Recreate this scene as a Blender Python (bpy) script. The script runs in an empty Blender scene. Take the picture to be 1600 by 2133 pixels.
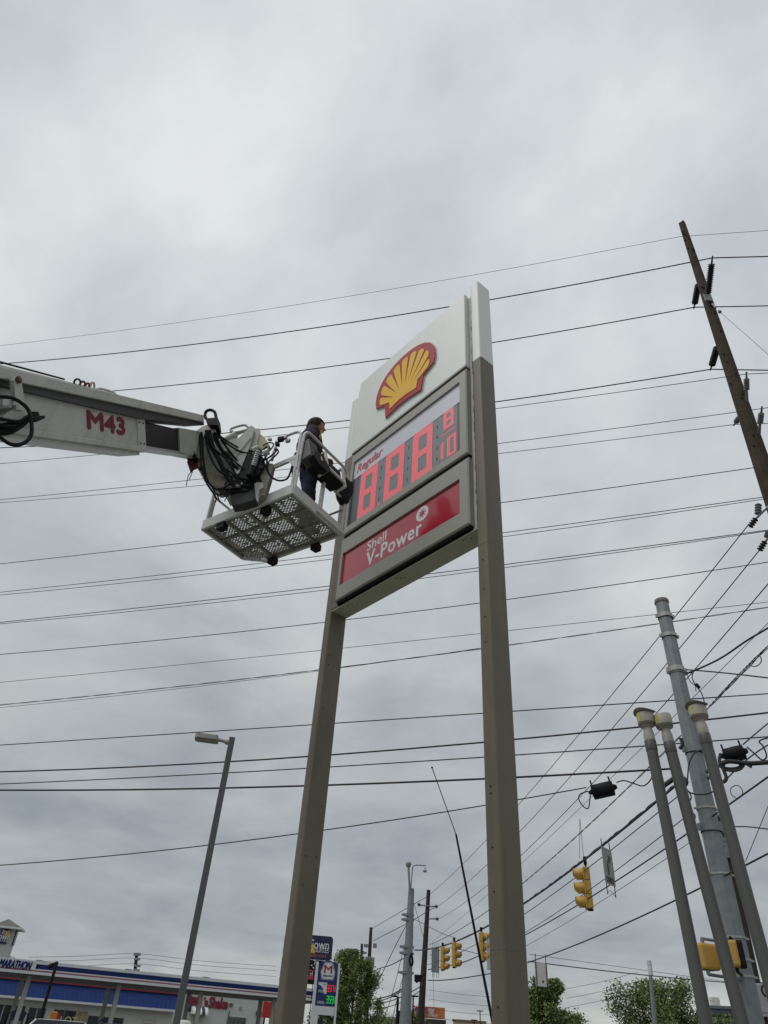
import bpy, bmesh, math, random
from mathutils import Vector, Matrix
random.seed(7)
S = bpy.context.scene
COL = S.collection
# ------------------------------------------------------------ camera
FPX, CX, CY, CAMH = 1440.0, 800.0, 1066.5, 1.6        # photograph is 1600 x 2133 pixels
_U = Vector((940 - CX, 786 + CY, -FPX)).normalized()   # direction of the zenith in the lens frame
_f = Vector((0, 0, -1))
_Y = (_f - _f.dot(_U) * _U).normalized()
_X = _Y.cross(_U)
ROT = Matrix((_X, _Y, _U))
camd = bpy.data.cameras.new('camera')
cam = bpy.data.objects.new('camera', camd)
COL.objects.link(cam)
camd.sensor_fit = 'HORIZONTAL'; camd.sensor_width = 36.0; camd.lens = 36.0 * FPX / 1600.0
camd.clip_end = 6000; camd.clip_start = 0.05
cam.matrix_world = Matrix.Translation((0, 0, CAMH)) @ ROT.to_4x4()
S.camera = cam
# ------------------------------------------------------------ sky, sun, exposure
SUN_EL, SUN_AZ = math.radians(58), math.radians(-112)      # azimuth from +Y towards +X
w = bpy.data.worlds.new('World'); S.world = w; w.use_nodes = True
nt = w.node_tree; nt.nodes.clear()
N = nt.nodes.new; L = nt.links.new
out = N('ShaderNodeOutputWorld'); bg = N('ShaderNodeBackground')
tc = N('ShaderNodeTexCoord'); sep = N('ShaderNodeSeparateXYZ'); L(tc.outputs['Generated'], sep.inputs[0])
def mth(op, a, b=None, c=None):
    n = N('ShaderNodeMath'); n.operation = op
    for i, v in enumerate((a, b, c)):
        if v is None: continue
        if isinstance(v, (int, float)): n.inputs[i].default_value = v
        else: L(v, n.inputs[i])
    return n.outputs[0]
zc = mth('MAXIMUM', sep.outputs[2], 0.0)
den = mth('ADD', zc, 0.16)
cmb = N('ShaderNodeCombineXYZ')
L(mth('DIVIDE', sep.outputs[0], den), cmb.inputs[0]); L(mth('DIVIDE', sep.outputs[1], den), cmb.inputs[1]); cmb.inputs[2].default_value = 3.7
def noise(scale, det, rough, dist, vec, off):
    mp = N('ShaderNodeMapping'); mp.inputs['Location'].default_value = off; L(vec, mp.inputs[0])
    n = N('ShaderNodeTexNoise'); n.inputs['Scale'].default_value = scale; n.inputs['Detail'].default_value = det
    n.inputs['Roughness'].default_value = rough; n.inputs['Distortion'].default_value = dist; L(mp.outputs[0], n.inputs['Vector'])
    return n.outputs['Fac']
n1 = noise(1.45, 7, 0.54, 0.5, cmb.outputs[0], (2.9, 4.2, 0))
n2 = noise(3.0, 9, 0.58, 0.6, cmb.outputs[0], (7.1, 2.2, 1))
n3 = noise(3.4, 5, 0.5, 0.3, tc.outputs['Generated'], (5.3, 1.7, 2.2))
cl = mth('ADD', mth('ADD', mth('MULTIPLY', n1, 0.46), mth('MULTIPLY', n2, 0.20)), mth('MULTIPLY', n3, 0.34))
rp = N('ShaderNodeValToRGB'); L(cl, rp.inputs[0])
e = rp.color_ramp.elements
e[0].position = 0.37; e[0].color = (0.635, 0.695, 0.755, 1)
e[1].position = 0.63; e[1].color = (1.10, 1.145, 1.13, 1)
m_ = e.new(0.46); m_.color = (0.785, 0.84, 0.89, 1)
m_ = e.new(0.545); m_.color = (0.94, 0.995, 1.01, 1)
# an overcast sky is darker towards the horizon
gr = N('ShaderNodeValToRGB'); L(zc, gr.inputs[0]); g = gr.color_ramp.elements
g[0].position = 0.0; g[0].color = (0.55, 0.545, 0.515, 1)
g[1].position = 1.0; g[1].color = (0.75, 0.75, 0.75, 1)
for p_, c_ in ((0.045, (0.53, 0.53, 0.51)), (0.10, (0.415, 0.425, 0.44)), (0.30, (0.485, 0.49, 0.495)), (0.50, (0.60, 0.605, 0.605)), (0.75, (0.70, 0.70, 0.705))):
    m_ = g.new(p_); m_.color = c_ + (1,)
mul = N('ShaderNodeMix'); mul.data_type = 'RGBA'; mul.blend_type = 'MULTIPLY'; mul.inputs[0].default_value = 1.0
L(rp.outputs[0], mul.inputs[6]); L(gr.outputs[0], mul.inputs[7])
sky = N('ShaderNodeTexSky'); sky.sky_type = 'NISHITA'; sky.sun_disc = False
sky.sun_elevation = SUN_EL; sky.sun_rotation = SUN_AZ
sc = N('ShaderNodeVectorMath'); sc.operation = 'SCALE'; sc.inputs['Scale'].default_value = 0.1; L(sky.outputs[0], sc.inputs[0])
mx = N('ShaderNodeMix'); mx.data_type = 'RGBA'; mx.inputs[0].default_value = 0.96
L(sc.outputs[0], mx.inputs[6]); L(mul.outputs[2], mx.inputs[7])
L(mx.outputs[2], bg.inputs[0]); bg.inputs[1].default_value = 1.0
L(bg.outputs[0], out.inputs[0])
sd = bpy.data.lights.new('sun', 'SUN'); sd.energy = 1.1; sd.angle = math.radians(40); sd.color = (1, 0.975, 0.94)
so = bpy.data.objects.new('sun', sd); COL.objects.link(so)
sdir = Vector((math.sin(SUN_AZ) * math.cos(SUN_EL), math.cos(SUN_AZ) * math.cos(SUN_EL), math.sin(SUN_EL)))
so.rotation_euler = sdir.to_track_quat('Z', 'Y').to_euler()
S.view_settings.view_transform = 'Standard'; S.view_settings.look = 'None'
S.view_settings.exposure = 0.0; S.view_settings.gamma = 1.0; S.view_settings.use_curve_mapping = False
# ------------------------------------------------------------ pixel helpers (surveying the photograph)
def ray(x, y): return (ROT @ Vector((x - CX, CY - y, -FPX))).normalized()
ORI = Vector((0, 0, CAMH))
def at(x, y, D):
    d = ray(x, y); return ORI + d * (D / math.hypot(d.x, d.y))
def onp(x, y, p0, n):
    d = ray(x, y); return ORI + d * ((Vector(p0) - ORI).dot(n) / d.dot(n))
def pol(az, D, z=0.0):
    r = math.radians(az); return Vector((D * math.sin(r), D * math.cos(r), z))
def vec(a): r = math.radians(a); return Vector((math.cos(r), math.sin(r), 0))
ZUP = Vector((0, 0, 1))
# ------------------------------------------------------------ materials
MATS = {}
def mat(name, col, rough=0.6, metal=0.0, var=0.12, scale=3.0, bump=0.0, streak=0.0, emit=None, es=0.0, coat=0.0, dirt=None, dirtamt=0.0, spec=0.5, alpha=1.0, trans=0.0, bscale=None):
    if name in MATS: return MATS[name]
    m = bpy.data.materials.new(name); m.use_nodes = True; t = m.node_tree; b = t.nodes['Principled BSDF']
    b.inputs['Roughness'].default_value = rough; b.inputs['Metallic'].default_value = metal
    b.inputs['Specular IOR Level'].default_value = spec
    if coat: b.inputs['Coat Weight'].default_value = coat; b.inputs['Coat Roughness'].default_value = 0.06
    if trans: b.inputs['Transmission Weight'].default_value = trans
    tcx = t.nodes.new('ShaderNodeTexCoord')
    src = tcx.outputs['Object']
    cur = None
    base = tuple(col) + (1,)
    nz = t.nodes.new('ShaderNodeTexNoise'); nz.inputs['Scale'].default_value = scale; nz.inputs['Detail'].default_value = 6; nz.inputs['Roughness'].default_value = 0.6
    t.links.new(src, nz.inputs['Vector'])
    mr = t.nodes.new('ShaderNodeMapRange'); mr.inputs[1].default_value = 0.25; mr.inputs[2].default_value = 0.75; mr.inputs[3].default_value = 1 - var; mr.inputs[4].default_value = 1 + var * 0.6
    t.links.new(nz.outputs['Fac'], mr.inputs[0])
    mm = t.nodes.new('ShaderNodeVectorMath'); mm.operation = 'SCALE'; mm.inputs[0].default_value = col; t.links.new(mr.outputs[0], mm.inputs['Scale'])
    cur = mm.outputs[0]
    if streak or dirt:
        mp = t.nodes.new('ShaderNodeMapping'); mp.inputs['Scale'].default_value = (9, 9, 0.7); t.links.new(src, mp.inputs[0])
        n2 = t.nodes.new('ShaderNodeTexNoise'); n2.inputs['Scale'].default_value = 1.6; n2.inputs['Detail'].default_value = 7; n2.inputs['Roughness'].default_value = 0.65; t.links.new(mp.outputs[0], n2.inputs['Vector'])
        r2 = t.nodes.new('ShaderNodeMapRange'); r2.inputs[1].default_value = 0.5; r2.inputs[2].default_value = 0.78; r2.inputs[3].default_value = 0; r2.inputs[4].default_value = max(streak, dirtamt); t.links.new(n2.outputs['Fac'], r2.inputs[0])
        mixn = t.nodes.new('ShaderNodeMix'); mixn.data_type = 'RGBA'; t.links.new(r2.outputs[0], mixn.inputs[0]); t.links.new(cur, mixn.inputs[6])
        mixn.inputs[7].default_value = (tuple(dirt) if dirt else tuple(c * 0.45 for c in col)) + (1,)
        cur = mixn.outputs[2]
    t.links.new(cur, b.inputs['Base Color'])
    rr = t.nodes.new('ShaderNodeMapRange'); rr.inputs[3].default_value = max(0.02, rough - 0.08); rr.inputs[4].default_value = min(1, rough + 0.12); t.links.new(nz.outputs['Fac'], rr.inputs[0]); t.links.new(rr.outputs[0], b.inputs['Roughness'])
    if bump:
        n3 = t.nodes.new('ShaderNodeTexNoise'); n3.inputs['Scale'].default_value = bscale or scale * 6; n3.inputs['Detail'].default_value = 5; t.links.new(src, n3.inputs['Vector'])
        bp = t.nodes.new('ShaderNodeBump'); bp.inputs['Strength'].default_value = bump; bp.inputs['Distance'].default_value = 0.02; t.links.new(n3.outputs['Fac'], bp.inputs['Height']); t.links.new(bp.outputs[0], b.inputs['Normal'])
    if emit: b.inputs['Emission Color'].default_value = tuple(emit) + (1,); b.inputs['Emission Strength'].default_value = es
    MATS[name] = m; return m
# ------------------------------------------------------------ mesh builder
ORG = {}
def frame(o, x, y, z):
    m = Matrix.Identity(4)
    for i, v in enumerate((x, y, z)):
        for k in range(3): m[k][i] = v[k]
    for k in range(3): m[k][3] = o[k]
    return m
class MB:
    def __init__(s, M=None): s.v = []; s.f = []; s.m = []; s.M = M or Matrix.Identity(4); s.mi = 0; s.sm = []
    def add(s, vs, fs, smooth=False):
        b = len(s.v); s.v += [s.M @ Vector(p) for p in vs]
        for f in fs: s.f.append(tuple(b + i for i in f)); s.m.append(s.mi); s.sm.append(smooth)
        return s
    def box(s, c, d, ch=0.0):
        x, y, z = c; a, b_, e_ = d[0] / 2, d[1] / 2, d[2] / 2
        if ch <= 0:
            vs = [(x + i * a, y + j * b_, z + k * e_) for k in (-1, 1) for j in (-1, 1) for i in (-1, 1)]
            return s.add(vs, [(0, 2, 3, 1), (4, 5, 7, 6), (0, 1, 5, 4), (2, 6, 7, 3), (0, 4, 6, 2), (1, 3, 7, 5)])
        ch = min(ch, a * .9, b_ * .9, e_ * .9)
        bm = bmesh.new(); bmesh.ops.create_cube(bm, size=1)
        for vv in bm.verts: vv.co = Vector((x + vv.co.x * 2 * a, y + vv.co.y * 2 * b_, z + vv.co.z * 2 * e_))
        bmesh.ops.bevel(bm, geom=bm.edges[:], offset=ch, segments=2, affect='EDGES', profile=0.5)
        bm.verts.index_update()
        s.add([q.co.copy() for q in bm.verts], [[q.index for q in f.verts] for f in bm.faces]); bm.free(); return s
    def prism(s, poly, z0, z1):
        n = len(poly); vs = [(p[0], p[1], z0) for p in poly] + [(p[0], p[1], z1) for p in poly]
        fs = [tuple(range(n - 1, -1, -1)), tuple(range(n, 2 * n))] + [(i, (i + 1) % n, n + (i + 1) % n, n + i) for i in range(n)]
        return s.add(vs, fs)
    def tube(s, pts, r, n=8, caps=True, smooth=True):
        pts = [Vector(p) for p in pts]; k = len(pts)
        rs = r if isinstance(r, (list, tuple)) else [r] * k
        vs = []; up = None
        for i in range(k):
            t = (pts[min(i + 1, k - 1)] - pts[max(i - 1, 0)])
            if t.length < 1e-9: t = Vector((0, 0, 1))
            t.normalize()
            if up is None:
                up = Vector((0, 0, 1)) if abs(t.z) < 0.9 else Vector((1, 0, 0))
            a = t.cross(up)
            if a.length < 1e-6: a = t.orthogonal()
            a.normalize(); up = a.cross(t).normalized()
            for j in range(n):
                q = 2 * math.pi * (j + .5) / n; vs.append(pts[i] + (a * math.cos(q) + up * math.sin(q)) * rs[i])
        fs = [(i * n + j, i * n + (j + 1) % n, (i + 1) * n + (j + 1) % n, (i + 1) * n + j) for i in range(k - 1) for j in range(n)]
        s.add(vs, fs, smooth)
        if caps: s.add([vs[j] for j in range(n)], [tuple(range(n - 1, -1, -1))]); s.add([vs[(k - 1) * n + j] for j in range(n)], [tuple(range(n))])
        return s
    def lathe(s, prof, n=16, smooth=True):   # profile of (radius, z) about local Z
        vs = [(r * math.cos(2 * math.pi * j / n), r * math.sin(2 * math.pi * j / n), z) for r, z in prof for j in range(n)]
        fs = [(i * n + j, i * n + (j + 1) % n, (i + 1) * n + (j + 1) % n, (i + 1) * n + j) for i in range(len(prof) - 1) for j in range(n)]
        s.add(vs, fs, smooth)
        if prof[0][0] > 1e-4: s.add(vs[:n], [tuple(range(n - 1, -1, -1))])
        if prof[-1][0] > 1e-4: s.add(vs[-n:], [tuple(range(n))])
        return s
    def build(s, name, material, parent=None, kind=None, label=None):
        org = ORG.get(parent.name, Vector((0, 0, 0))) if parent else Vector((0, 0, 0))
        me = bpy.data.meshes.new(name)
        me.from_pydata([tuple(v - org) for v in s.v], [], s.f)
        ml = material if isinstance(material, (list, tuple)) else [material]
        for q in ml: me.materials.append(q)
        me.polygons.foreach_set('material_index', s.m); me.polygons.foreach_set('use_smooth', s.sm); me.update()
        o = bpy.data.objects.new(name, me); COL.objects.link(o)
        if parent: o.parent = parent
        ORG[o.name] = org
        if kind: o['kind'] = kind
        if label: o['label'] = label
        return o
def tag(o, label, cat, group=None):
    o['label'] = label; o['category'] = cat
    if group: o['group'] = group
    return o
def thing(name, label, cat, loc=(0, 0, 0), group=None):
    o = bpy.data.objects.new(name, None); COL.objects.link(o); o.location = loc; o.empty_display_size = 0.3
    ORG[o.name] = Vector(loc); return tag(o, label, cat, group)
def single(mb, name, material, label, cat, loc=None, group=None):
    """one-mesh thing with its origin at loc"""
    o = mb.build(name, material)
    if loc is not None:
        d = Vector(loc); o.data.transform(Matrix.Translation(-d)); o.location = d
    return tag(o, label, cat, group)
def copy_tree(o, parent=None):
    c = o.copy(); COL.objects.link(c); c.parent = parent
    for ch in list(o.children): copy_tree(ch, c)
    return c
def text_mb(body, M, w=None, h=None, depth=0.01, shear=0.0, bold=0.0, align='C', spacing=1.0):
    """lettering as geometry; fitted to a width and/or height, in the frame M (x right, y up, z out)"""
    cu = bpy.data.curves.new('t', 'FONT'); cu.body = body; cu.size = 1; cu.shear = shear; cu.space_character = spacing
    cu.resolution_u = 3
    o = bpy.data.objects.new('t', cu); COL.objects.link(o)
    bpy.context.view_layer.update()
    me = bpy.data.meshes.new_from_object(o.evaluated_get(bpy.context.evaluated_depsgraph_get()))
    bpy.data.objects.remove(o); bpy.data.curves.remove(cu)
    xs = [q.co.x for q in me.vertices]; ys = [q.co.y for q in me.vertices]
    x0, x1, y0, y1 = min(xs), max(xs), min(ys), max(ys)
    sx = (w / (x1 - x0)) if w else None; sy = (h / (y1 - y0)) if h else None
    sx = sx or sy; sy = sy or sx
    ox = {'C': (x0 + x1) / 2, 'L': x0, 'R': x1}[align]; oy = (y0 + y1) / 2
    bm = bmesh.new(); bm.from_mesh(me); bpy.data.meshes.remove(me)
    bmesh.ops.remove_doubles(bm, verts=bm.verts[:], dist=1e-5)
    if depth > 0:
        r = bmesh.ops.extrude_face_region(bm, geom=bm.faces[:])
        for q in r['geom']:
            if isinstance(q, bmesh.types.BMVert): q.co.z += 1.0
    bm.verts.index_update()
    mb = MB(M); hh_ = (y1 - y0) * sy; b_ = bold * hh_
    # heavier strokes: the same glyphs again, shifted a little, each a hair above the last
    for k, (dx, dy) in enumerate(((0, 0), (-b_, 0), (b_, 0), (0, b_), (0, -b_)) if bold else ((0, 0),)):
        e_ = 1 + 0.06 * k
        mb.add([((q.co.x - ox) * sx + dx, (q.co.y - oy) * sy + dy, q.co.z * depth * e_) for q in bm.verts], [[q.index for q in f.verts] for f in bm.faces])
    bm.free(); return mb
def bez(p, n=10):
    """smooth curve through points (Catmull-Rom)"""
    p = [Vector(q) for q in p]
    if len(p) < 3: return p
    q = [p[0] * 2 - p[1]] + p + [p[-1] * 2 - p[-2]]; o = []
    for i in range(1, len(q) - 2):
        for k in range(n):
            t = k / n; a, b, c, d = q[i - 1], q[i], q[i + 1], q[i + 2]
            o.append(0.5 * ((2 * b) + (c - a) * t + (2 * a - 5 * b + 4 * c - d) * t * t + (3 * b - a - 3 * c + d) * t ** 3))
    o.append(p[-1]); return o
def rrect(w, h, r, n=4, cx=0, cy=0):
    o = []
    for (sx, sy, a0) in ((1, 1, 0), (-1, 1, 90), (-1, -1, 180), (1, -1, 270)):
        for k in range(n + 1):
            a = math.radians(a0 + 90 * k / n); o.append((cx + sx * (w / 2 - r) + r * math.cos(a), cy + sy * (h / 2 - r) + r * math.sin(a)))
    return o
# ------------------------------------------------------------ shared materials
M_post = mat('taupe_paint', (0.150, 0.130, 0.092), 0.5, var=0.18, scale=1.6, streak=0.35, dirt=(.07, .06, .042), spec=0.4)
M_frame = mat('grey_beige_paint', (0.30, 0.288, 0.248), 0.42, var=0.08, scale=1.5, streak=0.15)
M_white = mat('sign_white', (0.74, 0.76, 0.73), 0.35, var=0.05, scale=0.8, streak=0.10, dirt=(0.5, 0.5, 0.44))
M_alum = mat('worn_white_aluminium', (0.66, 0.65, 0.61), 0.5, var=0.2, scale=4, dirt=(0.22, 0.2, 0.17), dirtamt=0.7)
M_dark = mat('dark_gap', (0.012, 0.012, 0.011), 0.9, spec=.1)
M_black = mat('black_plastic', (0.009, 0.009, 0.011), 0.6, var=0.2, spec=.22)
M_rubber = mat('black_rubber', (0.010, 0.010, 0.012), 0.65, var=0.2, spec=.22)
M_red = mat('sign_red_acrylic', (0.42, 0.010, 0.034), 0.16, var=0.06, scale=1.5, coat=0.5)
M_white_l = mat('white_vinyl', (0.72, 0.72, 0.72), 0.4, var=0.03)
M_shellred = mat('emblem_red', (0.40, 0.012, 0.028), 0.45, var=0.05, spec=.25)
M_shellyel = mat('emblem_yellow', (0.86, 0.49, 0.02), 0.45, var=0.06, spec=.25)
M_band = mat('display_white_band', (0.62, 0.62, 0.70), 0.35, var=0.03)
M_ledbg = mat('display_grey_board', (0.20, 0.212, 0.23), 0.45, var=0.12, scale=6)
M_ledbg2 = mat('display_dark_edge', (0.085, 0.088, 0.10), 0.4, var=0.06)
M_regred = mat('lettering_red', (0.45, 0.05, 0.06), 0.4, var=0.04)
def led_mat(name, c, es, pitch=0.023, off=(0.05, 0.004, 0.006)):
    m = bpy.data.materials.new(name); m.use_nodes = True; t = m.node_tree; b = t.nodes['Principled BSDF']
    b.inputs['Base Color'].default_value = (0.36, 0.13, 0.14, 1); b.inputs['Roughness'].default_value = 0.4
    tcn = t.nodes.new('ShaderNodeTexCoord'); vt = t.nodes.new('ShaderNodeTexVoronoi'); vt.inputs['Scale'].default_value = 1 / pitch; vt.inputs['Randomness'].default_value = 0.0
    t.links.new(tcn.outputs['UV'], vt.inputs['Vector'])
    mr = t.nodes.new('ShaderNodeMapRange'); mr.inputs[1].default_value = 0.30; mr.inputs[2].default_value = 0.55; mr.inputs[3].default_value = es; mr.inputs[4].default_value = es * 0.05
    t.links.new(vt.outputs['Distance'], mr.inputs[0])
    b.inputs['Emission Color'].default_value = tuple(c) + (1,); t.links.new(mr.outputs[0], b.inputs['Emission Strength']); return m
M_led = led_mat('lit_red_diodes', (1.0, 0.075, 0.10), 0.56, 0.034)
# ------------------------------------------------------------ ground and roads
ROADA = vec(-17)
gm = mat('verge_grass', (0.07, 0.10, 0.035), 0.95, var=0.4, scale=0.4, bump=0.4)
asph = mat('asphalt', (0.055, 0.055, 0.057), 0.9, var=0.3, scale=2.5, bump=0.3)
conc = mat('concrete_lot', (0.21, 0.205, 0.185), 0.9, var=0.2, scale=0.6, bump=0.2)
kerbm = mat('kerb_concrete', (0.38, 0.37, 0.34), 0.9, var=0.2)
paintm = mat('road_paint', (0.7, 0.7, 0.66), 0.7, var=0.2, scale=6)
paint_y = mat('road_paint_yellow', (0.62, 0.42, 0.06), 0.7, var=0.2, scale=6)
def sheet(name, c, ax, l, wd, z, m):
    ay = Vector((-ax.y, ax.x, 0)); c = Vector(c)
    mb = MB(frame(Vector((c.x, c.y, z)), ax, ay, ZUP)); mb.add([(-l / 2, -wd / 2, 0), (l / 2, -wd / 2, 0), (l / 2, wd / 2, 0), (-l / 2, wd / 2, 0)], [(0, 1, 2, 3)])
    o = mb.build(name, m); o['kind'] = 'structure'; return o
sheet('ground', (0, 300, 0), Vector((1, 0, 0)), 3600, 3600, 0.0, gm)
sheet('station_forecourt', Vector((-2, -3, 0)), ROADA, 60, 26, 0.10, conc)
RC = Vector((3.2, 29.5, 0)); RN = Vector((-ROADA.y, ROADA.x, 0))
sheet('main_road', RC, ROADA, 900, 22, 0.008, asph)
CRD = (pol(3.92, 50) - pol(25.75, 13)).normalized()
sheet('cross_road', Vector((14, 60, 0)), CRD, 700, 14, 0.004, asph)
sheet('neighbour_forecourt', Vector((-24, 76, 0)), vec(20), 90, 44, 0.012, conc)
sheet('pavement', RC - RN * 12.4, ROADA, 900, 2.4, 0.12, kerbm)
for i, (off) in enumerate((-11.1, 11.1)):
    c = RC + RN * off
    mb = MB(frame(c, ROADA, RN, ZUP)); mb.box((0, 0, 0.065), (900, 0.16, 0.13)); o = mb.build('kerb', kerbm); o['kind'] = 'structure'
for k in range(-30, 31):
    pass
mb = MB(frame(RC, ROADA, RN, ZUP))
for off in (-6.6, -3.3, 3.3, 6.6):
    for k in range(-14, 15): mb.box((k * 9, off, 0.0145), (3, 0.12, 0.005))
o = mb.build('lane_marking', paintm); o['kind'] = 'structure'
mb = MB(frame(RC, ROADA, RN, ZUP))
for off in (-0.15, 0.15): mb.box((0, off, 0.0145), (400, 0.1, 0.005))
o = mb.build('centre_line', paint_y); o['kind'] = 'structure'
# ------------------------------------------------------------ the tall price sign
SA = -51.8
st = vec(SA); sn = Vector((st.y, -st.x, 0))
SE = pol(-4.24, 8.4)
SF = frame(SE, st, ZUP, sn)      # x along the face, y up, z out of the face
def s_of(az):
    d = pol(az, 1); k = SE.dot(sn) / d.dot(sn); return (d * k - SE).dot(st)
sL0, sR0, sR1 = s_of(-4.79), s_of(9.6), s_of(10.72)
sign = thing('price_sign', 'tall two-post fuel price sign with scallop emblem and red lit digits', 'sign', SE + st * 1.4)
PD, PT = 0.275, 10.93
def post(s0, s1):
    poly = rrect(s1 - s0, PD, 0.03, 5, (s0 + s1) / 2, -PD / 2)     # plan: x along the face, y = depth
    Mp = frame(SE, st, sn, ZUP)
    return Mp, poly
for (a, b_, PT) in ((sL0, 0.0, 10.56), (sR0, sR1, 10.93)):
    Mp, poly = post(a, b_)
    mb = MB(Mp); n = len(poly); zs = [0.0, 0.3, 3.2, 6.3, 9.17]
    Mi = []
    for z0, z1 in ((0.0, 3.02), (3.02, 9.17)):
        vs = [(p[0], p[1], z) for z in (z0, z1) for p in poly]
        mb.add(vs, [(i, (i + 1) % n, n + (i + 1) % n, n + i) for i in range(n)], True)
    pobj = mb.build('post', M_post, sign)
    mw = MB(Mp); vs = [(p[0], p[1], z) for z in (9.17, PT) for p in poly]
    mw.add(vs, [(i, (i + 1) % n, n + (i + 1) % n, n + i) for i in range(n)], True); mw.add(vs[n:], [tuple(range(n))])
    mw.build('post_cap_sleeve', M_white, pobj)
    for zz in (2.25, 6.05):
        sm_ = MB(Mp); sm_.prism([(p[0] + (p[0] - (a + b_) / 2) * .012, p[1] + (p[1] + PD / 2) * .012) for p in poly], zz, zz + .006); sm_.build('seam', M_post, pobj)
    bf = MB(Mp); bf.box(((a + b_) / 2, -PD / 2, 0.16), (0.42, 0.52, 0.03)); bf.build('base_plate', M_post, pobj)
    rv = MB(Mp)
    rnd = random.Random(int(a * 100) + 5)
    for k in range(9):
        z = rnd.uniform(1.8, 6.1); q = rnd.choice((-0.06, -0.2)); xx = b_ + 0.001 if a < 1 else a + (b_ - a) * 0.5
        if a < 1: rv.box((xx, q, z), (0.006, 0.012, 0.012))
        else: rv.box((xx, 0.001, z), (0.012, 0.006, 0.012))
    rv.build('screw_heads', M_dark, pobj, 'stuff')
body = MB(SF); body.box(((0.004 + sR0 - 0.004) / 2, (6.315 + 10.75) / 2, -0.14), (sR0 - 0.008, 10.75 - 6.315, 0.22)); body = body.build('cabinet', M_alum, sign)
M_soff = mat('olive_soffit', (0.42, 0.42, 0.32), 0.6, var=0.12)
sf_ = MB(SF); sf_.box((sR0 / 2, 6.306, -0.137), (sR0 - 0.01, 0.014, 0.262)); sf_ = sf_.build('soffit_panel', M_soff, sign)
sc_ = MB(SF)
for k, q in enumerate((0.30, 0.36, 0.43, 1.28, 1.33, 1.38, 2.45, 2.55)): sc_.box((q, 6.297, -0.06 - 0.03 * (k % 3)), (0.012, 0.006, 0.012))
sc_.build('screw_heads', M_dark, sf_, 'stuff')
def frame_panel(s0, s1, z0, z1, w0, w1, v0, v1, name):
    """retainer frame with an opening (w0,w1,v0,v1)"""
    mb = MB(SF); zf, zi, zb = 0.06, 0.045, -0.03; b = 0.018
    O0 = [(s0, z0), (s1, z0), (s1, z1), (s0, z1)]; O1 = [(s0 + b, z0 + b), (s1 - b, z0 + b), (s1 - b, z1 - b), (s0 + b, z1 - b)]
    I = [(w0, v0), (w1, v0), (w1, v1), (w0, v1)]
    vs = [(x, y, zb) for x, y in O0] + [(x, y, zi) for x, y in O0] + [(x, y, zf) for x, y in O1] + [(x, y, zf) for x, y in I] + [(x, y, zf - 0.03) for x, y in I]
    fs = []
    for r in range(4):
        for i in range(4): j = (i + 1) % 4; fs.append((r * 4 + i, r * 4 + j, r * 4 + 4 + j, r * 4 + 4 + i))
    fs.append((3, 2, 1, 0)); mb.add(vs, fs)
    return mb.build(name, M_frame, sign)
# upper white panel with the scallop emblem
wp = MB(SF); wp.box(((0.14 + 2.648) / 2, (9.125 + 10.79) / 2, 0.014), (2.508, 1.665, 0.088), 0.016); wp = wp.build('emblem_panel', M_white, sign)
lip = MB(SF); lip.box((1.394, 9.108, 0.0), (2.52, 0.03, 0.13)); lip.build('retainer_lip', M_frame, wp)
EMB = SF @ Matrix.Translation((1.375, 9.295, 0.0))
def dome(i, n, ins): a = math.pi * i / n; return ((0.685 - ins) * math.cos(a), 0.52 + (0.65 - ins) * max(0, math.sin(a)) ** 0.78)
def pecten(ins):
    top = [dome(i, 36, ins) for i in range(37)]
    return [(0.66 - ins, 0.40 + ins * 0.6)] + top + [(-0.66 + ins, 0.40 + ins * 0.6), (-0.44 + ins * .8, 0.29 + ins * 0.6), (-0.40 + ins * .6, 0.0 + ins), (-0.10, 0.045 + ins), (0.10, 0.045 + ins), (0.40 - ins * .6, 0.0 + ins), (0.44 - ins * .8, 0.29 + ins * 0.6)]
mb = MB(EMB); mb.prism(pecten(-0.012), 0.058, 0.075); em = mb.build('scallop_emblem', mat('emblem_white_edge', (0.62, 0.6, 0.55), 0.4), wp)
mb = MB(EMB); mb.prism(pecten(0.0), 0.0752, 0.092); mb.build('red_border', M_shellred, em)
# yellow fan: lobes fanning out from the foot
hub = Vector((0, 0.13)); INS = 0.115
angs = [24, 40, 56, 70, 83.5, 96.5, 110, 124, 140, 156]
def rim(ang):
    c, s_ = math.cos(math.radians(ang)), math.sin(math.radians(ang)); r = 0.05
    while r < 2:
        x, y = hub.x + c * r, hub.y + s_ * r
        inside = abs(x) <= 0.685 - INS and (y <= 0.52 or y <= 0.52 + (0.65 - INS) * max(0.0, 1 - (x / (0.685 - INS)) ** 2) ** 0.39)
        if not inside: break
        r += 0.004
    return r
for i in range(9):
    a0, a1 = angs[i], angs[i + 1]; gap = 1.9
    pts = []
    inner = 0.30 if 1 < i < 7 else 0.26
    b0 = a0 + (gap if i else 1); b1 = a1 - (gap if i < 8 else 1)
    K = 6
    for k in range(K + 1):
        u = k / K; a = b0 + (b1 - b0) * u; r = rim(a) - 0.035 * (2 * u - 1) ** 4
        pts.append((hub.x + r * math.cos(math.radians(a)), hub.y + r * math.sin(math.radians(a))))
    mid0, mid1 = a1 - 0.3, a0 + 0.3
    for a in (mid0, mid1): pts.append((hub.x + inner * math.cos(math.radians(a)), hub.y + inner * math.sin(math.radians(a))))
    mb = MB(EMB); mb.prism(pts, 0.0922, 0.100); mb.build('yellow_rib', M_shellyel, em)
foot = [(-0.30, 0.115), (-0.08, 0.155), (0.08, 0.155), (0.30, 0.115), (0.325, 0.31)] + [(hub.x + 0.31 * math.cos(math.radians(a)), hub.y + 0.31 * math.sin(math.radians(a))) for a in range(38, 143, 10)] + [(-0.325, 0.31)]
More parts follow.
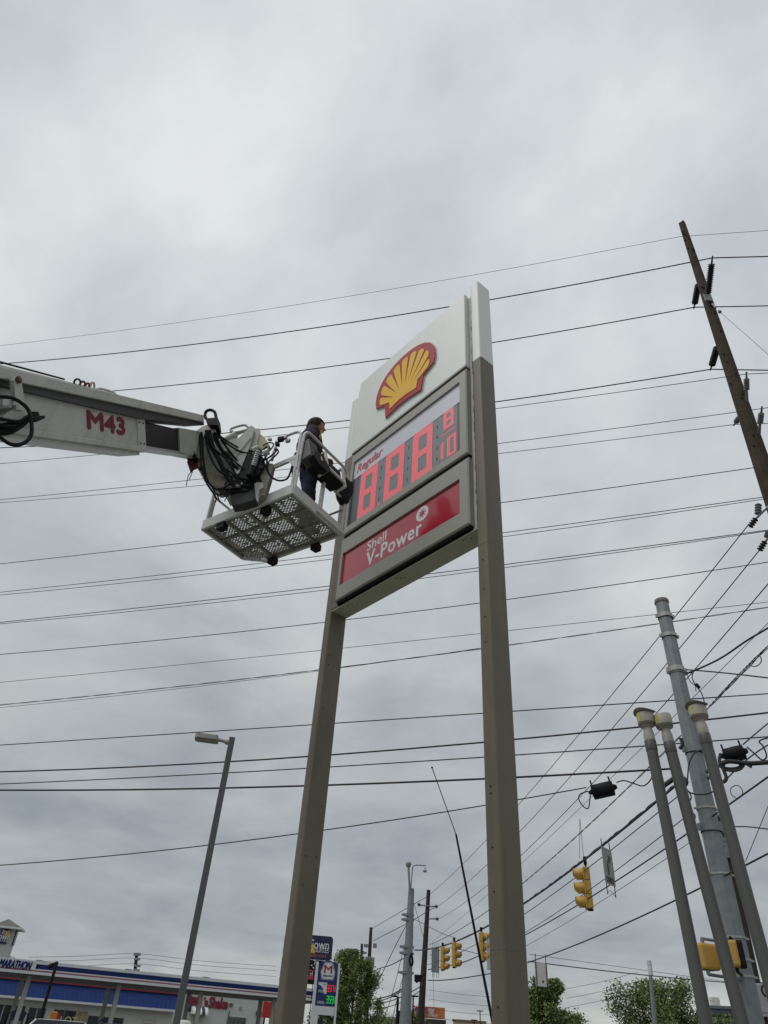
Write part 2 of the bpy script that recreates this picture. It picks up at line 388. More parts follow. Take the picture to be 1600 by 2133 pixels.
mb = MB(EMB); mb.prism(foot, 0.0922, 0.1003); mb.build('yellow_foot', M_shellyel, em)
for (z0, z1, m) in ((6.33, 9.165, M_post), (9.17, 10.55, M_white)):
    mb = MB(SF); mb.box((0.071, (z0 + z1) / 2, -0.016), (0.138, z1 - z0, 0.028)); mb.build('side_filler', m, sign)
# display panel
dp = frame_panel(0.15, 2.655, 7.475, 9.055, 0.22, 2.53, 7.60, 8.875, 'display_frame')
mb = MB(SF); mb.box((1.375, 8.698, 0.022), (2.312, 0.356, 0.02)); band = mb.build('grade_band', M_band, dp)
text_mb('Regular', SF @ Matrix.Translation((0.60, 8.665, 0.0321)), w=0.60, h=0.215, depth=0.002, shear=0.18, bold=0.03).build('grade_lettering', M_regred, band)
mb = MB(SF); mb.box((1.375, 8.058, 0.015), (2.312, 0.918, 0.02)); brd = mb.build('display_board', M_ledbg2, dp)
mb = MB(SF); mb.box((1.43, 8.058, 0.027), (2.06, 0.90, 0.006)); brd2 = mb.build('diode_board', M_ledbg, dp)
def uvmesh(o):
    me = o.data; uv = me.uv_layers.new(name='UVMap'); inv = SF.inverted(); og = ORG[o.name]
    for l in me.loops:
        q = inv @ (me.vertices[l.vertex_index].co + og); uv.data[l.index].uv = (q.x, q.y)
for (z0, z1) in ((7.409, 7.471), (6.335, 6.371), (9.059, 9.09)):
    mb = MB(SF); mb.box((1.4, (z0 + z1) / 2, 0.0), (2.49, z1 - z0, .058)); mb.build('shadow_gap_strip', M_dark, sign)  # black strips standing in for the shade in the gaps under the panels
def digit(s0, s1, z0, z1, w, segs='abcdefg', outline=False):
    zm = (z0 + z1) / 2; g = 0.0015; d0, d1 = 0.0302, 0.0335
    P = {'a': [(s0 + g, z1), (s1 - g, z1), (s1 - w, z1 - w), (s0 + w, z1 - w)], 'd': [(s0 + g, z0), (s0 + w, z0 + w), (s1 - w, z0 + w), (s1 - g, z0)],
         'f': [(s0, z1 - g), (s0 + w, z1 - w - g), (s0 + w, zm + g), (s0, zm + g)], 'b': [(s1, z1 - g), (s1, zm + g), (s1 - w, zm + g), (s1 - w, z1 - w - g)],
         'e': [(s0, z0 + g), (s0, zm - g), (s0 + w, zm - g), (s0 + w, z0 + w + g)], 'c': [(s1, z0 + g), (s1 - w, z0 + w + g), (s1 - w, zm - g), (s1, zm - g)],
         'g': [(s0 + w + .0015, zm + w / 2), (s1 - w - .0015, zm + w / 2), (s1 - w - .0015, zm - w / 2), (s0 + w + .0015, zm - w / 2)]}
    mb = MB(SF)
    for k in segs:
        p = P[k]
        if sum(p[i][0] * p[(i + 1) % len(p)][1] - p[(i + 1) % len(p)][0] * p[i][1] for i in range(len(p))) < 0: p = p[::-1]
        mb.prism(p, d0, d1)
    o = mb.build('lit_digit', M_led, brd2); uvmesh(o); return o
digit(0.425, 0.82, 7.625, 8.51, 0.118); digit(1.005, 1.415, 7.625, 8.51, 0.118); digit(1.59, 1.992, 7.625, 8.51, 0.118)
digit(2.20, 2.392, 8.185, 8.515, 0.055)
digit(2.145, 2.205, 7.655, 8.01, 0.055, 'bc'); digit(2.27, 2.438, 7.655, 8.01, 0.05, 'abcdef')
mb = MB(SF); mb.box((2.295, 8.105, 0.032), (0.29, 0.022, 0.003)); o = mb.build('fraction_bar', M_led, brd2); uvmesh(o)
mb = MB(SF); mb.box((0.91, 7.665, 0.032), (0.06, 0.05, 0.003)); o = mb.build('decimal_point', M_led, brd2); uvmesh(o)
mb = MB(SF)
for sx in (0.90, 1.50, 2.08):
    for k in range(4): mb.box((sx, 7.75 + k * 0.2, 0.0305), (0.012, 0.055, 0.002))
mb.build('board_vents', M_dark, brd2, 'stuff')
# red lower panel
rp_ = frame_panel(0.14, 2.662, 6.375, 7.405, 0.207, 2.513, 6.60, 7.135, 'lower_frame')
mb = MB(SF); mb.box((1.36, 6.8675, 0.022), (2.308, 0.537, 0.02)); redp = mb.build('red_panel', M_red, rp_)
text_mb('Shell', SF @ Matrix.Translation((0.935, 7.005, 0.0321)), w=0.40, h=0.155, depth=0.002, bold=0.012).build('upper_lettering', M_white_l, redp)
text_mb('V-Power', SF @ Matrix.Translation((1.285, 6.785, 0.0321)), w=1.08, h=0.225, depth=0.002, bold=0.028, spacing=1.08).build('large_lettering', M_white_l, redp)
EMF = SF @ Matrix.Translation((1.83, 6.985, 0.0321))
mb = MB(EMF); mb.prism([(0.112 * math.cos(2 * math.pi * k / 32), 0.112 * math.sin(2 * math.pi * k / 32)) for k in range(32)], 0, 0.002); rd = mb.build('round_emblem', M_white_l, redp)
mb = MB(EMF)
for k in range(10):
    a = 2 * math.pi * k / 10 + 0.2; b_ = a + 0.35
    mb.prism([(0.015 * math.cos(a - .6), 0.015 * math.sin(a - .6)), (0.03 * math.cos(a + .9), 0.03 * math.sin(a + .9)), (0.088 * math.cos(b_), 0.088 * math.sin(b_))], 0.0021, 0.0035)
mb.prism([(0.03 * math.cos(2 * math.pi * k / 16), 0.03 * math.sin(2 * math.pi * k / 16)) for k in range(16)], 0.0021, 0.0033)
mb.build('emblem_star', M_red, rd)
for (sx, sz) in ((1.87, 6.86), (1.965, 7.10)):
    text_mb('®', SF @ Matrix.Translation((sx, sz, 0.0321)), h=0.028, depth=0.001).build('small_mark', mat('pale_red_vinyl', (0.5, 0.25, 0.28), 0.5), redp)
rnd = random.Random(3)    # ragged sealant line between cabinet and post
zs_ = [6.33 + k * 0.0545 for k in range(81)]
ed_ = [(sR0 - 0.006 - (0.004 + 0.016 * rnd.random() ** 3), z) for z in zs_]
mb = MB(SF); mb.prism([(sR0 - 0.005, zs_[0])] + [(sR0 - 0.005, zs_[-1])] + ed_[::-1], -0.0295, -0.0275)
mb.build('peeling_sealant', mat('dark_sealant', (0.05, 0.05, 0.045), 0.8), body)
# ------------------------------------------------------------ aerial platform: basket
BZ = 6.6
bB = Vector((-1.073, 6.233, BZ)); bv = vec(54.0); bu = vec(144.0)
BL, BW = 1.47, 0.95
BF = frame(bB, bu, bv, ZUP)           # NB left-handed is avoided below by ordering
M_bwhite = mat('platform_white', (0.62, 0.62, 0.61), 0.45, var=0.12, scale=5, dirt=(0.3, 0.27, 0.22), dirtamt=0.35)
M_bgrey = mat('floor_grey', (0.27, 0.262, 0.225), 0.6, var=0.35, scale=9, dirt=(0.10, 0.09, 0.065), dirtamt=0.7)
M_steel = mat('dull_tube', (0.48, 0.48, 0.47), 0.4, metal=0.3, var=0.15)
def BP(u, v, h): return bB + bu * u + bv * v + ZUP * h
basket = thing('platform_basket', 'white lift basket with perforated floor held against the price sign', 'basket', BP(BL / 2, BW / 2, 0))
def bar(mb, p, q, wd, ht, up=ZUP):
    p, q = Vector(p), Vector(q); x = (q - p); l = x.length; x.normalize(); y = up.cross(x).normalized(); z = x.cross(y)
    o = mb.M; mb.M = frame((p + q) / 2, x, y, z); mb.box((0, 0, 0), (l, wd, ht)); mb.M = o; return mb
TH = 0.14
for name, p, q in (('toe_board', BP(0, 0, TH / 2), BP(BL, 0, TH / 2)), ('toe_board', BP(0, 0.004, TH / 2), BP(0, BW, TH / 2)), ('toe_board', BP(BL, 0, TH / 2), BP(BL, BW - .2, TH / 2)), ('toe_board', BP(0, BW, TH / 2), BP(BL - .26, BW, TH / 2)), ('toe_board', BP(BL, BW - .2, TH / 2 - .002), BP(BL - .26, BW, TH / 2 - .002))):
    mb = MB(); bar(mb, p, q, 0.03, TH); mb.build(name, M_bwhite, basket)
# floor: nine pressed trays of slotted plate between ribs
NU, NV = 4, 3
cu, cv = (BL - 0.06) / NU, (BW - 0.06) / NV
floor = MB(); bar(floor, BP(0.02, 0.02, 0.05), BP(0.02, BW - .02, 0.05), 0.03, 0.02); floor = floor.build('floor_edge', M_bgrey, basket)
for i in range(NU):
    for j in range(NV):
        mb = MB()      # one slotted tray between the ribs, slots staggered row by row
        u0, v0 = 0.03 + i * cu + 0.017, 0.03 + j * cv + 0.017; lu, lv = cu - 0.034, cv - 0.034
        nu, nv = 6, 13
        def q4(a0, b0, a1, b1): mb.add([BP(a0, b0, .03), BP(a1, b0, .03), BP(a1, b1, .03), BP(a0, b1, .03)], [(0, 1, 2, 3)])
        for b_ in range(nv):
            V0, V1 = v0 + lv * b_ / nv, v0 + lv * (b_ + 1) / nv; du = lu / nu; st0 = u0 + (du / 2 if b_ % 2 else 0); n_ = nu - (b_ % 2)
            if b_ in (0, nv - 1): q4(u0, V0, u0 + lu * (.35 if (i == NU - 1 and j == NV - 1 and b_) else 1), V1); continue
            if b_ % 2: q4(u0, V0, u0 + du / 2, V1); q4(u0 + lu - du / 2, V0, u0 + lu, V1)
            for a in range(n_):
                U0, U1 = st0 + du * a, st0 + du * (a + 1); dv = V1 - V0
                h0, h1, k0, k1 = U0 + du * .24, U1 - du * .26, V0 + dv * .31, V1 - dv * .33
                if (U1 - BL + .26) / .26 + (V1 - BW + .2) / .2 > 1.0: continue
                if random.random() < .13: q4(U0, V0, U1, V1); continue
                mb.add([BP(U0, V0, .03), BP(U1, V0, .03), BP(U1, V1, .03), BP(U0, V1, .03), BP(h0, k0, .03), BP(h1, k0, .03), BP(h1, k1, .03), BP(h0, k1, .03)], [(0, 1, 5, 4), (1, 2, 6, 5), (2, 3, 7, 6), (3, 0, 4, 7)])
        mb.build('floor_panel', M_bgrey, basket)
for i in range(NU + 1):
    mb = MB(); u = 0.03 + i * cu; bar(mb, BP(u, 0.02, 0.018), BP(u, BW - (0.02 if i < NU else .22), 0.018), 0.036, 0.03); mb.build('floor_rib', M_bgrey, basket)
for j in range(NV + 1):
    mb = MB(); v = 0.03 + j * cv; bar(mb, BP(0.02, v, 0.0215), BP(BL - (0.02 if j < NV else .28), v, 0.0215), 0.036, 0.03); mb.build('floor_rib', M_bgrey, basket)
for (px, py) in ((556, 1062), (464, 1095), (570, 1166), (660, 1138)):
    d = ray(px, py); p = ORI + d * ((BZ - 0.02 - CAMH) / d.z)
    mb = MB(frame(p, bu, bv, ZUP)); mb.prism([(-.065, -.045), (.065, -.045), (.05, .05), (-.04, .045)], -0.06, 0.02); mb.build('rubber_foot', M_rubber, basket)
mb = MB(); bar(mb, BP(-0.028, 0.42, 0.045), BP(-0.028, BW + .03, 0.045), 0.024, 0.05); mb.build('side_channel', M_bwhite, basket)
RT = 0.019
def rail(name, pts, r=RT, m=M_bwhite, n=6): mb = MB(); mb.tube(bez(pts, n) if len(pts) > 2 else pts, r, 8); return mb.build(name, m, basket)
H = 1.06
# near corner: two hoops
rail('corner_hoop', [BP(0, 0.02, .1), BP(0, 0.02, .5), BP(0, 0.02, H - .16), BP(0, 0.05, H - .04), BP(0, 0.15, H), BP(0, .5, H), BP(0, .84, H), BP(0, .925, H - .03), BP(0, .945, H - .12)], RT)
rail('corner_hoop', [BP(0.03, 0, .1), BP(0.03, 0, .5), BP(0.03, 0, H - .16), BP(0.06, 0, H - .05), BP(0.14, 0, H - .01), BP(0.30, 0, H), BP(0.40, 0, H - .03), BP(0.45, 0, H - .14), BP(0.46, 0, H - .34)], RT)
mb = MB(); mb.add([BP(.0, -.012, .62), BP(.0, -.012, .40), BP(.06, -.012, .44), BP(.16, -.012, .56), BP(.16, -.012, .62), BP(.0, .0, .62), BP(.0, .0, .40), BP(.06, .0, .44), BP(.16, .0, .56), BP(.16, .0, .62)], [(0, 1, 2, 3, 4), (9, 8, 7, 6, 5), (0, 5, 6, 1), (1, 6, 7, 2), (2, 7, 8, 3), (3, 8, 9, 4), (4, 9, 5, 0)]); mb.build('gusset', M_bwhite, basket)
mb = MB(); bar(mb, BP(0.0, 0, .585), BP(0.62, 0, .585), 0.03, 0.06); mb.build('mid_rail', M_bwhite, basket)
rail('mid_rail', [BP(0, 0.02, .56), BP(0, .45, .56), BP(0, .86, .56), BP(0, .935, .53), BP(0, .95, .44)], 0.016, M_steel)
mb = MB(); bar(mb, BP(0, .50, .1), BP(0, .50, .56), 0.035, 0.045, bu); mb.build('stanchion', M_bwhite, basket)
rail('corner_post', [BP(0, BW, .1), BP(0, BW, H - .1)])
rail('corner_post', [BP(BL - .02, 0.02, .1), BP(BL - .02, 0.02, H)])
rail('corner_post', [BP(BL - .13, BW - .1, .1), BP(BL - .13, BW - .1, H)])
rail('top_rail', [BP(BL - .02, 0.02, H), BP(BL - .02, BW - .25, H), BP(BL - .13, BW - .1, H)])
rail('mid_rail', [BP(BL - .02, 0.02, .55), BP(BL - .02, BW - .25, .55), BP(BL - .13, BW - .1, .55)], 0.016)
rail('mid_rail', [BP(0.02, BW, .42), BP(BL - .28, BW, .42), BP(BL - .13, BW - .1, .42)], 0.016, M_steel)
mb = MB(); bar(mb, BP(BL - .02, .05, .14), BP(BL - .02, .05, .5), 0.045, 0.03, bu); mb.build('stanchion', M_bwhite, basket)
# control console hung on the side rail
cons = thing('control_console', 'black control console strapped to the basket rail below the worker', 'controls', BP(-0.08, .45, .55))
CF = frame(BP(-0.03, .40, .66), bv, (-bu * 0.9 - ZUP * 0.30).normalized(), ZUP)
cz = (-bu + ZUP * 0.25).normalized(); cyv = cz.cross(bv).normalized()
CF = frame(BP(-0.05, .36, .67), bv, cyv, cz)
mb = MB(CF); mb.box((0.08, 0.0, -0.02), (0.50, 0.26, 0.20), 0.025); mb.build('console_box', M_black, cons)
mb = MB(CF); mb.box((-0.245, 0.03, 0.0), (0.17, 0.33, 0.16), 0.02); pnl = mb.build('side_panel', mat('charcoal_plastic', (0.045, 0.047, 0.05), 0.5), cons)
mb = MB(CF); mb.prism([(-0.33, -.16), (-.24, -.24), (-.06, -.24), (.02, -.13), (-.06, -.04), (-.28, -.04)], 0.03, 0.12); mb.build('lower_box', M_black, cons)
mb = MB(CF); mb.box((-0.165, -0.10, 0.125), (0.03, 0.075, 0.012), .004); mb.build('toggle_guard', mat('steel_grey', (0.35, .36, .36), .35, metal=.6), cons)
for x in (-0.02, 0.34):
    mb = MB(CF); mb.box((x, 0.02, 0.10), (0.035, 0.36, 0.022)); mb.box((x, 0.19, 0.03), (0.03, 0.022, 0.16)); mb.box((x, -0.16, 0.03), (0.03, 0.022, 0.16)); mb.build('guard_bracket', M_bwhite, cons)
mb = MB(CF); mb.box((0.16, -0.10, 0.108), (0.34, 0.035, 0.02)); mb.build('guard_bar', M_bwhite, cons)
bag = MB(frame(BP(0.02, BW - .02, .80), bv, bu, ZUP))
rnd = random.Random(11)
pf = [(0.02, -.30), (.07, -.27), (.10, -.2), (.115, -.08), (.11, 0.03), (.085, .07), (.03, .08)]
bag.lathe(pf, 9, False); bag.v = [v + Vector((rnd.uniform(-.018, .018), rnd.uniform(-.018, .018), rnd.uniform(-.012, .012))) for v in bag.v]
single(bag, 'tool_bag', mat('black_canvas', (0.012, .012, .014), .85, var=.3), 'slumped black canvas tool bag hung at the basket corner by the sign', 'bag', BP(0.02, BW, .5))
# ------------------------------------------------------------ telescopic boom
Pa = at(50, 858, 4.9); Pb = at(300, 906, 6.0)
ba = (Pb - Pa).normalized(); bs = ba.cross(ZUP).normalized(); bub = bs.cross(ba).normalized()
BMF = frame(Pb, ba, bub, bs)           # x along boom towards the tip, y up, z towards the camera side
HW = 0.125
inv = BMF.inverted()
def bpx(px, py, off=HW): q = inv @ onp(px, py, Pb + bs * off, bs); return (q.x, q.y)
M_boom = mat('boom_white', (0.50, 0.50, 0.46), 0.42, var=0.18, scale=3.5, dirt=(0.20, 0.18, 0.13), dirtamt=0.5)
M_boom2 = mat('beam_shade_grey', (0.05, 0.05, 0.052), 0.6, var=0.2)
M_navy = mat('dark_inner_section', (0.010, 0.010, 0.016), 0.4, var=0.2, spec=.3)
M_dkred = mat('dark_red_paint', (0.20, 0.02, 0.03), 0.5)
boom = thing('truck_boom', 'white telescopic truck boom with red lettering reaching in from the left', 'boom', Pa)
T0, T1 = bpx(50, 812), bpx(299, 871); Q0, Q1 = bpx(50, 897), bpx(302, 934)
x0 = -3.6
def line_at(p, q, x): return p[1] + (q[1] - p[1]) * (x - p[0]) / (q[0] - p[0])
ytop = (T0[1] + T1[1]) / 2; ybot = (Q0[1] + Q1[1]) / 2
xe = T1[0]
mb = MB(BMF); mb.box(((x0 + xe) / 2, (ytop + ybot) / 2, 0), (xe - x0, ytop - ybot, 2 * HW), 0.02); sec = mb.build('outer_section', M_boom, boom)
mb = MB(BMF); mb.box(((x0 + xe) / 2, ybot - 0.012, 0), (xe - x0 - 0.02, 0.055, 2 * HW + 0.03), 0.008); mb.build('lower_flange', M_boom, sec)
mb = MB(BMF); mb.box(((x0 + xe) / 2 - .05, ybot - 0.055, 0), (xe - x0 - 0.1, 0.035, 2 * HW - 0.02)); mb.build('wear_strip', M_boom, sec)
mb = MB(BMF); mb.box((xe - 0.07, (ytop + ybot) / 2 - .01, 0), (0.16, ytop - ybot + 0.03, 2 * HW + 0.025), 0.01); col_ = mb.build('end_collar', M_boom, sec)
mb = MB(BMF)
for (u, v) in ((-.11, .10), (-.04, .10), (-.11, -.11), (-.04, -.11)):
    mb.M = BMF @ Matrix.Translation((xe + u, (ytop + ybot) / 2 + v, HW + 0.012)); mb.lathe([(0.0, 0), (0.009, 0), (0.009, .006), (0, .006)], 8)
mb.build('collar_bolts', M_dark, col_, 'stuff')
m0, m1 = bpx(182, 875), bpx(259, 888)
text_mb('M43', BMF @ Matrix.Translation(((m0[0] + m1[0]) / 2, (m0[1] + m1[1]) / 2 + 0.0, HW + 0.0005)), w=(m1[0] - m0[0]), h=0.152, depth=0.003, bold=0.078).build('unit_lettering', mat('boom_red_vinyl', (0.18, 0.008, 0.026), .5, spec=.3), sec)
i1 = bpx(376, 0 + 915)[0]
mb = MB(BMF); mb.box(((xe + i1) / 2, (ytop + ybot) / 2 - 0.005, 0), (i1 - xe + .3, (ytop - ybot) * 0.90, 2 * HW - 0.04), 0.02); mb.build('inner_section', M_navy, boom)
mb = MB(BMF); mb.box(((xe + i1) / 2, ybot + 0.02, 0), (i1 - xe + .3, 0.028, 2 * HW - 0.03)); mb.build('inner_rail', M_steel, boom)
i2 = bpx(432, 915)[0]
mb = MB(BMF); mb.prism([(i1 - .02, ybot + .02), (i1 - .02, ytop - .01), (i2, ytop + .01), (i2 + .12, ytop - .10), (i2 + .10, ybot + .06), (i2 - .05, ybot + .0)], -HW, HW); tip = mb.build('boom_tip', M_boom, boom)
# beam above the boom
A0, A1 = bpx(0, 775, .20), bpx(425, 872, .20)
def beam(nm, p, q, h, z0, z1, m, dy=0.0, ch=0.006):
    p = Vector((p[0], p[1] + dy, 0)); q = Vector((q[0], q[1] + dy, 0)); x = (q - p).normalized(); y = Vector((-x.y, x.x, 0))
    o = MB(BMF @ frame((p + q) / 2, x, y, Vector((0, 0, 1)))); o.box((0, 0, (z0 + z1) / 2), ((q - p).length, h, z1 - z0), ch); return o.build(nm, m, boom)
d_ = Vector((A1[0] - A0[0], A1[1] - A0[1])).normalized(); A00 = (A0[0] - d_.x * 2.6, A0[1] - d_.y * 2.6)
top = beam('upper_beam', A00, A1, 0.085, -0.10, 0.20, M_boom)
W_ = [bpx(x, y, .165) for x, y in ((-90, 752), (425, 876), (425, 886), (300, 873), (45, 814), (-90, 780))]
mb = MB(BMF); mb.prism(W_[::-1], -0.08, 0.165); mb.build('beam_underside_shade', M_boom2, boom)  # infill coloured dark in place of the beam's shaded underside
A2, A3 = bpx(0, 760, .12), bpx(240, 822, .12)
A22 = (A2[0] - d_.x * 2.0, A2[1] - d_.y * 2.0)
beam('cover_strip', A22, A3, 0.05, -0.08, 0.12, M_boom, dy=-0.012)
mb = MB(BMF); mb.tube([(A22[0], A22[1] + .05, .10), (bpx(0, 754, .1)[0], bpx(0, 754, .1)[1], .10), (bpx(134, 790, .1)[0], bpx(134, 790, .1)[1], .10)], 0.008, 6); cab = mb.build('winch_cable', M_black, boom)
# hook and shackle chain, grab handle
def ring(mb, px, py, off, r, t, sq=1.0):
    c = bpx(px, py, off); mb.tube([(c[0] + r * sq * math.cos(a), c[1] + r * math.sin(a), off + 0.01 * math.sin(a)) for a in [2 * math.pi * k / 14 for k in range(15)]], t, 6)
mb = MB(BMF); ring(mb, 161, 797, .12, .030, .009, 1.5); mb.build('shackle', M_black, boom)
mb = MB(BMF); ring(mb, 172, 800, .12, .022, .010, 1.6); ring(mb, 182, 803, .11, .02, .010, 1.3); mb.build('hook_link', M_dkred, boom)
mb = MB(BMF); ring(mb, 192, 806, .10, .040, .011, .8); mb.build('lifting_ring', M_boom, boom)
h0, h1, h2, h3 = bpx(200, 811, .1), bpx(212, 812, .1), bpx(236, 820, .1), bpx(250, 830, .1)
mb = MB(BMF); mb.tube(bez([(h0[0], h0[1], .1), (h1[0], h1[1] + .01, .1), (h2[0], h2[1] + .01, .1), (h3[0], h3[1], .1)], 5), 0.011, 8); mb.build('grab_handle', M_boom, boom)
# link arm with pin at the left
mb = MB(BMF); P_ = [bpx(x, y, .26) for x, y in ((29, 792), (33, 784), (40, 786), (45, 793), (53, 845), (50, 855), (34, 853))]; mb.prism(P_[::-1] if False else P_, .225, .26); arm = mb.build('link_arm', M_boom, boom)
c = bpx(37, 791, .26); mb = MB(BMF @ Matrix.Translation((c[0], c[1], .26))); mb.lathe([(0, 0), (0.028, 0), (0.028, .015), (0, .018)], 12); mb.build('link_pin', mat('rusty_pin', (0.12, .05, .03), .7), arm)
mb = MB(BMF); P_ = [bpx(x, y, .22) for x, y in ((0, 868), (28, 848), (52, 850), (55, 862), (40, 872), (0, 882))]; mb.prism(P_, .12, .24); mb.build('hose_bracket', M_boom, boom)
mb = MB(BMF); P_ = [bpx(x, y, .2) for x, y in ((-10, 833), (16, 833), (18, 845), (-10, 846))]; mb.prism(P_, .14, .26); mb.build('valve_block', mat('cast_aluminium', (.45, .46, .46), .4, metal=.6), boom)
mb = MB(BMF); P_ = [bpx(x, y, .2) for x, y in ((63, 858), (70, 858), (73, 868), (84, 866), (84, 872), (66, 880), (60, 872))]; mb.prism(P_, .15, .24); mb.build('hose_clamp', M_black, boom)
def hose(pxs, D, r, m=M_rubber, parent=None, nm='hose'):
    pts = [at(x, y, (D[i] if isinstance(D, (list, tuple)) else D)) for i, (x, y) in enumerate(pxs)]
    mb = MB(); mb.tube(bez(pts, 6), r, 7); return mb.build(nm, m, parent or boom)
for k, (pxs, r) in enumerate((
        ([(-20, 828), (15, 827), (40, 836), (60, 856), (66, 890), (62, 912), (45, 925), (22, 925), (0, 910), (-20, 890)], .014),
        ([(-20, 866), (10, 874), (40, 878), (62, 868)], .013), ([(-20, 880), (10, 888), (38, 888), (64, 872)], .013),
        ([(-20, 892), (8, 898), (35, 892), (60, 874)], .015), ([(-20, 900), (8, 904), (30, 898), (55, 880), (66, 862)], .013),
        ([(-20, 874), (12, 880), (36, 880), (58, 872)], .016), ([(-20, 886), (10, 893), (36, 890), (60, 875)], .016), ([(30, 850), (48, 846), (58, 858), (66, 866)], .009))):
    hose(pxs, 4.45 + 0.03 * k, r)
# ------------------------------------------------------------ knuckle between boom and basket
KO = at(430, 920, 6.9); kx = Vector((0.985, -0.17, 0)).normalized(); kn = Vector((kx.y, -kx.x, 0))
KF = frame(KO, kx, ZUP, kn); kinv = KF.inverted()
def kpx(px, py, off=0.0): q = kinv @ onp(px, py, KO + kn * off, kn); return (q.x, q.y)
def plate(nm, pxs, o0, o1, m, parent=boom, fr=None):
    P_ = [kpx(x, y, o1) for x, y in pxs]
    if sum(P_[i][0] * P_[(i + 1) % len(P_)][1] - P_[(i + 1) % len(P_)][0] * P_[i][1] for i in range(len(P_))) < 0: P_ = P_[::-1]
    mb = MB(KF); mb.prism(P_, o0, o1)
    return mb.build(nm, m, parent)
M_kn = mat('knuckle_white', (0.44, 0.44, 0.41), 0.5, var=0.18, scale=5, dirt=(0.18, 0.16, 0.12), dirtamt=0.55)
M_kn2 = mat('knuckle_beige', (0.30, 0.275, 0.215), 0.6, var=0.2, scale=6, dirt=(0.15, 0.1, 0.07), dirtamt=0.7)
plate('tip_bracket', ((372, 925), (420, 889), (436, 883), (449, 887), (449, 897), (432, 905), (398, 924), (380, 932)), .10, .26, M_boom)
plate('tip_bracket_end', ((430, 880), (440, 877), (450, 883), (449, 886), (432, 884)), .10, .25, M_boom)
kn_ = plate('knuckle', ((396, 932), (430, 908), (470, 915), (500, 912), (522, 886), (530, 890), (540, 903), (535, 925), (520, 975), (512, 1002), (500, 1012), (465, 1010), (440, 1008), (412, 976)), -.22, .02, M_kn)
plate('knuckle_face', ((470, 938), (522, 888), (529, 896), (520, 930), (498, 985), (488, 990), (472, 962)), .02, .06, M_kn, kn_)
plate('knuckle_rib', ((478, 948), (520, 905), (522, 912), (490, 952)), .06, .075, M_kn, kn_)
plate('knuckle_lower', ((412, 977), (470, 992), (500, 1012), (470, 1014), (444, 1012)), .02, .05, M_kn2, kn_)
plate('yellowed_bracket', ((524, 903), (532, 893), (540, 892), (541, 903), (552, 912), (562, 928), (556, 940), (545, 936), (534, 925)), -.05, .0, mat('yellowed_paint', (.50, .47, .30), .6, var=.25, scale=8))
plate('mount_plate', ((545, 985), (557, 964), (569, 966), (562, 995), (551, 1030), (537, 1034), (535, 1010)), -.12, -.02, M_kn2)
plate('gusset', ((530, 1008), (536, 1004), (548, 1006), (549, 1014), (540, 1020), (537, 1045), (533, 1040)), -.02, .02, M_kn)
plate('mount_base', ((480, 1032), (505, 1025), (529, 1014), (531, 1030), (531, 1040), (505, 1049), (483, 1053)), -.15, -.02, mat('mount_dark_steel', (.045, .045, .043), .6, var=.25))
plate('mount_shelf', ((472, 1038), (482, 1028), (528, 1012), (534, 1016), (482, 1034)), -.2, -.05, M_kn)
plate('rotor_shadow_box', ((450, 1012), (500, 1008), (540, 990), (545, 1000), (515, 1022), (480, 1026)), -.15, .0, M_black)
plate('motor', ((498, 975), (512, 950), (530, 945), (548, 952), (540, 985), (520, 1000), (500, 995)), -.10, .05, M_black)
plate('reflector', ((389, 961), (398, 958), (411, 966), (410, 973), (402, 976), (396, 982)), .02, .05, mat('red_reflector', (.16, .02, .04), .3), boom)
plate('reflector_mount', ((388, 945), (408, 945), (412, 962), (398, 962), (390, 958)), .0, .04, M_black, boom)
def cyl(nm, p, q, r, o, m, parent=boom, n=12):
    a = KF @ Vector((*kpx(*p, o), o)); b_ = KF @ Vector((*kpx(*q, o), o)); mb = MB(); mb.tube([a, b_], r, n); return mb.build(nm, m, parent)
cyl('hydraulic_cylinder', (452, 926), (492, 905), .045, .0, M_boom); cyl('piston_rod', (490, 906), (508, 898), .02, .0, M_steel)
cyl('pivot_pin', (468, 949), (478, 946), .05, .07, mat('worn_brown_steel', (.06, .045, .035), .6)); cyl('white_fitting', (526, 938), (540, 932), .035, .09, M_boom)
for k in range(8): cyl('bellows_ring', (527.5 + k * 1.3, 971 - k * 4.0), (528.3 + k * 1.3, 969 - k * 4.0), .034, .08, M_steel)
cyl('bellows_core', (526, 974), (538, 940), .026, .08, M_black)
cyl('black_coupling', (520, 992), (527, 972), .045, .08, M_black); cyl('grey_fitting', (548, 945), (560, 940), .04, .06, M_steel)
mb = MB(KF); q = [(*kpx(x, y, .02), .02) for x, y in ((482, 899), (482, 893), (505, 886), (513, 887), (517, 892), (512, 896), (488, 901), (482, 897))]; mb.tube(bez(q, 4), .016, 7); mb.build('roller_loop', M_kn, boom)
plate('cable_guide', ((427, 862), (431, 871), (446, 870), (452, 866), (454, 885), (437, 885), (429, 877)), .20, .34, M_black)
mb = MB(KF); q = [(*kpx(x, y, .3), .3) for x, y in ((429, 872), (427, 864), (430, 857), (438, 854), (446, 857), (449, 864), (451, 876))]; mb.tube(bez(q, 4), .020, 7); mb.build('guide_hoop', M_black, boom)
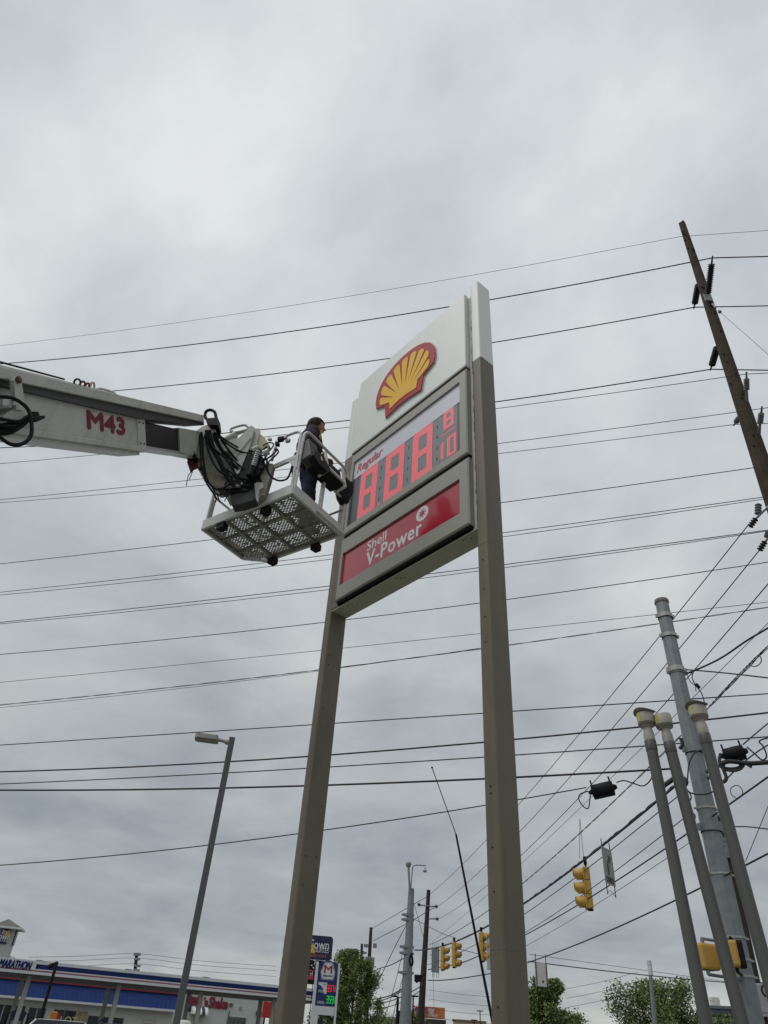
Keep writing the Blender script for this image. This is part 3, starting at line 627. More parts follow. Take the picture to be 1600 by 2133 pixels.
# sheaf of hoses
HO = []
rnd = random.Random(12)
for k in range(11):
    x = 428 + k * 2.6; j = lambda: rnd.uniform(-5, 5)
    HO.append(([(x, 897), (x + 8 + j(), 925 + j()), (x + 24 + j() + 1.5 * k, 962 + j()), (x + 44 + 2 * k + j(), 990 + j()), (x + 58 + 1.2 * k, 1014)], rnd.choice((.009, .011, .014, .017))))
HO += [([(420, 900), (422, 930), (424, 960), (432, 1000), (452, 1020), (470, 1014), (485, 1000)], .013), ([(415, 900), (418, 940), (420, 972), (430, 1005), (446, 1030), (452, 1040)], .011),
       ([(427, 905), (436, 945), (455, 980), (480, 992), (505, 995), (518, 985), (535, 950), (556, 930)], .012), ([(445, 900), (470, 922), (500, 940), (525, 945)], .012), ([(447, 898), (472, 918), (505, 936), (530, 940)], .012),
       ([(440, 1010), (450, 1028), (465, 1030), (480, 1020)], .009), ([(448, 1030), (450, 1038), (449, 1046)], .008), ([(452, 1030), (456, 1040), (458, 1045)], .008), ([(455, 1030), (462, 1036), (472, 1034), (468, 1044)], .006),
       ([(402, 976), (396, 985), (392, 992), (388, 1012)], .005), ([(403, 976), (400, 985), (394, 1000)], .005),
       ([(535, 950), (550, 948), (564, 936), (570, 925), (560, 922), (548, 928)], .009), ([(530, 965), (552, 958), (570, 945), (578, 935)], .011), ([(545, 985), (560, 962), (575, 948), (580, 940), (572, 935)], .010),
       ([(556, 955), (557, 978), (566, 994), (582, 1001), (598, 997), (606, 980), (612, 955)], .012), ([(518, 1000), (530, 975), (545, 965), (560, 940)], .012), ([(468, 1010), (478, 1000), (500, 1002), (520, 992)], .010),
       ([(412, 905), (404, 925), (405, 945), (416, 962)], .006)]
for k, (pxs, r) in enumerate(HO): hose(pxs, [6.62 - 0.006 * (k % 5) + (6.45 - 6.62) * max(0, (x - 500) / 100) for x, y in pxs], r, nm='hydraulic_hose')
# clutter around the pivot: valves and sockets
rnd = random.Random(5)
for (px, py, s_) in ((585, 915, .06), (593, 912, .05), (600, 918, .045), (578, 925, .05), (505, 962, .05), (512, 985, .05), (498, 1003, .045), (545, 975, .045), (532, 988, .05), (562, 915, .04), (420, 975, .045), (424, 985, .035), (405, 950, .035)):
    mb = MB(frame(at(px, py, 6.42 if px > 540 else 6.62), (kx + Vector((0, 0, rnd.uniform(-.5, .5)))).normalized(), Vector((0, 0, 1)), kn)); mb.box((0, 0, 0), (s_ * 1.3, s_, s_), s_ * .2); mb.build('valve', M_black if rnd.random() < .8 else M_steel, boom)
# ------------------------------------------------------------ the worker
def skin_obj(pts, edges, rad, root=0, sub=2):
    me = bpy.data.meshes.new('sk'); me.from_pydata([tuple(p) for p in pts], edges, [])
    o = bpy.data.objects.new('sk', me); COL.objects.link(o)
    md = o.modifiers.new('s', 'SKIN'); md.use_smooth_shade = True
    sv = me.skin_vertices[0].data
    for i, r in enumerate(rad): sv[i].radius = (r, r) if isinstance(r, float) else r
    sv[root].use_root = True
    sb = o.modifiers.new('d', 'SUBSURF'); sb.levels = sub; sb.render_levels = sub
    bpy.context.view_layer.update()
    m2 = bpy.data.meshes.new_from_object(o.evaluated_get(bpy.context.evaluated_depsgraph_get()))
    bpy.data.objects.remove(o); bpy.data.meshes.remove(me)
    vs = [v.co.copy() for v in m2.vertices]; fs = [tuple(p.vertices) for p in m2.polygons]; bpy.data.meshes.remove(m2)
    return vs, fs
pf = Vector((0.955, 0.30, 0)).normalized(); pr = Vector((pf.y, -pf.x, 0))
PFEET = Vector((-1.025, 6.845, BZ + 0.046))
PM = frame(PFEET, pf, pr, ZUP)         # (forward, right, up)
man = thing('person', 'worker with dark hair, plaid shirt and blue jeans standing in the basket', 'person', PFEET)
M_skin = mat('skin', (0.40, 0.17, 0.12), 0.5, var=0.08, scale=20)
M_hair = mat('dark_hair', (0.016, 0.011, 0.009), 0.7, var=0.4, scale=40, spec=.2)
M_jean = mat('blue_denim', (0.024, 0.036, 0.07), 0.9, var=0.35, scale=9, bump=.15)
M_boot = mat('brown_boot', (0.05, 0.035, 0.025), 0.7)
J = dict(pel=(0, 0, .95), sp=(-.015, 0, 1.12), ch=(-.04, 0, 1.31), nb=(-.05, 0, 1.455), nk=(-.025, 0, 1.535), hd=(0.0, 0, 1.60),
         hR=(0, .095, .90), kR=(.03, .115, .50), aR=(-.015, .12, .10), tR=(.15, .14, .05), hL=(0, -.095, .90), kL=(.09, -.10, .51), aL=(.07, -.11, .10), tL=(.23, -.12, .05),
         sR=(-.05, .185, 1.405), eR=(-.08, .27, 1.14), wR=(.13, .17, 1.00), pR=(.19, .15, .99), sL=(-.05, -.185, 1.405), eL=(.0, -.26, 1.14), wL=(.17, -.16, 1.03), pL=(.24, -.14, 1.02))
names = list(J); pts = [Vector(J[k]) for k in names]; ix = {k: i for i, k in enumerate(names)}
ed = [(ix[a], ix[b]) for a, b in (('pel', 'sp'), ('sp', 'ch'), ('ch', 'nb'), ('nb', 'nk'), ('nk', 'hd'), ('pel', 'hR'), ('hR', 'kR'), ('kR', 'aR'), ('aR', 'tR'), ('pel', 'hL'), ('hL', 'kL'), ('kL', 'aL'), ('aL', 'tL'), ('ch', 'sR'), ('sR', 'eR'), ('eR', 'wR'), ('wR', 'pR'), ('ch', 'sL'), ('sL', 'eL'), ('eL', 'wL'), ('wL', 'pL'))]
R_ = dict(pel=.12, sp=.12, ch=.13, nb=.07, nk=.052, hd=.05, hR=.085, kR=.058, aR=.042, tR=.035, hL=.085, kL=.058, aL=.042, tL=.035, sR=.055, eR=.042, wR=.027, pR=.026, sL=.055, eL=.042, wL=.027, pL=.026)
rad = [R_[k] for k in names]
for sd_, wr in (('R', 1), ('L', -1)):      # fingers: four unequal, bent, and a thumb off the side of the palm
    p0 = Vector(J['p' + sd_])
    for q, (dy, l) in enumerate(((-.026, .07), (-.009, .08), (.009, .076), (.026, .06))):
        a = p0 + Vector((.035, dy, -.004)); b = a + Vector((l * .55, 0, -.008)); c = b + Vector((l * .22, 0, -.035))
        k = len(pts); pts += [a, b, c]; rad += [.0095, .0085, .0075]; ed += [(ix['p' + sd_], k), (k, k + 1), (k + 1, k + 2)]
    a = p0 + Vector((.0, -wr * .035, -.006)); b = a + Vector((.03, -wr * .015, -.012)); c = b + Vector((.025, wr * .004, -.012))
    k = len(pts); pts += [a, b, c]; rad += [.011, .010, .0085]; ed += [(ix['p' + sd_], k), (k, k + 1), (k + 1, k + 2)]
vs, fs = skin_obj(pts, ed, rad)
mb = MB(PM); mb.add(vs, fs, True)
# head, looking at the sign
HC = Vector((.02, 0, 1.65)); bm = bmesh.new(); bmesh.ops.create_uvsphere(bm, u_segments=24, v_segments=18, radius=1)
def headpt(p):
    x, y, z = p; X = x * .106; Y = y * .084; Z = z * .128
    if z < -.15: k = 1 - .35 * (-z - .15); Y *= k; X *= (k if x < 0 else 1 - .12 * (-z - .15))
    if x > .6:
        n_ = math.exp(-((y / .13) ** 2)) * math.exp(-(((z + .10) / .2) ** 2)); X += .026 * n_
        X -= .010 * math.exp(-(((abs(y) - .32) / .14) ** 2)) * math.exp(-(((z - .07) / .10) ** 2))
        X += .007 * math.exp(-((y / .3) ** 2)) * math.exp(-(((z + .48) / .08) ** 2)); X += .012 * math.exp(-((y / .3) ** 2)) * math.exp(-(((z + .85) / .15) ** 2))
    return Vector((X, Y, Z))
for v in bm.verts: v.co = HC + headpt(v.co)
bm.verts.index_update(); mb.add([v.co.copy() for v in bm.verts], [[v.index for v in f.verts] for f in bm.faces], True); bm.free()
for s_ in (-1, 1):
    mb.M = PM @ frame(HC + Vector((-.008, s_ * .076, -.005)), Vector((1, 0, 0)), Vector((0, 0, 1)), Vector((0, -s_, 0))); mb.lathe([(0.0, -.004), (.02, -.012), (.028, -.004), (.018, .006)], 10)
mb.M = PM
bodyo = mb.build('body', M_skin, man)
for s_ in (-1, 1):
    e_ = MB(PM @ Matrix.Translation(HC + Vector((.083, s_ * .030, .008)))); e_.lathe([(0, -.011), (.008, -.008), (.011, 0), (.008, .008), (0, .011)], 10); e_.build('eye', mat('eye', (.35, .33, .3), .2), bodyo)
    e_ = MB(PM @ Matrix.Translation(HC + Vector((.094, s_ * .030, .008)))); e_.box((0, 0, 0), (.004, .008, .008), .002); e_.build('iris', M_black, bodyo)
    e_ = MB(PM); e_.box(tuple(HC + Vector((.090, s_ * .032, .030))), (.01, .036, .008), .003); e_.build('eyebrow', M_hair, bodyo)
m_ = MB(PM); m_.box(tuple(HC + Vector((.097, 0, -.058))), (.006, .042, .009), .003); m_.build('mouth', mat('lip', (.30, .10, .09), .5), bodyo)
# hair to the nape
mb = MB(PM); bm = bmesh.new(); bmesh.ops.create_uvsphere(bm, u_segments=40, v_segments=26, radius=1); rnd = random.Random(2)
keep = []
for v in bm.verts:
    p = v.co.copy(); x, y, z = p
    line = .42 if x > .42 else (-.30 if x > .05 else -1.0)
    n_ = 1 + .025 * math.sin(17 * y + 9 * x + 5 * z) + rnd.uniform(-.012, .012)
    q = Vector((x * .128, y * .106, z * .150)) * n_
    if z < -.2 and x < .3: q.x *= 1.05; q.y *= 1.02
    v.co = HC + q + Vector((-.014, 0, .006)); v.tag = z >= line
bm.verts.index_update()
for f in bm.faces:
    if all(v.tag for v in f.verts): keep.append([v.index for v in f.verts])
mb.add([v.co.copy() for v in bm.verts], keep, True); bm.free()
for k in range(130):      # loose locks
    a = rnd.uniform(1.9, 4.4); z0 = rnd.uniform(-.02, .10); r0 = .095
    p = HC + Vector((.118 * math.cos(a), .098 * math.sin(a), z0)); q = p + Vector((.02 * math.cos(a), .018 * math.sin(a), -.08)); t_ = q + Vector((rnd.uniform(-.02, .01), rnd.uniform(-.015, .015), -rnd.uniform(.03, .09)))
    mb.tube([p, q, t_], [.006, .005, .0015], 5)
for k in range(5): p = HC + Vector((-.10, rnd.uniform(-.05, .05), rnd.uniform(.0, .06))); mb.tube([p, p + Vector((-.03, .02, .012)), p + Vector((-.05, .03, -.006))], [.002, .0016, .0008], 4)
mb.build('hair', M_hair, man)
# plaid shirt
def plaid():
    m = bpy.data.materials.new('plaid_flannel'); m.use_nodes = True; t = m.node_tree; b = t.nodes['Principled BSDF']; b.inputs['Roughness'].default_value = .95
    tcn = t.nodes.new('ShaderNodeTexCoord'); sp = t.nodes.new('ShaderNodeSeparateXYZ'); t.links.new(tcn.outputs['Object'], sp.inputs[0])
    def wave(sock, f):
        q = t.nodes.new('ShaderNodeMath'); q.operation = 'MULTIPLY'; q.inputs[1].default_value = f; t.links.new(sock, q.inputs[0])
        s1 = t.nodes.new('ShaderNodeMath'); s1.operation = 'SINE'; t.links.new(q.outputs[0], s1.inputs[0])
        g_ = t.nodes.new('ShaderNodeMath'); g_.operation = 'GREATER_THAN'; g_.inputs[1].default_value = .1; t.links.new(s1.outputs[0], g_.inputs[0]); return g_.outputs[0]
    a_ = t.nodes.new('ShaderNodeMath'); a_.operation = 'ADD'; t.links.new(wave(sp.outputs[2], 75), a_.inputs[0]); t.links.new(wave(sp.outputs[0], 85), a_.inputs[1])
    rr = t.nodes.new('ShaderNodeValToRGB'); dv = t.nodes.new('ShaderNodeMath'); dv.operation = 'MULTIPLY'; dv.inputs[1].default_value = .5; t.links.new(a_.outputs[0], dv.inputs[0]); t.links.new(dv.outputs[0], rr.inputs[0])
    rr.color_ramp.elements[0].color = (.012, .012, .02, 1); rr.color_ramp.elements[1].color = (.065, .024, .036, 1); k = rr.color_ramp.elements.new(.5); k.color = (.024, .014, .026, 1)
    t.links.new(rr.outputs[0], b.inputs['Base Color']); return m
sp_ = [(0.0, 0, .90), (-.01, 0, 1.02), (-.02, 0, 1.14), (-.045, 0, 1.30), (-.055, 0, 1.42), (-.05, 0, 1.475), (-.05, .12, 1.43), (-.055, .19, 1.40), (-.07, .245, 1.27), (-.08, .272, 1.14), (.03, .22, 1.06), (.115, .175, 1.007), (-.05, -.12, 1.43), (-.055, -.19, 1.40), (-.03, -.24, 1.26), (.0, -.262, 1.14), (.09, -.21, 1.085), (.155, -.165, 1.036)]
se = [(0, 1), (1, 2), (2, 3), (3, 4), (4, 5), (4, 6), (6, 7), (7, 8), (8, 9), (9, 10), (10, 11), (4, 12), (12, 13), (13, 14), (14, 15), (15, 16), (16, 17)]
sr = [(.175, .20), (.175, .195), (.168, .19), (.17, .20), (.125, .165), (.07, .075), .095, .092, .076, .068, .058, .05, .095, .092, .076, .068, .058, .05]
vs, fs = skin_obj([Vector(p) for p in sp_], se, sr, 0, 2); mb = MB(PM)
mb.add([v + Vector((.006 * math.sin(40 * v.z + 9 * v.y), .006 * math.sin(33 * v.z + 12 * v.x), 0)) for v in vs], fs, True); mb.build('shirt', plaid(), man)
jp = [(0, 0, .98), (0, 0, .90), (0, .10, .86), (.03, .118, .50), (-.012, .122, .10), (0, -.10, .86), (.09, -.105, .51), (.07, -.112, .10), (.02, .112, .68), (.01, .12, .30), (.05, -.105, .68), (.08, -.11, .30)]
je = [(0, 1), (1, 2), (2, 8), (8, 3), (3, 9), (9, 4), (1, 5), (5, 10), (10, 6), (6, 11), (11, 7)]
jr = [(.15, .18), (.15, .175), .12, .09, .084, .12, .09, .084, .105, .084, .105, .084]
vs, fs = skin_obj([Vector(p) for p in jp], je, [r if isinstance(r, tuple) else r for r in jr], 1, 2); mb = MB(PM)
mb.add([v + Vector((.005 * math.sin(55 * v.z), .005 * math.sin(47 * v.z + 2), 0)) for v in vs], fs, True); mb.build('jeans', M_jean, man)
for (ax, ay, tx, ty) in ((-.015, .12, .16, .14), (.07, -.11, .24, -.12)):
    mb = MB(PM @ frame(Vector((ax, ay, .0)), Vector((tx - ax, ty - ay, 0)).normalized(), Vector((-(ty - ay), tx - ax, 0)).normalized(), ZUP))
    mb.prism([(-.07, -.04), (.10, -.048), (.20, -.035), (.225, 0), (.20, .035), (.10, .048), (-.07, .04)], 0.0, .045); mb.prism([(-.065, -.04), (.10, -.042), (.12, 0), (.10, .042), (-.065, .04)], .045, .12); mb.build('boot', M_boot, man)
belt = thing('tool_belt', 'tool pouch with hanging straps on the hip of the worker', 'tool belt', PFEET + ZUP * .9)
mb = MB(PM); mb.tube([Vector((.15 * math.cos(a), .185 * math.sin(a), .985)) for a in [2 * math.pi * k / 24 for k in range(25)]], .022, 6); mb.build('belt', M_black, belt)
mb = MB(PM); mb.box((-.12, .16, .86), (.14, .10, .22), .02); mb.build('pouch', mat('maroon_pouch', (.07, .012, .02), .8, var=.3), belt)
mb = MB(PM); mb.box((-.19, .10, .84), (.09, .10, .28), .02); mb.build('pouch', M_black, belt)
mb = MB(PM); mb.tube([Vector((-.20, .12, .76)), Vector((-.215, .13, .66)), Vector((-.20, .14, .52))], [.03, .02, .006], 6); mb.build('strap', M_black, belt)
mb = MB(PM); mb.tube([Vector((-.14, .20, .93)), Vector((-.16, .215, .85)), Vector((-.15, .21, .78))], .009, 6); mb.build('yellow_handle', mat('yellow_grip', (.5, .36, .05), .5), belt)
lan = MB(PM); lan.tube(bez([Vector((.02, .20, 1.40)), Vector((.05, .235, 1.36)), Vector((.045, .24, 1.30))], 4), .010, 6); lan.tube([Vector((.045, .24, 1.30)), Vector((.03, .245, 1.24)), Vector((.06, .25, 1.22))], .012, 6)
single(lan, 'lanyard', mat('yellow_cord', (.45, .36, .06), .7), 'short yellow cord dangling at the shoulder of the worker', 'cord', PFEET + ZUP * 1.2)
# ------------------------------------------------------------ lot light on a square pole
M_gal = mat('dark_grey_pole', (0.095, 0.10, 0.10), 0.5, var=.1, scale=2)
LD = 13.0; lt = at(484, 1537, LD); lb = Vector((lt.x, lt.y, 0))
lamp = thing('lot_light', 'grey square light pole with flat lamp head left of the price sign', 'street light', lb)
lx = Vector((math.cos(math.radians(-11 * -1)), 0, 0)); lax = vec(8); lay = Vector((-lax.y, lax.x, 0))
mb = MB(frame(lb, lax, lay, ZUP)); hw = .052; poly = rrect(2 * hw, 2 * hw, .012, 2); mb.prism(poly, 0, lt.z); lp = mb.build('pole', M_gal, lamp)
mb = MB(frame(lb, lax, lay, ZUP)); mb.box((0, 0, .02), (.3, .3, .04)); mb.box((0, 0, .3), (.5, .5, .5), .03); mb.build('footing', kerbm, lamp)
M_lamp = mat('lamp_bronze_grey', (.33, .33, .31), .4, var=.1)
zc_ = lt.z - .10
mb = MB(frame(Vector((lb.x, lb.y, 0)), lax, lay, ZUP)); mb.tube(bez([Vector((-hw, 0, zc_)), Vector((-.12, 0, zc_ + .02)), Vector((-.26, 0, zc_ + .035))], 5), [.045] * 5 + [.032] * 6, 8); arm_ = mb.build('arm', M_lamp, lamp)
mb = MB(frame(Vector((lb.x, lb.y, zc_ + .03)), lax, lay, ZUP)); sh = [(-.24, -.12), (-.28, -.15), (-.62, -.14), (-.66, -.10), (-.66, .10), (-.62, .14), (-.28, .15), (-.24, .12)]
mb.prism(sh, -.035, .02); mb.prism([(x * .96 - .02, y * .72) for x, y in sh], .02, .055); hd = mb.build('lamp_head', M_lamp, lamp)
mb = MB(frame(Vector((lb.x, lb.y, zc_ + .03)), lax, lay, ZUP)); mb.box((-.45, 0, -.037), (.30, .19, .012)); mb.build('lens', mat('lamp_lens', (.30, .28, .18), .2), hd)
# ------------------------------------------------------------ fuel-tank vent pipes
M_pipe = mat('grey_pipe', (0.092, 0.095, 0.087), 0.45, var=.12, scale=3, streak=.2)
M_vcap = mat('vent_cap_tan', (.40, .385, .33), .55, var=.15, scale=8, dirt=(.2, .18, .12), dirtamt=.4); M_vtop = mat('vent_top_brown', (.16, .15, .12), .6, var=.2)
M_yel = mat('yellow_sticker', (.55, .47, .07), .5, var=.15)
for (lab, top, azb, flange) in (('grey vent pipe with flared cap, nearest the price sign', (1356, 1552), 23.45, True), ('middle grey vent pipe with plain tan cap and yellow sticker', (1396, 1556), 26.3, False), ('grey vent pipe with flared cap in front of the steel pole, rightmost', (1469, 1538), 27.95, True)):
    D = 5.5; VS = .84; p = at(*top, D); b_ = pol(azb, D, 0.10)
    ax = (p - b_).normalized(); v = thing('vent_pipe', lab, 'vent pipe', b_, 'tank vent pipes beside the steel pole')
    mb = MB(); mb.tube([b_, p], .0405, 16); mb.build('pipe', M_pipe, v)
    xx = ax.orthogonal().normalized(); fr_ = frame(p, xx, ax.cross(xx), ax) @ Matrix.Scale(VS, 4)
    mb = MB(fr_); mb.lathe([(.0, -.055), (.049, -.055), (.051, -.05), (.051, .035), (.048, .04), (0, .04)], 18); mb.build('coupling', M_pipe, v)
    mb = MB(fr_); mb.lathe([(.045, .04), (.047, .055), (.047, .10), (.040, .135), (.034, .16), (.034, .175), (0, .18)], 18); nk_ = mb.build('cap_neck', M_vcap, v)
    mb = MB(fr_); mb.lathe([(0.03, .165), (.062, .17), (.072, .185), (.076, .20), (.078, .285), (.074, .29), (0, .29)], 20); cp = mb.build('vent_cap', M_vcap, v)
    mb = MB(fr_); mb.lathe([(.0665, .1705), (.0735, .182), (.0765, .198)], 20); mb.build('cap_shoulder', M_vtop, cp)
    if flange:
        mb = MB(fr_); n = 28; vs = []
        for k in range(n):
            a = 2 * math.pi * k / n; dz = .014 * math.cos(2 * a + .6); vs += [(.070 * math.cos(a), .070 * math.sin(a), .292), (.098 * math.cos(a), .098 * math.sin(a), .300 + dz), (.098 * math.cos(a), .098 * math.sin(a), .308 + dz)]
        vs.append((0, 0, .318)); f_ = []
        for k in range(n):
            j = (k + 1) % n; f_ += [(3 * k, 3 * j, 3 * j + 1, 3 * k + 1), (3 * k + 1, 3 * j + 1, 3 * j + 2, 3 * k + 2), (3 * k + 2, 3 * j + 2, 3 * n)]
        mb.add(vs, f_, True); mb.build('flared_lid', M_vtop, cp)
    # sticker wrapping the cap on its left side
    cdir = fr_.to_3x3().inverted() @ (Vector((-1, -.40, 0)))
    a0 = math.atan2(cdir.y, cdir.x); mb = MB(fr_); vs = [(.0792 * math.cos(a0 + q * .04), .0792 * math.sin(a0 + q * .04), z) for z in (.205, .28) for q in range(-4, 5)]
    mb.add(vs, [(i, i + 1, i + 10, i + 9) for i in range(8)]); mb.build('sticker', M_yel, cp)
# ------------------------------------------------------------ utility poles
M_wood = mat('weathered_wood', (0.078, 0.060, 0.043), 0.95, var=0.35, scale=3, dirt=(.028, .02, .014), dirtamt=.7, spec=.2, bump=.3)
M_wood2 = mat('dark_wood', (0.04, 0.032, 0.027), 0.9, var=0.3, scale=3, dirt=(.02, .016, .014), dirtamt=.6)
M_galv = mat('galvanised_steel', (0.235, 0.26, 0.275), 0.45, metal=0.3, var=0.28, scale=7, streak=.25, dirt=(.12, .13, .14))
M_wire = mat('wire_dark', (0.022, 0.023, 0.028), 0.6, var=.05); M_wire2 = mat('wire_grey', (0.06, 0.062, 0.07), 0.5, metal=.4, var=.05)
M_ins = mat('polymer_insulator', (0.030, 0.028, 0.035), .5, var=.1); M_insg = mat('grey_insulator', (.16, .165, .17), .45)
PW = pol(37.2, 15.0); PS = pol(25.75, 13.0); PF = pol(5.28, 63.0); PFS = pol(3.92, 50.0)
def plane_a(P, ang): a = math.radians(ang); return P, Vector((math.sin(a), -math.cos(a), 0)), Vector((math.cos(a), math.sin(a), 0))
def plane_2(P, Q): t = (Q - P).normalized(); return P, Vector((t.y, -t.x, 0)), t
def qfit(ts, zs):
    n = len(ts)
    if n == 1: return (0, 0, zs[0])
    if n == 2: b = (zs[1] - zs[0]) / (ts[1] - ts[0]); return (0, b, zs[0] - b * ts[0])
    S_ = [sum(t ** k for t in ts) for k in range(5)]; Y_ = [sum(z * t ** k for t, z in zip(ts, zs)) for k in range(3)]
    A = Matrix(((S_[4], S_[3], S_[2]), (S_[3], S_[2], S_[1]), (S_[2], S_[1], S_[0]))); r = A.inverted() @ Vector((Y_[2], Y_[1], Y_[0])); return tuple(r)
def wire(label, pxs, pl, r, extl=0.0, extr=0.0, off=0.0, right=None, m=None, name='overhead_wire', group='wires of the power line', cat='wire', nseg=26, parent=None, twist=0, maxfar=None):
    P, n, t = pl; P = P + n * off
    q = [onp(x, y, P, n) for x, y in pxs]; ts = [(v - P).dot(t) for v in q]; zs = [v.z for v in q]
    a, b, c = qfit(ts, zs)
    if a < 0: b_ = None
    t0, t1 = min(ts) - extl, max(ts) + extr
    pts = [P + t * tt + ZUP * (a * tt * tt + b * tt + c) for tt in [t0 + (t1 - t0) * k / nseg for k in range(nseg + 1)]]
    for p in pts: p.z = max(p.z, 3.2)
    if right:
        A_ = pts[-1] if ts[-1] > ts[0] else pts[0]
        nn = ray(*pxs[-1]).cross(ray(*right)); v = nn.cross(ZUP).normalized(); v = v if v.x > 0 else -v
        tail = [A_ + v * (k * 2.5) for k in range(1, 9)]; pts = pts + tail if ts[-1] > ts[0] else tail[::-1] + pts
    mb = MB()
    if twist:
        for ph in range(twist):
            L_ = 0; o = []; N_ = len(pts) * 8
            for k in range(N_):
                f = k / (N_ - 1) * (len(pts) - 1); i = min(int(f), len(pts) - 2); p = pts[i].lerp(pts[i + 1], f - i)
                ang = k * .9 + ph * 2 * math.pi / twist; o.append(p + n * (r * 1.1 * math.cos(ang)) + ZUP * (r * 1.1 * math.sin(ang)))
            mb.tube(o, r * .8, 5)
    else: mb.tube(pts, r, 6)
    if parent: return mb.build(name, m or M_wire, parent), pts
    mid = pts[len(pts) // 2]
    return single(mb, name, m or M_wire, label, cat, mid, group), pts
# tall wooden transmission pole
wt = at(1421, 466, 15.0); wm = at(1598, 1000, 15.0)
wb = wm + (wm - wt) * ((wm.z) / (wt.z - wm.z)); wb.z = 0
wpole = thing('utility_pole', 'tall weathered wooden power pole leaning in the upper right', 'utility pole', wb, 'utility poles')
mb = MB(); mb.tube([wb, wm, wt], [.26, .20, .10], 12); shaft = mb.build('shaft', M_wood, wpole)
mb = MB()
for (dx, dy, dz) in ((.06, .0, .12), (-.06, .02, -.02), (.0, .06, .05)): mb.tube([wt + Vector((dx, dy, -.2)), wt + Vector((dx * 1.1, dy * 1.1, .08 + dz))], [.04, .03], 5)
mb.build('split_top', M_wood, wpole)
mb = MB(); rnd = random.Random(4)
for k in range(26):
    f = rnd.random() ** .8; p = wm.lerp(wt, f); d = (ORI - p); d.z = 0; d.normalize(); rr = .20 + (.10 - .20) * f; sdv = Vector((d.y, -d.x, 0)); a = rnd.uniform(-.7, .7)
    q = p + (d * math.cos(a) + sdv * math.sin(a)) * rr; mb.tube([q, q + (d * math.cos(a) + sdv * math.sin(a)) * .025], .022, 6)
mb.build('bolt_heads', M_dark, shaft, 'stuff')
def sheds(p, q, r0, r1, n, core, name, m, parent):
    p, q = Vector(p), Vector(q); pts = []; rs = []
    for k in range(n):
        for f, r in ((.15, r1), (.45, r0), (.55, r0), (.95, r1)): pts.append(p.lerp(q, (k + f) / n)); rs.append(r)
    mb = MB(); mb.tube([p] + pts + [q], [core] + rs + [core], 10, smooth=False); return mb.build(name, m, parent)
PLA = plane_a(PW, -17)
def tipat(px, off): return onp(px[0], px[1], PW + PLA[1] * off, PLA[1])
for (base, tp, off, n, r0, r1, m) in (((1474, 622), (1484, 537), 1.0, 16, .105, .07, M_ins), ((1456, 585), (1446, 640), -1.0, 18, .10, .075, M_ins), ((1496, 716), (1481, 768), -1.0, 18, .10, .075, M_ins),
                                      ((1556, 846), (1555, 779), .75, 5, .075, .06, M_insg), ((1580, 912), (1587, 851), .75, 5, .075, .06, M_insg), ((1548, 858), (1530, 884), -.6, 5, .075, .06, M_insg)):
    p = at(*base, 15.0); q = tipat(tp, off); d = (q - p).normalized()
    a_, b_ = (p + d * .15, q - d * .16) if n > 10 else (p.lerp(q, .5), q - d * .12)
    o = sheds(a_, b_, r0, r1, n, .03, 'post_insulator', m, wpole)
    mb = MB(); mb.tube([p, a_], [.05, .03], 8); mb.tube([b_, q + d * .06], [.028, .02], 6); mb.build('insulator_stem', M_wire if n > 10 else M_galv, o)
mb = MB(); p = at(1476, 622, 14.78); mb.M = frame(p, Vector((1, 0, 0)), ZUP, Vector((0, -1, 0))); mb.box((0, .05, 0), (.22, .30, .04)); mb.build('mounting_bracket', M_galv, wpole)
g0 = at(1490, 640, 14.85); mb = MB(); mb.tube([at(1484, 633, 14.85), at(1491, 641, 14.8)], .03, 6); mb.tube([at(1497, 647, 14.7), at(1500, 650, 14.65)], [.03, .05], 6); mb.build('guy_strain', M_galv, wpole)
# (label, pixels, radius, offset, right pixel)
T_ = 'strung left from the tall wooden pole'
for lab, pxs, r, off, right, m in (
        ('thin topmost wire crossing near the tip of the tall wooden pole', [(0, 720), (1030, 565), (1418, 492.5)], .007, 0, (1600, 480), M_wire2),
        ('thick upper wire held by the raised black insulator, second from top', [(17, 757), (160, 744), (1030, 623), (1484, 537)], .017, 1.0, (1600, 534), None),
        ('thick wire passing behind the top of the scallop emblem panel', [(240, 814), (1030, 713), (1446, 640)], .017, -1.0, (1600, 637), None),
        ('thick wire passing behind the head of the worker', [(0, 933), (160, 925), (1035, 837), (1481, 769)], .017, -1.0, (1600, 771), None),
        ('thin wire just under the lowest long black insulator', [(0, 966), (160, 951), (1036, 851), (1555, 779)], .009, .75, (1600, 777), M_wire2),
        ('thin wire on the right-hand small grey insulator', [(0, 1041), (160, 1025), (1038, 924), (1587, 851)], .009, .75, (1600, 849), M_wire2),
        ('thin wire on the drooping small grey insulator', [(0, 1047.5), (160, 1034), (1040, 945), (1530, 884)], .009, -.6, (1600, 882), M_wire2)):
    wire(lab, pxs, PLA, r, 16, 0, off, right, m)
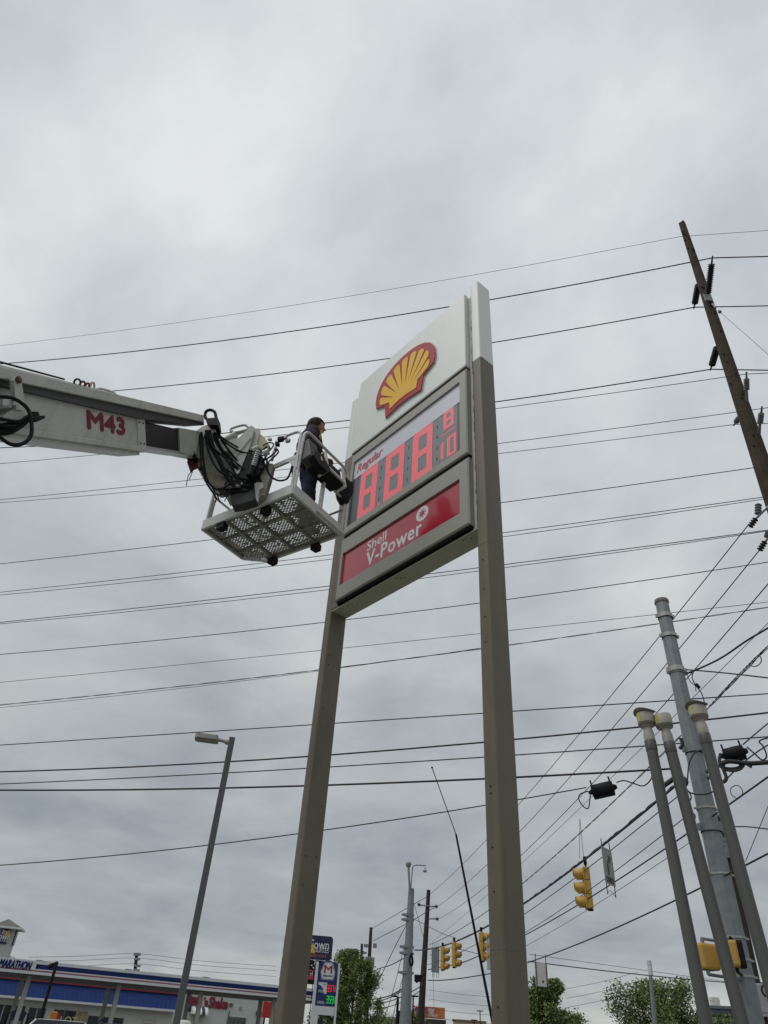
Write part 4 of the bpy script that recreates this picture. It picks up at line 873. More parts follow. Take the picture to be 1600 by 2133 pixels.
for lab, pxs, r in (
        ('single wire running below the small insulators to the pole', [(0, 1174.5), (160, 1157), (1045, 1047), (1230, 1022), (1600, 970)], .011),
        ('upper wire of the pair at the white dead-end insulator', [(0, 1233.5), (160, 1217), (1048, 1109.5), (1230, 1086), (1600, 1034)], .010),
        ('lower wire of the pair at the white dead-end insulator', [(0, 1239), (160, 1225), (1048, 1118), (1230, 1092.5), (1590, 1040)], .009),
        ('upper wire of the close pair just below the sign cabinet', [(0, 1296.5), (160, 1280), (1052, 1175.5), (1230, 1153.5), (1600, 1104)], .011),
        ('lower wire of the close pair just below the sign cabinet', [(0, 1299.5), (160, 1285), (1052, 1182), (1230, 1159), (1600, 1106)], .009),
        ('lone wire between the sign cabinet and the steel pole top', [(0, 1363), (160, 1350), (1056, 1248.5), (1230, 1225.5), (1600, 1171)], .011),
        ('faint wire touching the steel pole just under its cap', [(0, 1421.5), (160, 1406), (1060, 1313), (1230, 1295.5), (1600, 1254)], .007)):
    wire(lab, pxs, PLA, r, 16, 10, 0, None, M_wire2)
wire('twisted service cable passing the steel pole below its cap', [(0, 1468.5), (160, 1453), (1062, 1343), (1230, 1320.5), (1600, 1265)], PLA, .0075, 16, 10, twist=2, name='service_cable', cat='cable')
wire('thin companion wire under the twisted service cable at left', [(0, 1474), (160, 1458.5), (600, 1406), (1000, 1350)], PLA, .006, 12, 0, m=M_wire2)
PLS = plane_a(PS, -18)
for lab, pxs, r, xr in (
        ('single cable crossing above the flat lamp head of the grey light pole', [(0, 1552), (160, 1542), (1071, 1481), (1320, 1465), (1440, 1456), (1600, 1445)], .011, 8),
        ('thick communication cable crossing just below the flat lamp head', [(0, 1607.5), (160, 1603), (1075, 1540), (1320, 1515.5), (1600, 1485)], .016, 8),
        ('thinner cable between the two thick communication cables', [(0, 1633), (160, 1626.5), (1076, 1572.5), (1320, 1555.5), (1600, 1535)], .011, 8),
        ('thick communication cable, lowest of the close four', [(0, 1645.5), (160, 1646.5), (1079, 1618.5), (1320, 1606), (1412, 1601)], .018, 0)):
    wire(lab, pxs, PLS, r, 14, xr, -.05, None, None, 'communication_cable', 'communication cables along the street', 'cable')
wire('slanting service drop ending at the black splice case', [(0, 1802), (160, 1790), (1005, 1678), (1082, 1665), (1222, 1641)], PLS, .010, 10, 0, -.05, None, None, 'service_drop', 'communication cables along the street', 'cable')
# diagonal wires running away along the cross road
PLB = plane_2(PW, PF)
B_ = 'wires along the cross road'
for lab, pxs, r, tw in (
        ('uppermost diagonal wire running from the white dead-end insulator', [(1562, 1098), (1370, 1323), (1295, 1420), (1082, 1675), (1012, 1753), (895, 1863)], .013, 0),
        ('second diagonal wire running to the far wooden pole crossarm', [(1582, 1147), (1320, 1465), (1086, 1728), (1013, 1804), (912, 1888)], .013, 0),
        ('third diagonal wire running behind the steel pole to the far pole', [(1600, 1218), (1395, 1452), (1320, 1540), (1088, 1780), (916, 1913)], .013, 0),
        ('thin pale diagonal wire between the diagonal conductors and the twisted line', [(1600, 1300), (1440, 1455), (1090, 1795), (1015, 1865), (900, 1962)], .008, 0),
        ('twisted diagonal cable above the signal span cable', [(1600, 1348), (1470, 1480), (1320, 1630), (1092, 1838), (895, 1968)], .013, 2)):
    wire(lab, pxs, PLB, r, 3 if '1600' in str(pxs[0][0]) else 0, 0, 0, None, M_wire2 if 'thin' in lab else None, 'overhead_wire', B_, twist=tw)
PLC = plane_2(PS, PFS)
C_ = 'cables of the signal span'
_, span = wire('thick lashed span cable carrying the traffic signals', [(1425, 1628), (1320, 1703), (1215, 1790), (1095, 1885), (1015, 1932), (925, 1968), (862, 1980)], PLC, .021, 0, 0, 0, None, None, 'span_cable', C_, 'cable', 40)
rnd = random.Random(9)
wob = []
for k in range(len(span) - 1):
    for f in (0, .2, .4, .6, .8): wob.append(span[k].lerp(span[k + 1], f) + ZUP * (.030 + rnd.uniform(-.012, .012)) + nc_ * rnd.uniform(-.015, .015) if False else span[k].lerp(span[k + 1], f) + ZUP * (.026 + rnd.uniform(-.012, .014)))
mb = MB(); mb.tube(wob, [rnd.uniform(.010, .019) for _ in wob], 6)
single(mb, 'signal_cable', M_wire, 'lumpy signal cable lashed along the top of the thick span cable', 'cable', span[10], C_)
for lab, pxs, r, e0 in (
        ('wire running just below the span cable to the far poles', [(1411, 1662), (1320, 1733), (1096, 1898), (1010, 1960), (895, 2008)], .010, 0),
        ('thin wire meeting the back of the near traffic signal', [(1424, 1705), (1320, 1786), (1105, 1936)], .009, 0),
        ('thick cable passing the foot of the near traffic signal', [(1600, 1618), (1433, 1737), (1320, 1811), (1105, 1942)], .014, 3),
        ('thin tether wire below the turn-lane sign', [(1437, 1755), (1320, 1834), (1150, 1940), (1104, 1966)], .006, 0),
        ('lowest thick cable slanting below the turn-lane sign', [(1600, 1778), (1415, 1872), (1200, 1968), (1100, 2005)], .014, 3)):
    wire(lab, pxs, PLC, r, e0, 2, 0, None, M_wire2 if 'thin' in lab else None, 'overhead_wire', C_)
PLD = plane_a(pol(12, 40), 15)
wire('cable crossing low behind the blank hanging sign', [(1101, 2003), (1200, 2014), (1340, 2032), (1450, 2041)], PLD, .022, 0, 8, 0, None, None, 'overhead_wire', 'far crossing wires', 'wire')
wire('faint wire above the low cable behind the hanging sign', [(1103, 1988), (1200, 2001), (1340, 2021), (1450, 2036)], PLD, .010, 0, 8, 0, None, M_wire2, 'overhead_wire', 'far crossing wires', 'wire')
# steel strain pole
spt = at(1378, 1253, 13.0); spb = Vector((PS.x, PS.y, 0))
spole = thing('strain_pole', 'thick galvanised steel pole with bands behind the vent pipes', 'pole', spb)
mb = MB(); mb.tube([spb, spt], [.176, .124], 10, smooth=False); sshaft = mb.build('shaft', M_galv, spole)
mb = MB(frame(spt, Vector((1, 0, 0)), Vector((0, 1, 0)), ZUP)); mb.lathe([(.138, -.05), (.142, -.02), (.13, .03), (0, .06)], 10, False); mb.build('cap', M_vtop, spole)
M_band2 = mat('pale_steel_band', (.42, .42, .39), .45, metal=.3, var=.15)
def sp_at(py):
    az = 25.75; lo, hi = 0.0, spt.z
    for _ in range(40):
        z = (lo + hi) / 2; p = ROT.transposed() @ (Vector((PS.x, PS.y, z)) - ORI); y = CY - FPX * p.y / -p.z
        if y > py: lo = z
        else: hi = z
    return lo, .176 + (.124 - .176) * lo / spt.z
for py, hh, m in ((1284, .085, M_band2), (1325, .075, M_band2), (1396, .10, M_band2), (1402, .05, M_galv), (1562, .12, M_galv), (1685, .03, M_band2), (1724, .13, M_galv), (1822, .025, M_band2), (1954, .03, M_band2), (2000, .03, M_band2), (2035, .03, M_band2)):
    z, rr = sp_at(py); mb = MB(frame(Vector((PS.x, PS.y, z)), Vector((1, 0, 0)), Vector((0, 1, 0)), ZUP)); mb.lathe([(rr, -hh / 2), (rr + .012, -hh / 2), (rr + .012, hh / 2), (rr, hh / 2)], 10, False)
    for s_ in (-1, 1): mb.box((s_ * (rr + .03), 0, 0), (.05, .05, hh * .8))
    b_ = mb.build('clamp_band', m, spole)
    if hh > .07: mb = MB(frame(Vector((PS.x, PS.y, z)), Vector((1, 0, 0)), Vector((0, 1, 0)), ZUP)); mb.lathe([(rr + .013, -hh / 2 - .012), (rr + .02, -hh / 2 - .008), (rr + .013, -hh / 2)], 10, False); mb.build('band_edge', M_dark, b_)
# cable loops and hardware on the pole
def pxtube(nm, pxs, D, r, m=M_wire, parent=None, n=6):
    pts = [at(x, y, D[i] if isinstance(D, (list, tuple)) else D) for i, (x, y) in enumerate(pxs)]; mb = MB(); mb.tube(bez(pts, n), r, 6); return mb.build(nm, m, parent)
for pxs, r in (([(1432, 1625), (1436, 1590), (1448, 1568), (1468, 1562), (1480, 1568)], .012), ([(1425, 1640), (1440, 1652), (1465, 1655), (1488, 1648), (1500, 1640)], .012), ([(1416, 1560), (1422, 1550), (1418, 1538)], .03), ([(1425, 1650), (1424, 1670), (1436, 1690), (1440, 1712), (1446, 1735), (1450, 1755)], .018), ([(1428, 1640), (1440, 1660), (1432, 1680), (1448, 1700), (1440, 1720)], .012), ([(1472, 1610), (1480, 1600), (1484, 1612), (1474, 1622)], .03), ([(1420, 1618), (1430, 1628), (1424, 1640)], .035), ([(1375, 1642), (1395, 1628), (1412, 1615)], .04)):
    pxtube('cable_loop', pxs, 12.7, r, M_wire, spole)
pxtube('side_wire', [(1430, 1395), (1480, 1399), (1530, 1404), (1600, 1412), (1660, 1418)], [12.8, 12.6, 12.4, 12.2, 12.0], .012, M_wire, spole)
pxtube('jumper', [(1430, 1402), (1444, 1398), (1500, 1372), (1555, 1335), (1600, 1308), (1650, 1275)], [12.8, 12.7, 12.4, 12.1, 11.8, 11.6], .018, M_wire, spole)
pxtube('drip_loop', [(1445, 1398), (1442, 1412), (1450, 1428), (1462, 1445), (1468, 1465)], 12.5, .010, M_wire, spole)
pxtube('drip_loop', [(1432, 1406), (1438, 1420), (1448, 1428), (1450, 1440)], 12.5, .008, M_wire, spole)
pxtube('splice_sleeve', [(1450, 1425), (1457, 1433)], 12.5, .03, M_black, spole)
wire('twisted wire with a dangling connector loop at right edge', [(1475, 1475), (1520, 1425), (1600, 1345)], plane_a(pol(27, 9.5), 20), .0055, 0, 3, 0, None, None, 'service_cable', 'cables at the right edge', 'cable', twist=2)
pxtube('service_cable', [(1570, 1372), (1582, 1366), (1586, 1378), (1575, 1388), (1560, 1386)], 9.9, .007, M_wire)
tag(bpy.context.scene.objects[-1] if False else [o for o in COL.objects if o.name.startswith('service_cable')][-1], 'small looped jumper with black connector near right edge', 'cable', 'cables at the right edge')
# splice cases
def splice(lab, px0, px1, D, r):
    p, q = at(*px0, D), at(*px1, D); t = thing('splice_case', lab, 'cable splice', (p + q) / 2, 'black splice cases'); d = (q - p).normalized(); y = ZUP.cross(d).normalized(); f_ = frame((p + q) / 2, d, y, d.cross(y))
    l = (q - p).length; mb = MB(f_ @ frame(Vector((0, 0, 0)), Vector((0, 1, 0)), Vector((0, 0, 1)), Vector((1, 0, 0)))); mb.lathe([(.02, -l * .66), (.05, -l * .5), (r * .55, -l / 2), (r, -l * .48), (r, -l * .1), (r * 1.03, -l * .08), (r * 1.03, l * .3), (r, l * .32), (r, l * .49), (r * .5, l * .5), (.03, l * .66)], 12); mb.build('case', M_black, t)
    mb = MB(f_); mb.box((0, -r * .2, -r * .95), (l * .96, r * .5, r * .5), .01); mb.build('latch_rail', M_black, t)
    for s_ in (-.42, .42): mb = MB(f_); mb.box((s_ * l, 0, r * 1.25), (.025, .03, r * .9)); mb.build('hanger', M_black, t)
    return t
sc1 = splice('black splice case hanging left of the vent pipes', (1233, 1650), (1278, 1640), 13.0, .115)
sc2 = splice('black splice case on coiled cable at the right edge', (1508, 1575), (1551, 1565), 11.5, .10)
def loop_thing(lab, pxs, D, r, nm='cable_loop', g='loose cable loops'):
    pts = bez([at(x, y, D) for x, y in pxs], 8); mb = MB(); mb.tube(pts, r, 6); return single(mb, nm, M_wire, lab, 'cable', pts[0], g)
loop_thing('looped cable tail hanging under the left splice case', [(1225, 1648), (1208, 1655), (1207, 1668), (1218, 1682), (1226, 1683), (1229, 1665), (1230, 1650)], 12.95, .010)
loop_thing('cable arching from the left splice case to the vent pipe', [(1284, 1630), (1300, 1626), (1320, 1632), (1340, 1637), (1355, 1625), (1362, 1605)], 12.9, .011)
for k, (a, b_, ph) in enumerate(((24, 9, 0), (20, 7, .4), (26, 8, .9), (22, 10, 1.4))):
    pass
mb = MB()
for k, (a, b_) in enumerate(((24, 9), (20, 7), (26, 8), (17, 9), (22, 11))):
    mb.tube([at(1522 + k + a * math.cos(q), 1593 + k * .6 + b_ * math.sin(q), 11.45 - .01 * k) for q in [2 * math.pi * j / 20 for j in range(21)]], .016, 6)
single(mb, 'cable_coil', M_wire, 'coil of black cable below the right splice case', 'cable', at(1522, 1593, 11.45), 'loose cable loops')
loop_thing('thick black cable trunk leaving right from the coil', [(1500, 1592), (1520, 1586), (1560, 1590), (1600, 1588), (1660, 1584)], 11.4, .034)
loop_thing('black tail hooking down from the coil', [(1502, 1570), (1499, 1585), (1508, 1605), (1513, 1622), (1506, 1630)], 11.4, .028)
loop_thing('short stub end sticking from the coil', [(1545, 1588), (1556, 1592), (1566, 1598)], 11.4, .022)
loop_thing('thin cable swooping from the right splice case to the edge', [(1556, 1556), (1572, 1570), (1588, 1583), (1597, 1575), (1590, 1555), (1582, 1544), (1600, 1537), (1650, 1525)], 11.4, .011)
loop_thing('small open cable ring above the thick slanting cable', [(1535, 1664), (1524, 1655), (1522, 1644), (1530, 1637), (1540, 1638), (1547, 1648), (1545, 1660)], 11.6, .006)
wire('diagonal wire passing behind the right splice case', [(1512, 1625), (1545, 1592), (1600, 1552)], plane_a(pol(27, 12.2), 30), .012, 0, 3, 0, None, None, 'overhead_wire', 'cables at the right edge')
wire('diagonal wire meeting the top of the right splice case', [(1548, 1550), (1565, 1535), (1600, 1505)], plane_a(pol(27, 12.2), 30), .012, 0, 3, 0, None, None, 'overhead_wire', 'cables at the right edge')
# dead-end insulators at the right edge
for lab, px in (('dead-end insulator string at the end of the uppermost diagonal wire', [(1562, 1098), (1575, 1080), (1580, 1050)]), ('dead-end insulator string at the right edge below the tall pole', [(1582, 1147), (1594, 1128), (1602, 1108)])):
    D = 14.6; t = thing('dead_end_insulator', lab, 'insulator', at(*px[1], D), 'dead-end insulators')
    sheds(at(*px[0], D), at(*px[1], D), .07, .03, 4, .02, 'strain_bells', M_ins, t); p, q = at(px[1][0] + 4, px[1][1] - 8, D), at(*px[2], D)
    sheds(p, q, .075, .045, 4, .03, 'line_post', mat('white_porcelain', (.17, .175, .18), .4), t)
    mb = MB(); mb.tube([at(px[1][0], px[1][1], D), at(px[1][0] + 14, px[1][1] - 14, D), at(px[1][0] + 30, px[1][1] - 28, D)], .03, 6); mb.build('bracket', M_galv, t)
# guy wire to the right of the tall pole
pts = [at(1499, 649, 14.7), at(1600, 738, 13.3), at(1700, 830, 12.2)]; mb = MB(); mb.tube(pts, .006, 5); single(mb, 'guy_wire', M_wire2, 'thin guy wire slanting down right from the tall wooden pole', 'wire', pts[0])
# ------------------------------------------------------------ traffic signals and hanging signs
M_sig = mat('signal_yellow', (0.54, 0.325, 0.07), 0.55, var=.10, scale=2)
M_lens = {c: mat('lens_' + c, v, .25) for c, v in (('red', (.16, .01, .01)), ('amber', (.22, .10, .01)), ('green', (.01, .10, .06)))}
def signal_head(lab, top, facing, hgt=.92, hang=.22):
    """top: point on the span cable; facing: the way the lenses look"""
    t = thing('traffic_signal', lab, 'traffic light', top - ZUP * (hang + hgt), 'traffic signals on the span cable')
    f = Vector(facing).normalized(); x = f.cross(ZUP).normalized()
    F_ = frame(top - ZUP * (hang + hgt), x, -f, ZUP)     # -y looks out
    s = hgt / 3
    mb = MB(F_)
    for k in range(3): mb.box((0, .075, s * (k + .5)), (.30, .14, s - .006), .018)
    hs = mb.build('housing', M_sig, t)
    mb = MB(F_)
    for k in range(3): mb.box((0, .0, s * (k + .5)), (.335, .022, s - .012), .008)
    mb.build('door', M_sig, hs)
    for k, c in enumerate(('green', 'amber', 'red')):
        z = s * (k + .5); r = s * .44
        mb = MB(F_ @ frame(Vector((0, -.012, z)), Vector((1, 0, 0)), Vector((0, 0, 1)), Vector((0, -1, 0)))); mb.lathe([(r * .92, 0), (r * .8, .02), (0, .035)], 16); mb.build('lens', M_lens[c], t)
        n = 16; vs = []
        for j in range(n + 1):
            a = math.radians(-52 + 284 * j / n); L_ = .27 if True else .1; dr = .10 * max(0, -math.sin(a))
            for rr in (r, r - .008): vs += [(rr * math.cos(a), -.012, z + rr * math.sin(a)), (rr * math.cos(a), -.012 - .21 + dr * 1.1, z + rr * math.sin(a) - .015)]
        fs = []
        for j in range(n):
            b0, b1 = 4 * j, 4 * j + 4; fs += [(b0, b1, b1 + 1, b0 + 1), (b0 + 2, b0 + 3, b1 + 3, b1 + 2), (b0 + 1, b1 + 1, b1 + 3, b0 + 3)]
        mb = MB(F_); mb.add(vs, fs, True); mb.build('visor', M_sig, t)
    mb = MB(F_); mb.tube([(0, .08, hgt), (0, .08, hgt + hang)], .022, 8); mb.box((0, .08, hgt + hang * .55), (.09, .07, .10), .01); mb.box((0, .08, hgt + hang), (.14, .08, .07), .01); mb.build('hanger', M_black, t)
    mb = MB(F_); mb.box((.0, .09, -.015), (.12, .12, .03), .01); mb.build('bottom_cap', M_black, t)
    return t
Pc, nc, tc_ = PLC
def onspan(px, py): return onp(px, py, Pc, nc)
signal_head('near yellow traffic signal hanging right of the price sign posts', onspan(1211, 1788), -ROADA + Vector((.12, -.15, 0)), .86, .2)
signal_head('far yellow traffic signal, left of the pair beside the wooden pole', onspan(926, 1966), ROADA + Vector((.0, -.12, 0)), .88, .12)
signal_head('far yellow traffic signal, right of the pair beside the wooden pole', onspan(950, 1956), ROADA + Vector((.0, -.12, 0)), .88, .12)
signal_head('yellow traffic signal half hidden by the right sign post', onspan(1007, 1934), ROADA + Vector((.0, -.12, 0)), .88, .12)
# near signal tether wires
p_ = onspan(1208, 1705); q_ = onspan(1211, 1788); mb = MB(); mb.tube([p_, q_ + Vector((-.04, 0, 0))], .006, 5); mb.tube([p_, q_ + Vector((.06, 0, 0))], .006, 5); single(mb, 'signal_tether', M_wire, 'pair of thin suspension wires above the near traffic signal', 'wire', q_)
M_signw = mat('sign_backlit_grey', (.30, .32, .31), .5, var=.08); M_signt = mat('sign_ink', (.045, .05, .05), .5)
# ONLY sign
o_ = at(1268, 1805, 16.4); hx = Vector((.65, .76, 0)).normalized(); hn = Vector((hx.y, -hx.x, 0)); OF = frame(o_, hx, ZUP, hn) @ Matrix.Scale(.80, 4)
only = thing('lane_sign', 'hanging turn-lane sign with curved arrow and ONLY lettering', 'sign', o_ - ZUP * .45)
mb = MB(OF); mb.prism(rrect(.62, .86, .03, 3), -.012, 0.0); pn = mb.build('panel', M_signw, only)
arw = [(-.03, -.18), (.035, -.18), (.035, .02), (.06, .11), (.10, .15), (.06, .19), (.22, .24), (.19, .06), (.15, .10), (.12, .05), (.105, -.02)]
arw = [(-.045, -.2), (.03, -.2), (.03, .0), (.05, .09), (.10, .15), (.045, .20), (.20, .27), (.215, .08), (.16, .11), (.125, .06), (.105, 0), (.105, -.2)]
arw = [(-.06, -.2), (.02, -.2), (.02, .02), (.045, .11), (.09, .16), (.03, .23), (.22, .26), (.20, .06), (.145, .11), (.11, .07), (.10, .02)][:0] + [(-.08, -.20), (.0, -.20), (.0, .02), (.03, .10), (.08, .14), (.12, .08), (.20, .25), (.02, .27), (.06, .20), (-.02, .15), (-.08, .05)]
mb = MB(OF); mb.prism(arw, .004, .008); mb.build('arrow', M_signt, pn)
text_mb('ONLY', OF @ Matrix.Translation((0, -.32, .004)), w=.46, h=.13, depth=.004, bold=.04).build('lettering', M_signt, pn)
for s_ in (-1, 1):
    mb = MB(OF); mb.tube([(s_ * .25, -.68, -.014), (s_ * .25, .62, -.014)], .012, 6); mb.build('hanger_rod', M_black, only)
mb = MB(OF); mb.tube(bez([(-.25, -.66, -.014), (-.05, -.56, -.014), (.25, -.66, -.014)], 5), .006, 5); mb.build('bottom_tie', M_black, only)
# blank sign on the far cable
b0 = at(1128, 2030, 38); BFm = frame(b0, Vector((1, .1, 0)).normalized(), ZUP, Vector((.1, -1, 0)).normalized())
bs_ = thing('hanging_sign', 'blank pale back of a sign hanging above the dark evergreen', 'sign', b0 - ZUP * .5)
mb = MB(BFm); mb.prism(rrect(.58, .90, .04, 3), -.02, 0); mb.build('panel', mat('sign_back_pale', (.62, .61, .58), .5), bs_)
for s_ in (-1, 1): mb = MB(BFm); mb.tube([(s_ * .24, -.75, .02), (s_ * .24, .78, .02)], .018, 6); mb.build('hanger_rod', M_black, bs_)
mb = MB(BFm); mb.tube([(.05, -.26, .0), (.05, -.26, .02)], .045, 8); mb.build('bolt', M_dark, bs_)
# lane sign on the hidden far signal, small striped sign near the pair
o2 = onspan(1004, 1987) + Vector((.25, -.3, 0)); F2 = frame(o2, Vector((.55, .83, 0)), ZUP, Vector((.83, -.55, 0)))
t = thing('lane_sign', 'white hanging sign with dark curve beside the half hidden signal', 'sign', o2 - ZUP * .5)
mb = MB(F2); mb.prism(rrect(.6, 1.0, .04, 3), -.01, 0); mb.build('panel', mat('white_sheet', (.6, .6, .58), .5), t); mb = MB(F2); mb.tube(bez([(0, -.3, .004), (-.02, 0, .004), (.1, .25, .004)], 5), .03, 5); mb.build('curve_mark', M_signt, t)
o2 = onspan(907, 2000); F2 = frame(o2, Vector((.9, .4, 0)).normalized(), ZUP, Vector((.4, -.9, 0)).normalized())
t = thing('hanging_sign', 'small grey sign hanging left of the far pair of signals', 'sign', o2 - ZUP * .5)
mb = MB(F2); mb.box((0, 0, 0), (.42, 1.0, .02)); mb.build('panel', mat('pale_grey_sheet', (.36, .38, .38), .5), t)
for s_ in (-.16, -.05, .07, .17): mb = MB(F2); mb.tube([(s_, -.7, .02), (s_, .7, .02)], .012, 5); mb.build('hanger_rod', M_galv, t)
# pedestrian signals on the steel pole
def ped(lab, px, D, face):
    o = at(*px, D); f = Vector(face).normalized(); x = f.cross(ZUP).normalized(); F_ = frame(o, x, ZUP, -f)
    t = thing('pedestrian_signal', lab, 'crossing signal', o - ZUP * .22, 'pedestrian signals on the steel pole')
    mb = MB(F_); mb.box((0, 0, 0), (.30, .32, .12), .035); mb.build('housing', M_sig, t)
    mb = MB(F_); mb.prism(rrect(.30, .32, .035, 3), -.125, -.058); mb.build('hood', M_black, t)
    return t, F_
t, F_ = ped('amber pedestrian signal box seen from behind, beside the steel pole', (1476, 1993), 12.4, (-.35, .95, 0))
for h in (.215, -.215):
    mb = MB(); a = F_ @ Vector((-.06, h * .75, 0)); b_ = F_ @ Vector((-.06, h, 0)); c_ = Vector((PS.x - .1, PS.y - .12, b_.z)); mb.tube([a, b_], .026, 8); mb.tube([b_, c_], .021, 8); mb.build('bracket', M_galv, t)
t, F_ = ped('amber pedestrian signal seen edge-on against the steel pole', (1529, 1988), 12.40, (.93, -.36, 0))
for h in (.20, -.20):
    mb = MB(); a = F_ @ Vector((.0, h * .8, 0)); b_ = F_ @ Vector((0, h, 0)); c_ = Vector((PS.x, PS.y, b_.z)); mb.tube([a, b_], .026, 8); mb.tube([b_, c_], .021, 8); mb.build('bracket', M_black, t)
# dark wooden pole behind the steel pole
D = 20.0; a = at(1500, 1702, D); b_ = at(1588, 2125, D); b0 = b_ + (b_ - a) * (b_.z / (a.z - b_.z)); b0.z = 0
dp_ = thing('utility_pole', 'dark wooden pole with clustered hardware just right of the steel pole', 'utility pole', b0, 'utility poles')
mb = MB(); mb.tube([b0, a], [.15, .095], 10); mb.build('shaft', M_wood2, dp_)
rnd = random.Random(8)
mb = MB()
for k in range(16): p = at(1500 + rnd.uniform(-6, 20), 1700 + k * 5.5, D - .15); mb.M = frame(p, Vector((1, 0, 0)), Vector((0, 1, 0)), ZUP); mb.box((0, 0, 0), (rnd.uniform(.08, .3), .12, rnd.uniform(.04, .12)))
mb.build('line_hardware', M_galv, dp_, 'stuff')
p = at(1588, 2080, D - .3); mb = MB(frame(p, Vector((.96, -.28, 0)), Vector((.28, .96, 0)), ZUP)); mb.box((0, 0, 0), (.42, .2, .52), .02); mb.box((0, 0, -.29), (.48, .22, .05)); mb.build('meter_box', mat('meter_grey', (.33, .34, .35), .5), dp_)
p = at(1566, 2052, D - .3); mb = MB(frame(p, Vector((.96, -.28, 0)), Vector((.28, .96, 0)), ZUP)); mb.box((0, 0, 0), (.10, .1, .10), .01); mb.build('small_box', mat('tan_box', (.6, .48, .25), .5), dp_)
mb = MB(); q = at(1596, 2064, D - .5); mb.tube([q + Vector((.09 * math.cos(a_), 0, .10 * math.sin(a_))) for a_ in [2 * math.pi * k / 16 for k in range(17)]], .02, 6); mb.tube([at(1565, 2047, D - .3), at(1598, 2050, D - .3)], .025, 6); mb.build('conduit_ring', M_black, dp_)
loop_thing('thin cable with two clips right of the vent pipes', [(1530, 1722), (1552, 1722), (1575, 1724), (1600, 1727), (1660, 1732)], 14.0, .010)
loop_thing('pale thin guy line at the right edge', [(1553, 1795), (1600, 1680), (1640, 1580)], 14.0, .006)
# whip antenna
wp0, wp1, wp2 = at(900, 1599, 9.0), at(950, 1738, 9.0), at(1022, 2108, 9.0)
wg = wp2 + (wp2 - wp1) * (wp2.z / (wp1.z - wp2.z)); wg.z = 0
wh = thing('whip_antenna', 'long black whip antenna leaning beside the right sign post', 'antenna', wg)
mb = MB(); mb.tube([wg, wp2, wp1], [.020, .0155, .012], 8); mb.build('mast', M_black, wh)
mb = MB(); mb.tube([wp1, wp0], .0055, 6); mb.build('whip', M_black, wh)
mb = MB(frame(wp0, Vector((1, 0, 0)), Vector((0, 1, 0)), ZUP)); mb.lathe([(0, -.012), (.012, -.006), (.014, 0), (.012, .008), (0, .014)], 8); mb.build('tip_ball', M_black, wh)
mb = MB(frame(wg, Vector((1, 0, 0)), Vector((0, 1, 0)), ZUP)); mb.lathe([(.12, 0), (.12, .03), (.05, .05), (.045, .3), (0, .32)], 12); mb.build('base_mount', M_galv, wh)
# ------------------------------------------------------------ far poles on the cross road
f0 = Vector((PFS.x, PFS.y, 0)); ft = at(857, 1851, 50); fs_ = thing('strain_pole', 'distant steel strain pole topped by a bowl lamp and a hook lamp', 'pole', f0)
mb = MB(); mb.tube([f0, ft], [.42, .19], 12); mb.build('shaft', M_galv, fs_)
mb = MB(); mb.tube([at(854, 1860, 49.6), at(851, 1806, 49.6)], .07, 8); mb.build('lamp_mast', M_galv, fs_)
mb = MB(frame(at(851, 1800, 49.6), Vector((1, 0, 0)), Vector((0, 1, 0)), ZUP)); mb.lathe([(0, -.2), (.14, -.17), (.16, -.05), (.20, .0), (.16, .12), (0, .16)], 12); mb.build('bowl_lamp', M_lamp, fs_)
mb = MB(); mb.tube(bez([at(856, 1850, 49.6), at(859, 1815, 49.6), at(863, 1803, 49.6), at(887, 1803, 49.6)], 6), .035, 6); mb.build('hook_arm', M_galv, fs_)
mb = MB(frame(at(885.5, 1806, 49.6), Vector((1, 0, 0)), Vector((0, 1, 0)), ZUP)); mb.lathe([(.0, 0), (.05, -.02), (.06, -.14), (.12, -.2), (.13, -.3), (0, -.3)], 10); mb.build('hook_lamp', M_lamp, fs_)
for y in (1905, 1915, 1972, 1985, 2026):
    p = at(857 - (y - 1905) * .045, y, 49.7); mb = MB(frame(Vector((f0.x, f0.y, p.z)), Vector((1, 0, 0)), Vector((0, 1, 0)), ZUP)); rq = .42 - (.42 - .19) * p.z / ft.z; mb.lathe([(rq, -.07), (rq + .04, -.07), (rq + .04, .07), (rq, .07)], 10, False); mb.box((rq + .1, 0, 0), (.14, .10, .12)); mb.box((-rq - .1, 0, 0), (.14, .10, .12)); mb.build('clamp_band', M_galv, fs_)
mb = MB(); mb.tube(bez([at(857, 1985, 49.3), at(860, 2003, 49.3), at(857, 2012, 49.3), at(853, 2000, 49.3), at(856, 1988, 49.3)], 5), .06, 6); mb.build('cable_coil', M_black, fs_)
g0_ = Vector((PF.x, PF.y, 0)); gt = at(893, 1854, 63)
b_ = at(876, 2133, 63); fw = thing('utility_pole', 'distant dark wooden pole between the bowl lamp and the far signals', 'utility pole', Vector((b_.x, b_.y, 0)), 'utility poles')
mb = MB(); mb.tube([Vector((b_.x, b_.y, 0)), b_, gt], [.30, .27, .15], 10); mb.build('shaft', M_wood2, fw)
for (x0, y0, x1, y1) in ((894, 1888, 912, 1888), (893, 1888, 870, 1884), (892, 1914, 914, 1914)):
    mb = MB(); mb.tube([at(x0, y0, 62.8), at(x1, y1, 62.8)], .05, 6); b2 = mb.build('crossarm', M_galv, fw)
    sheds(at(x1 - 6 if x1 > x0 else x1 + 6, y1, 62.7), at(x1, y1 + 1, 62.7), .16, .06, 3, .04, 'insulator', M_ins, b2)
mb = MB(); mb.tube([at(868, 2045, 57), at(884, 2026, 58)], .10, 7); mb.box(tuple(at(871, 2038, 57)), (.5, .3, .4)); mb.build('span_bundle', M_black, fw)
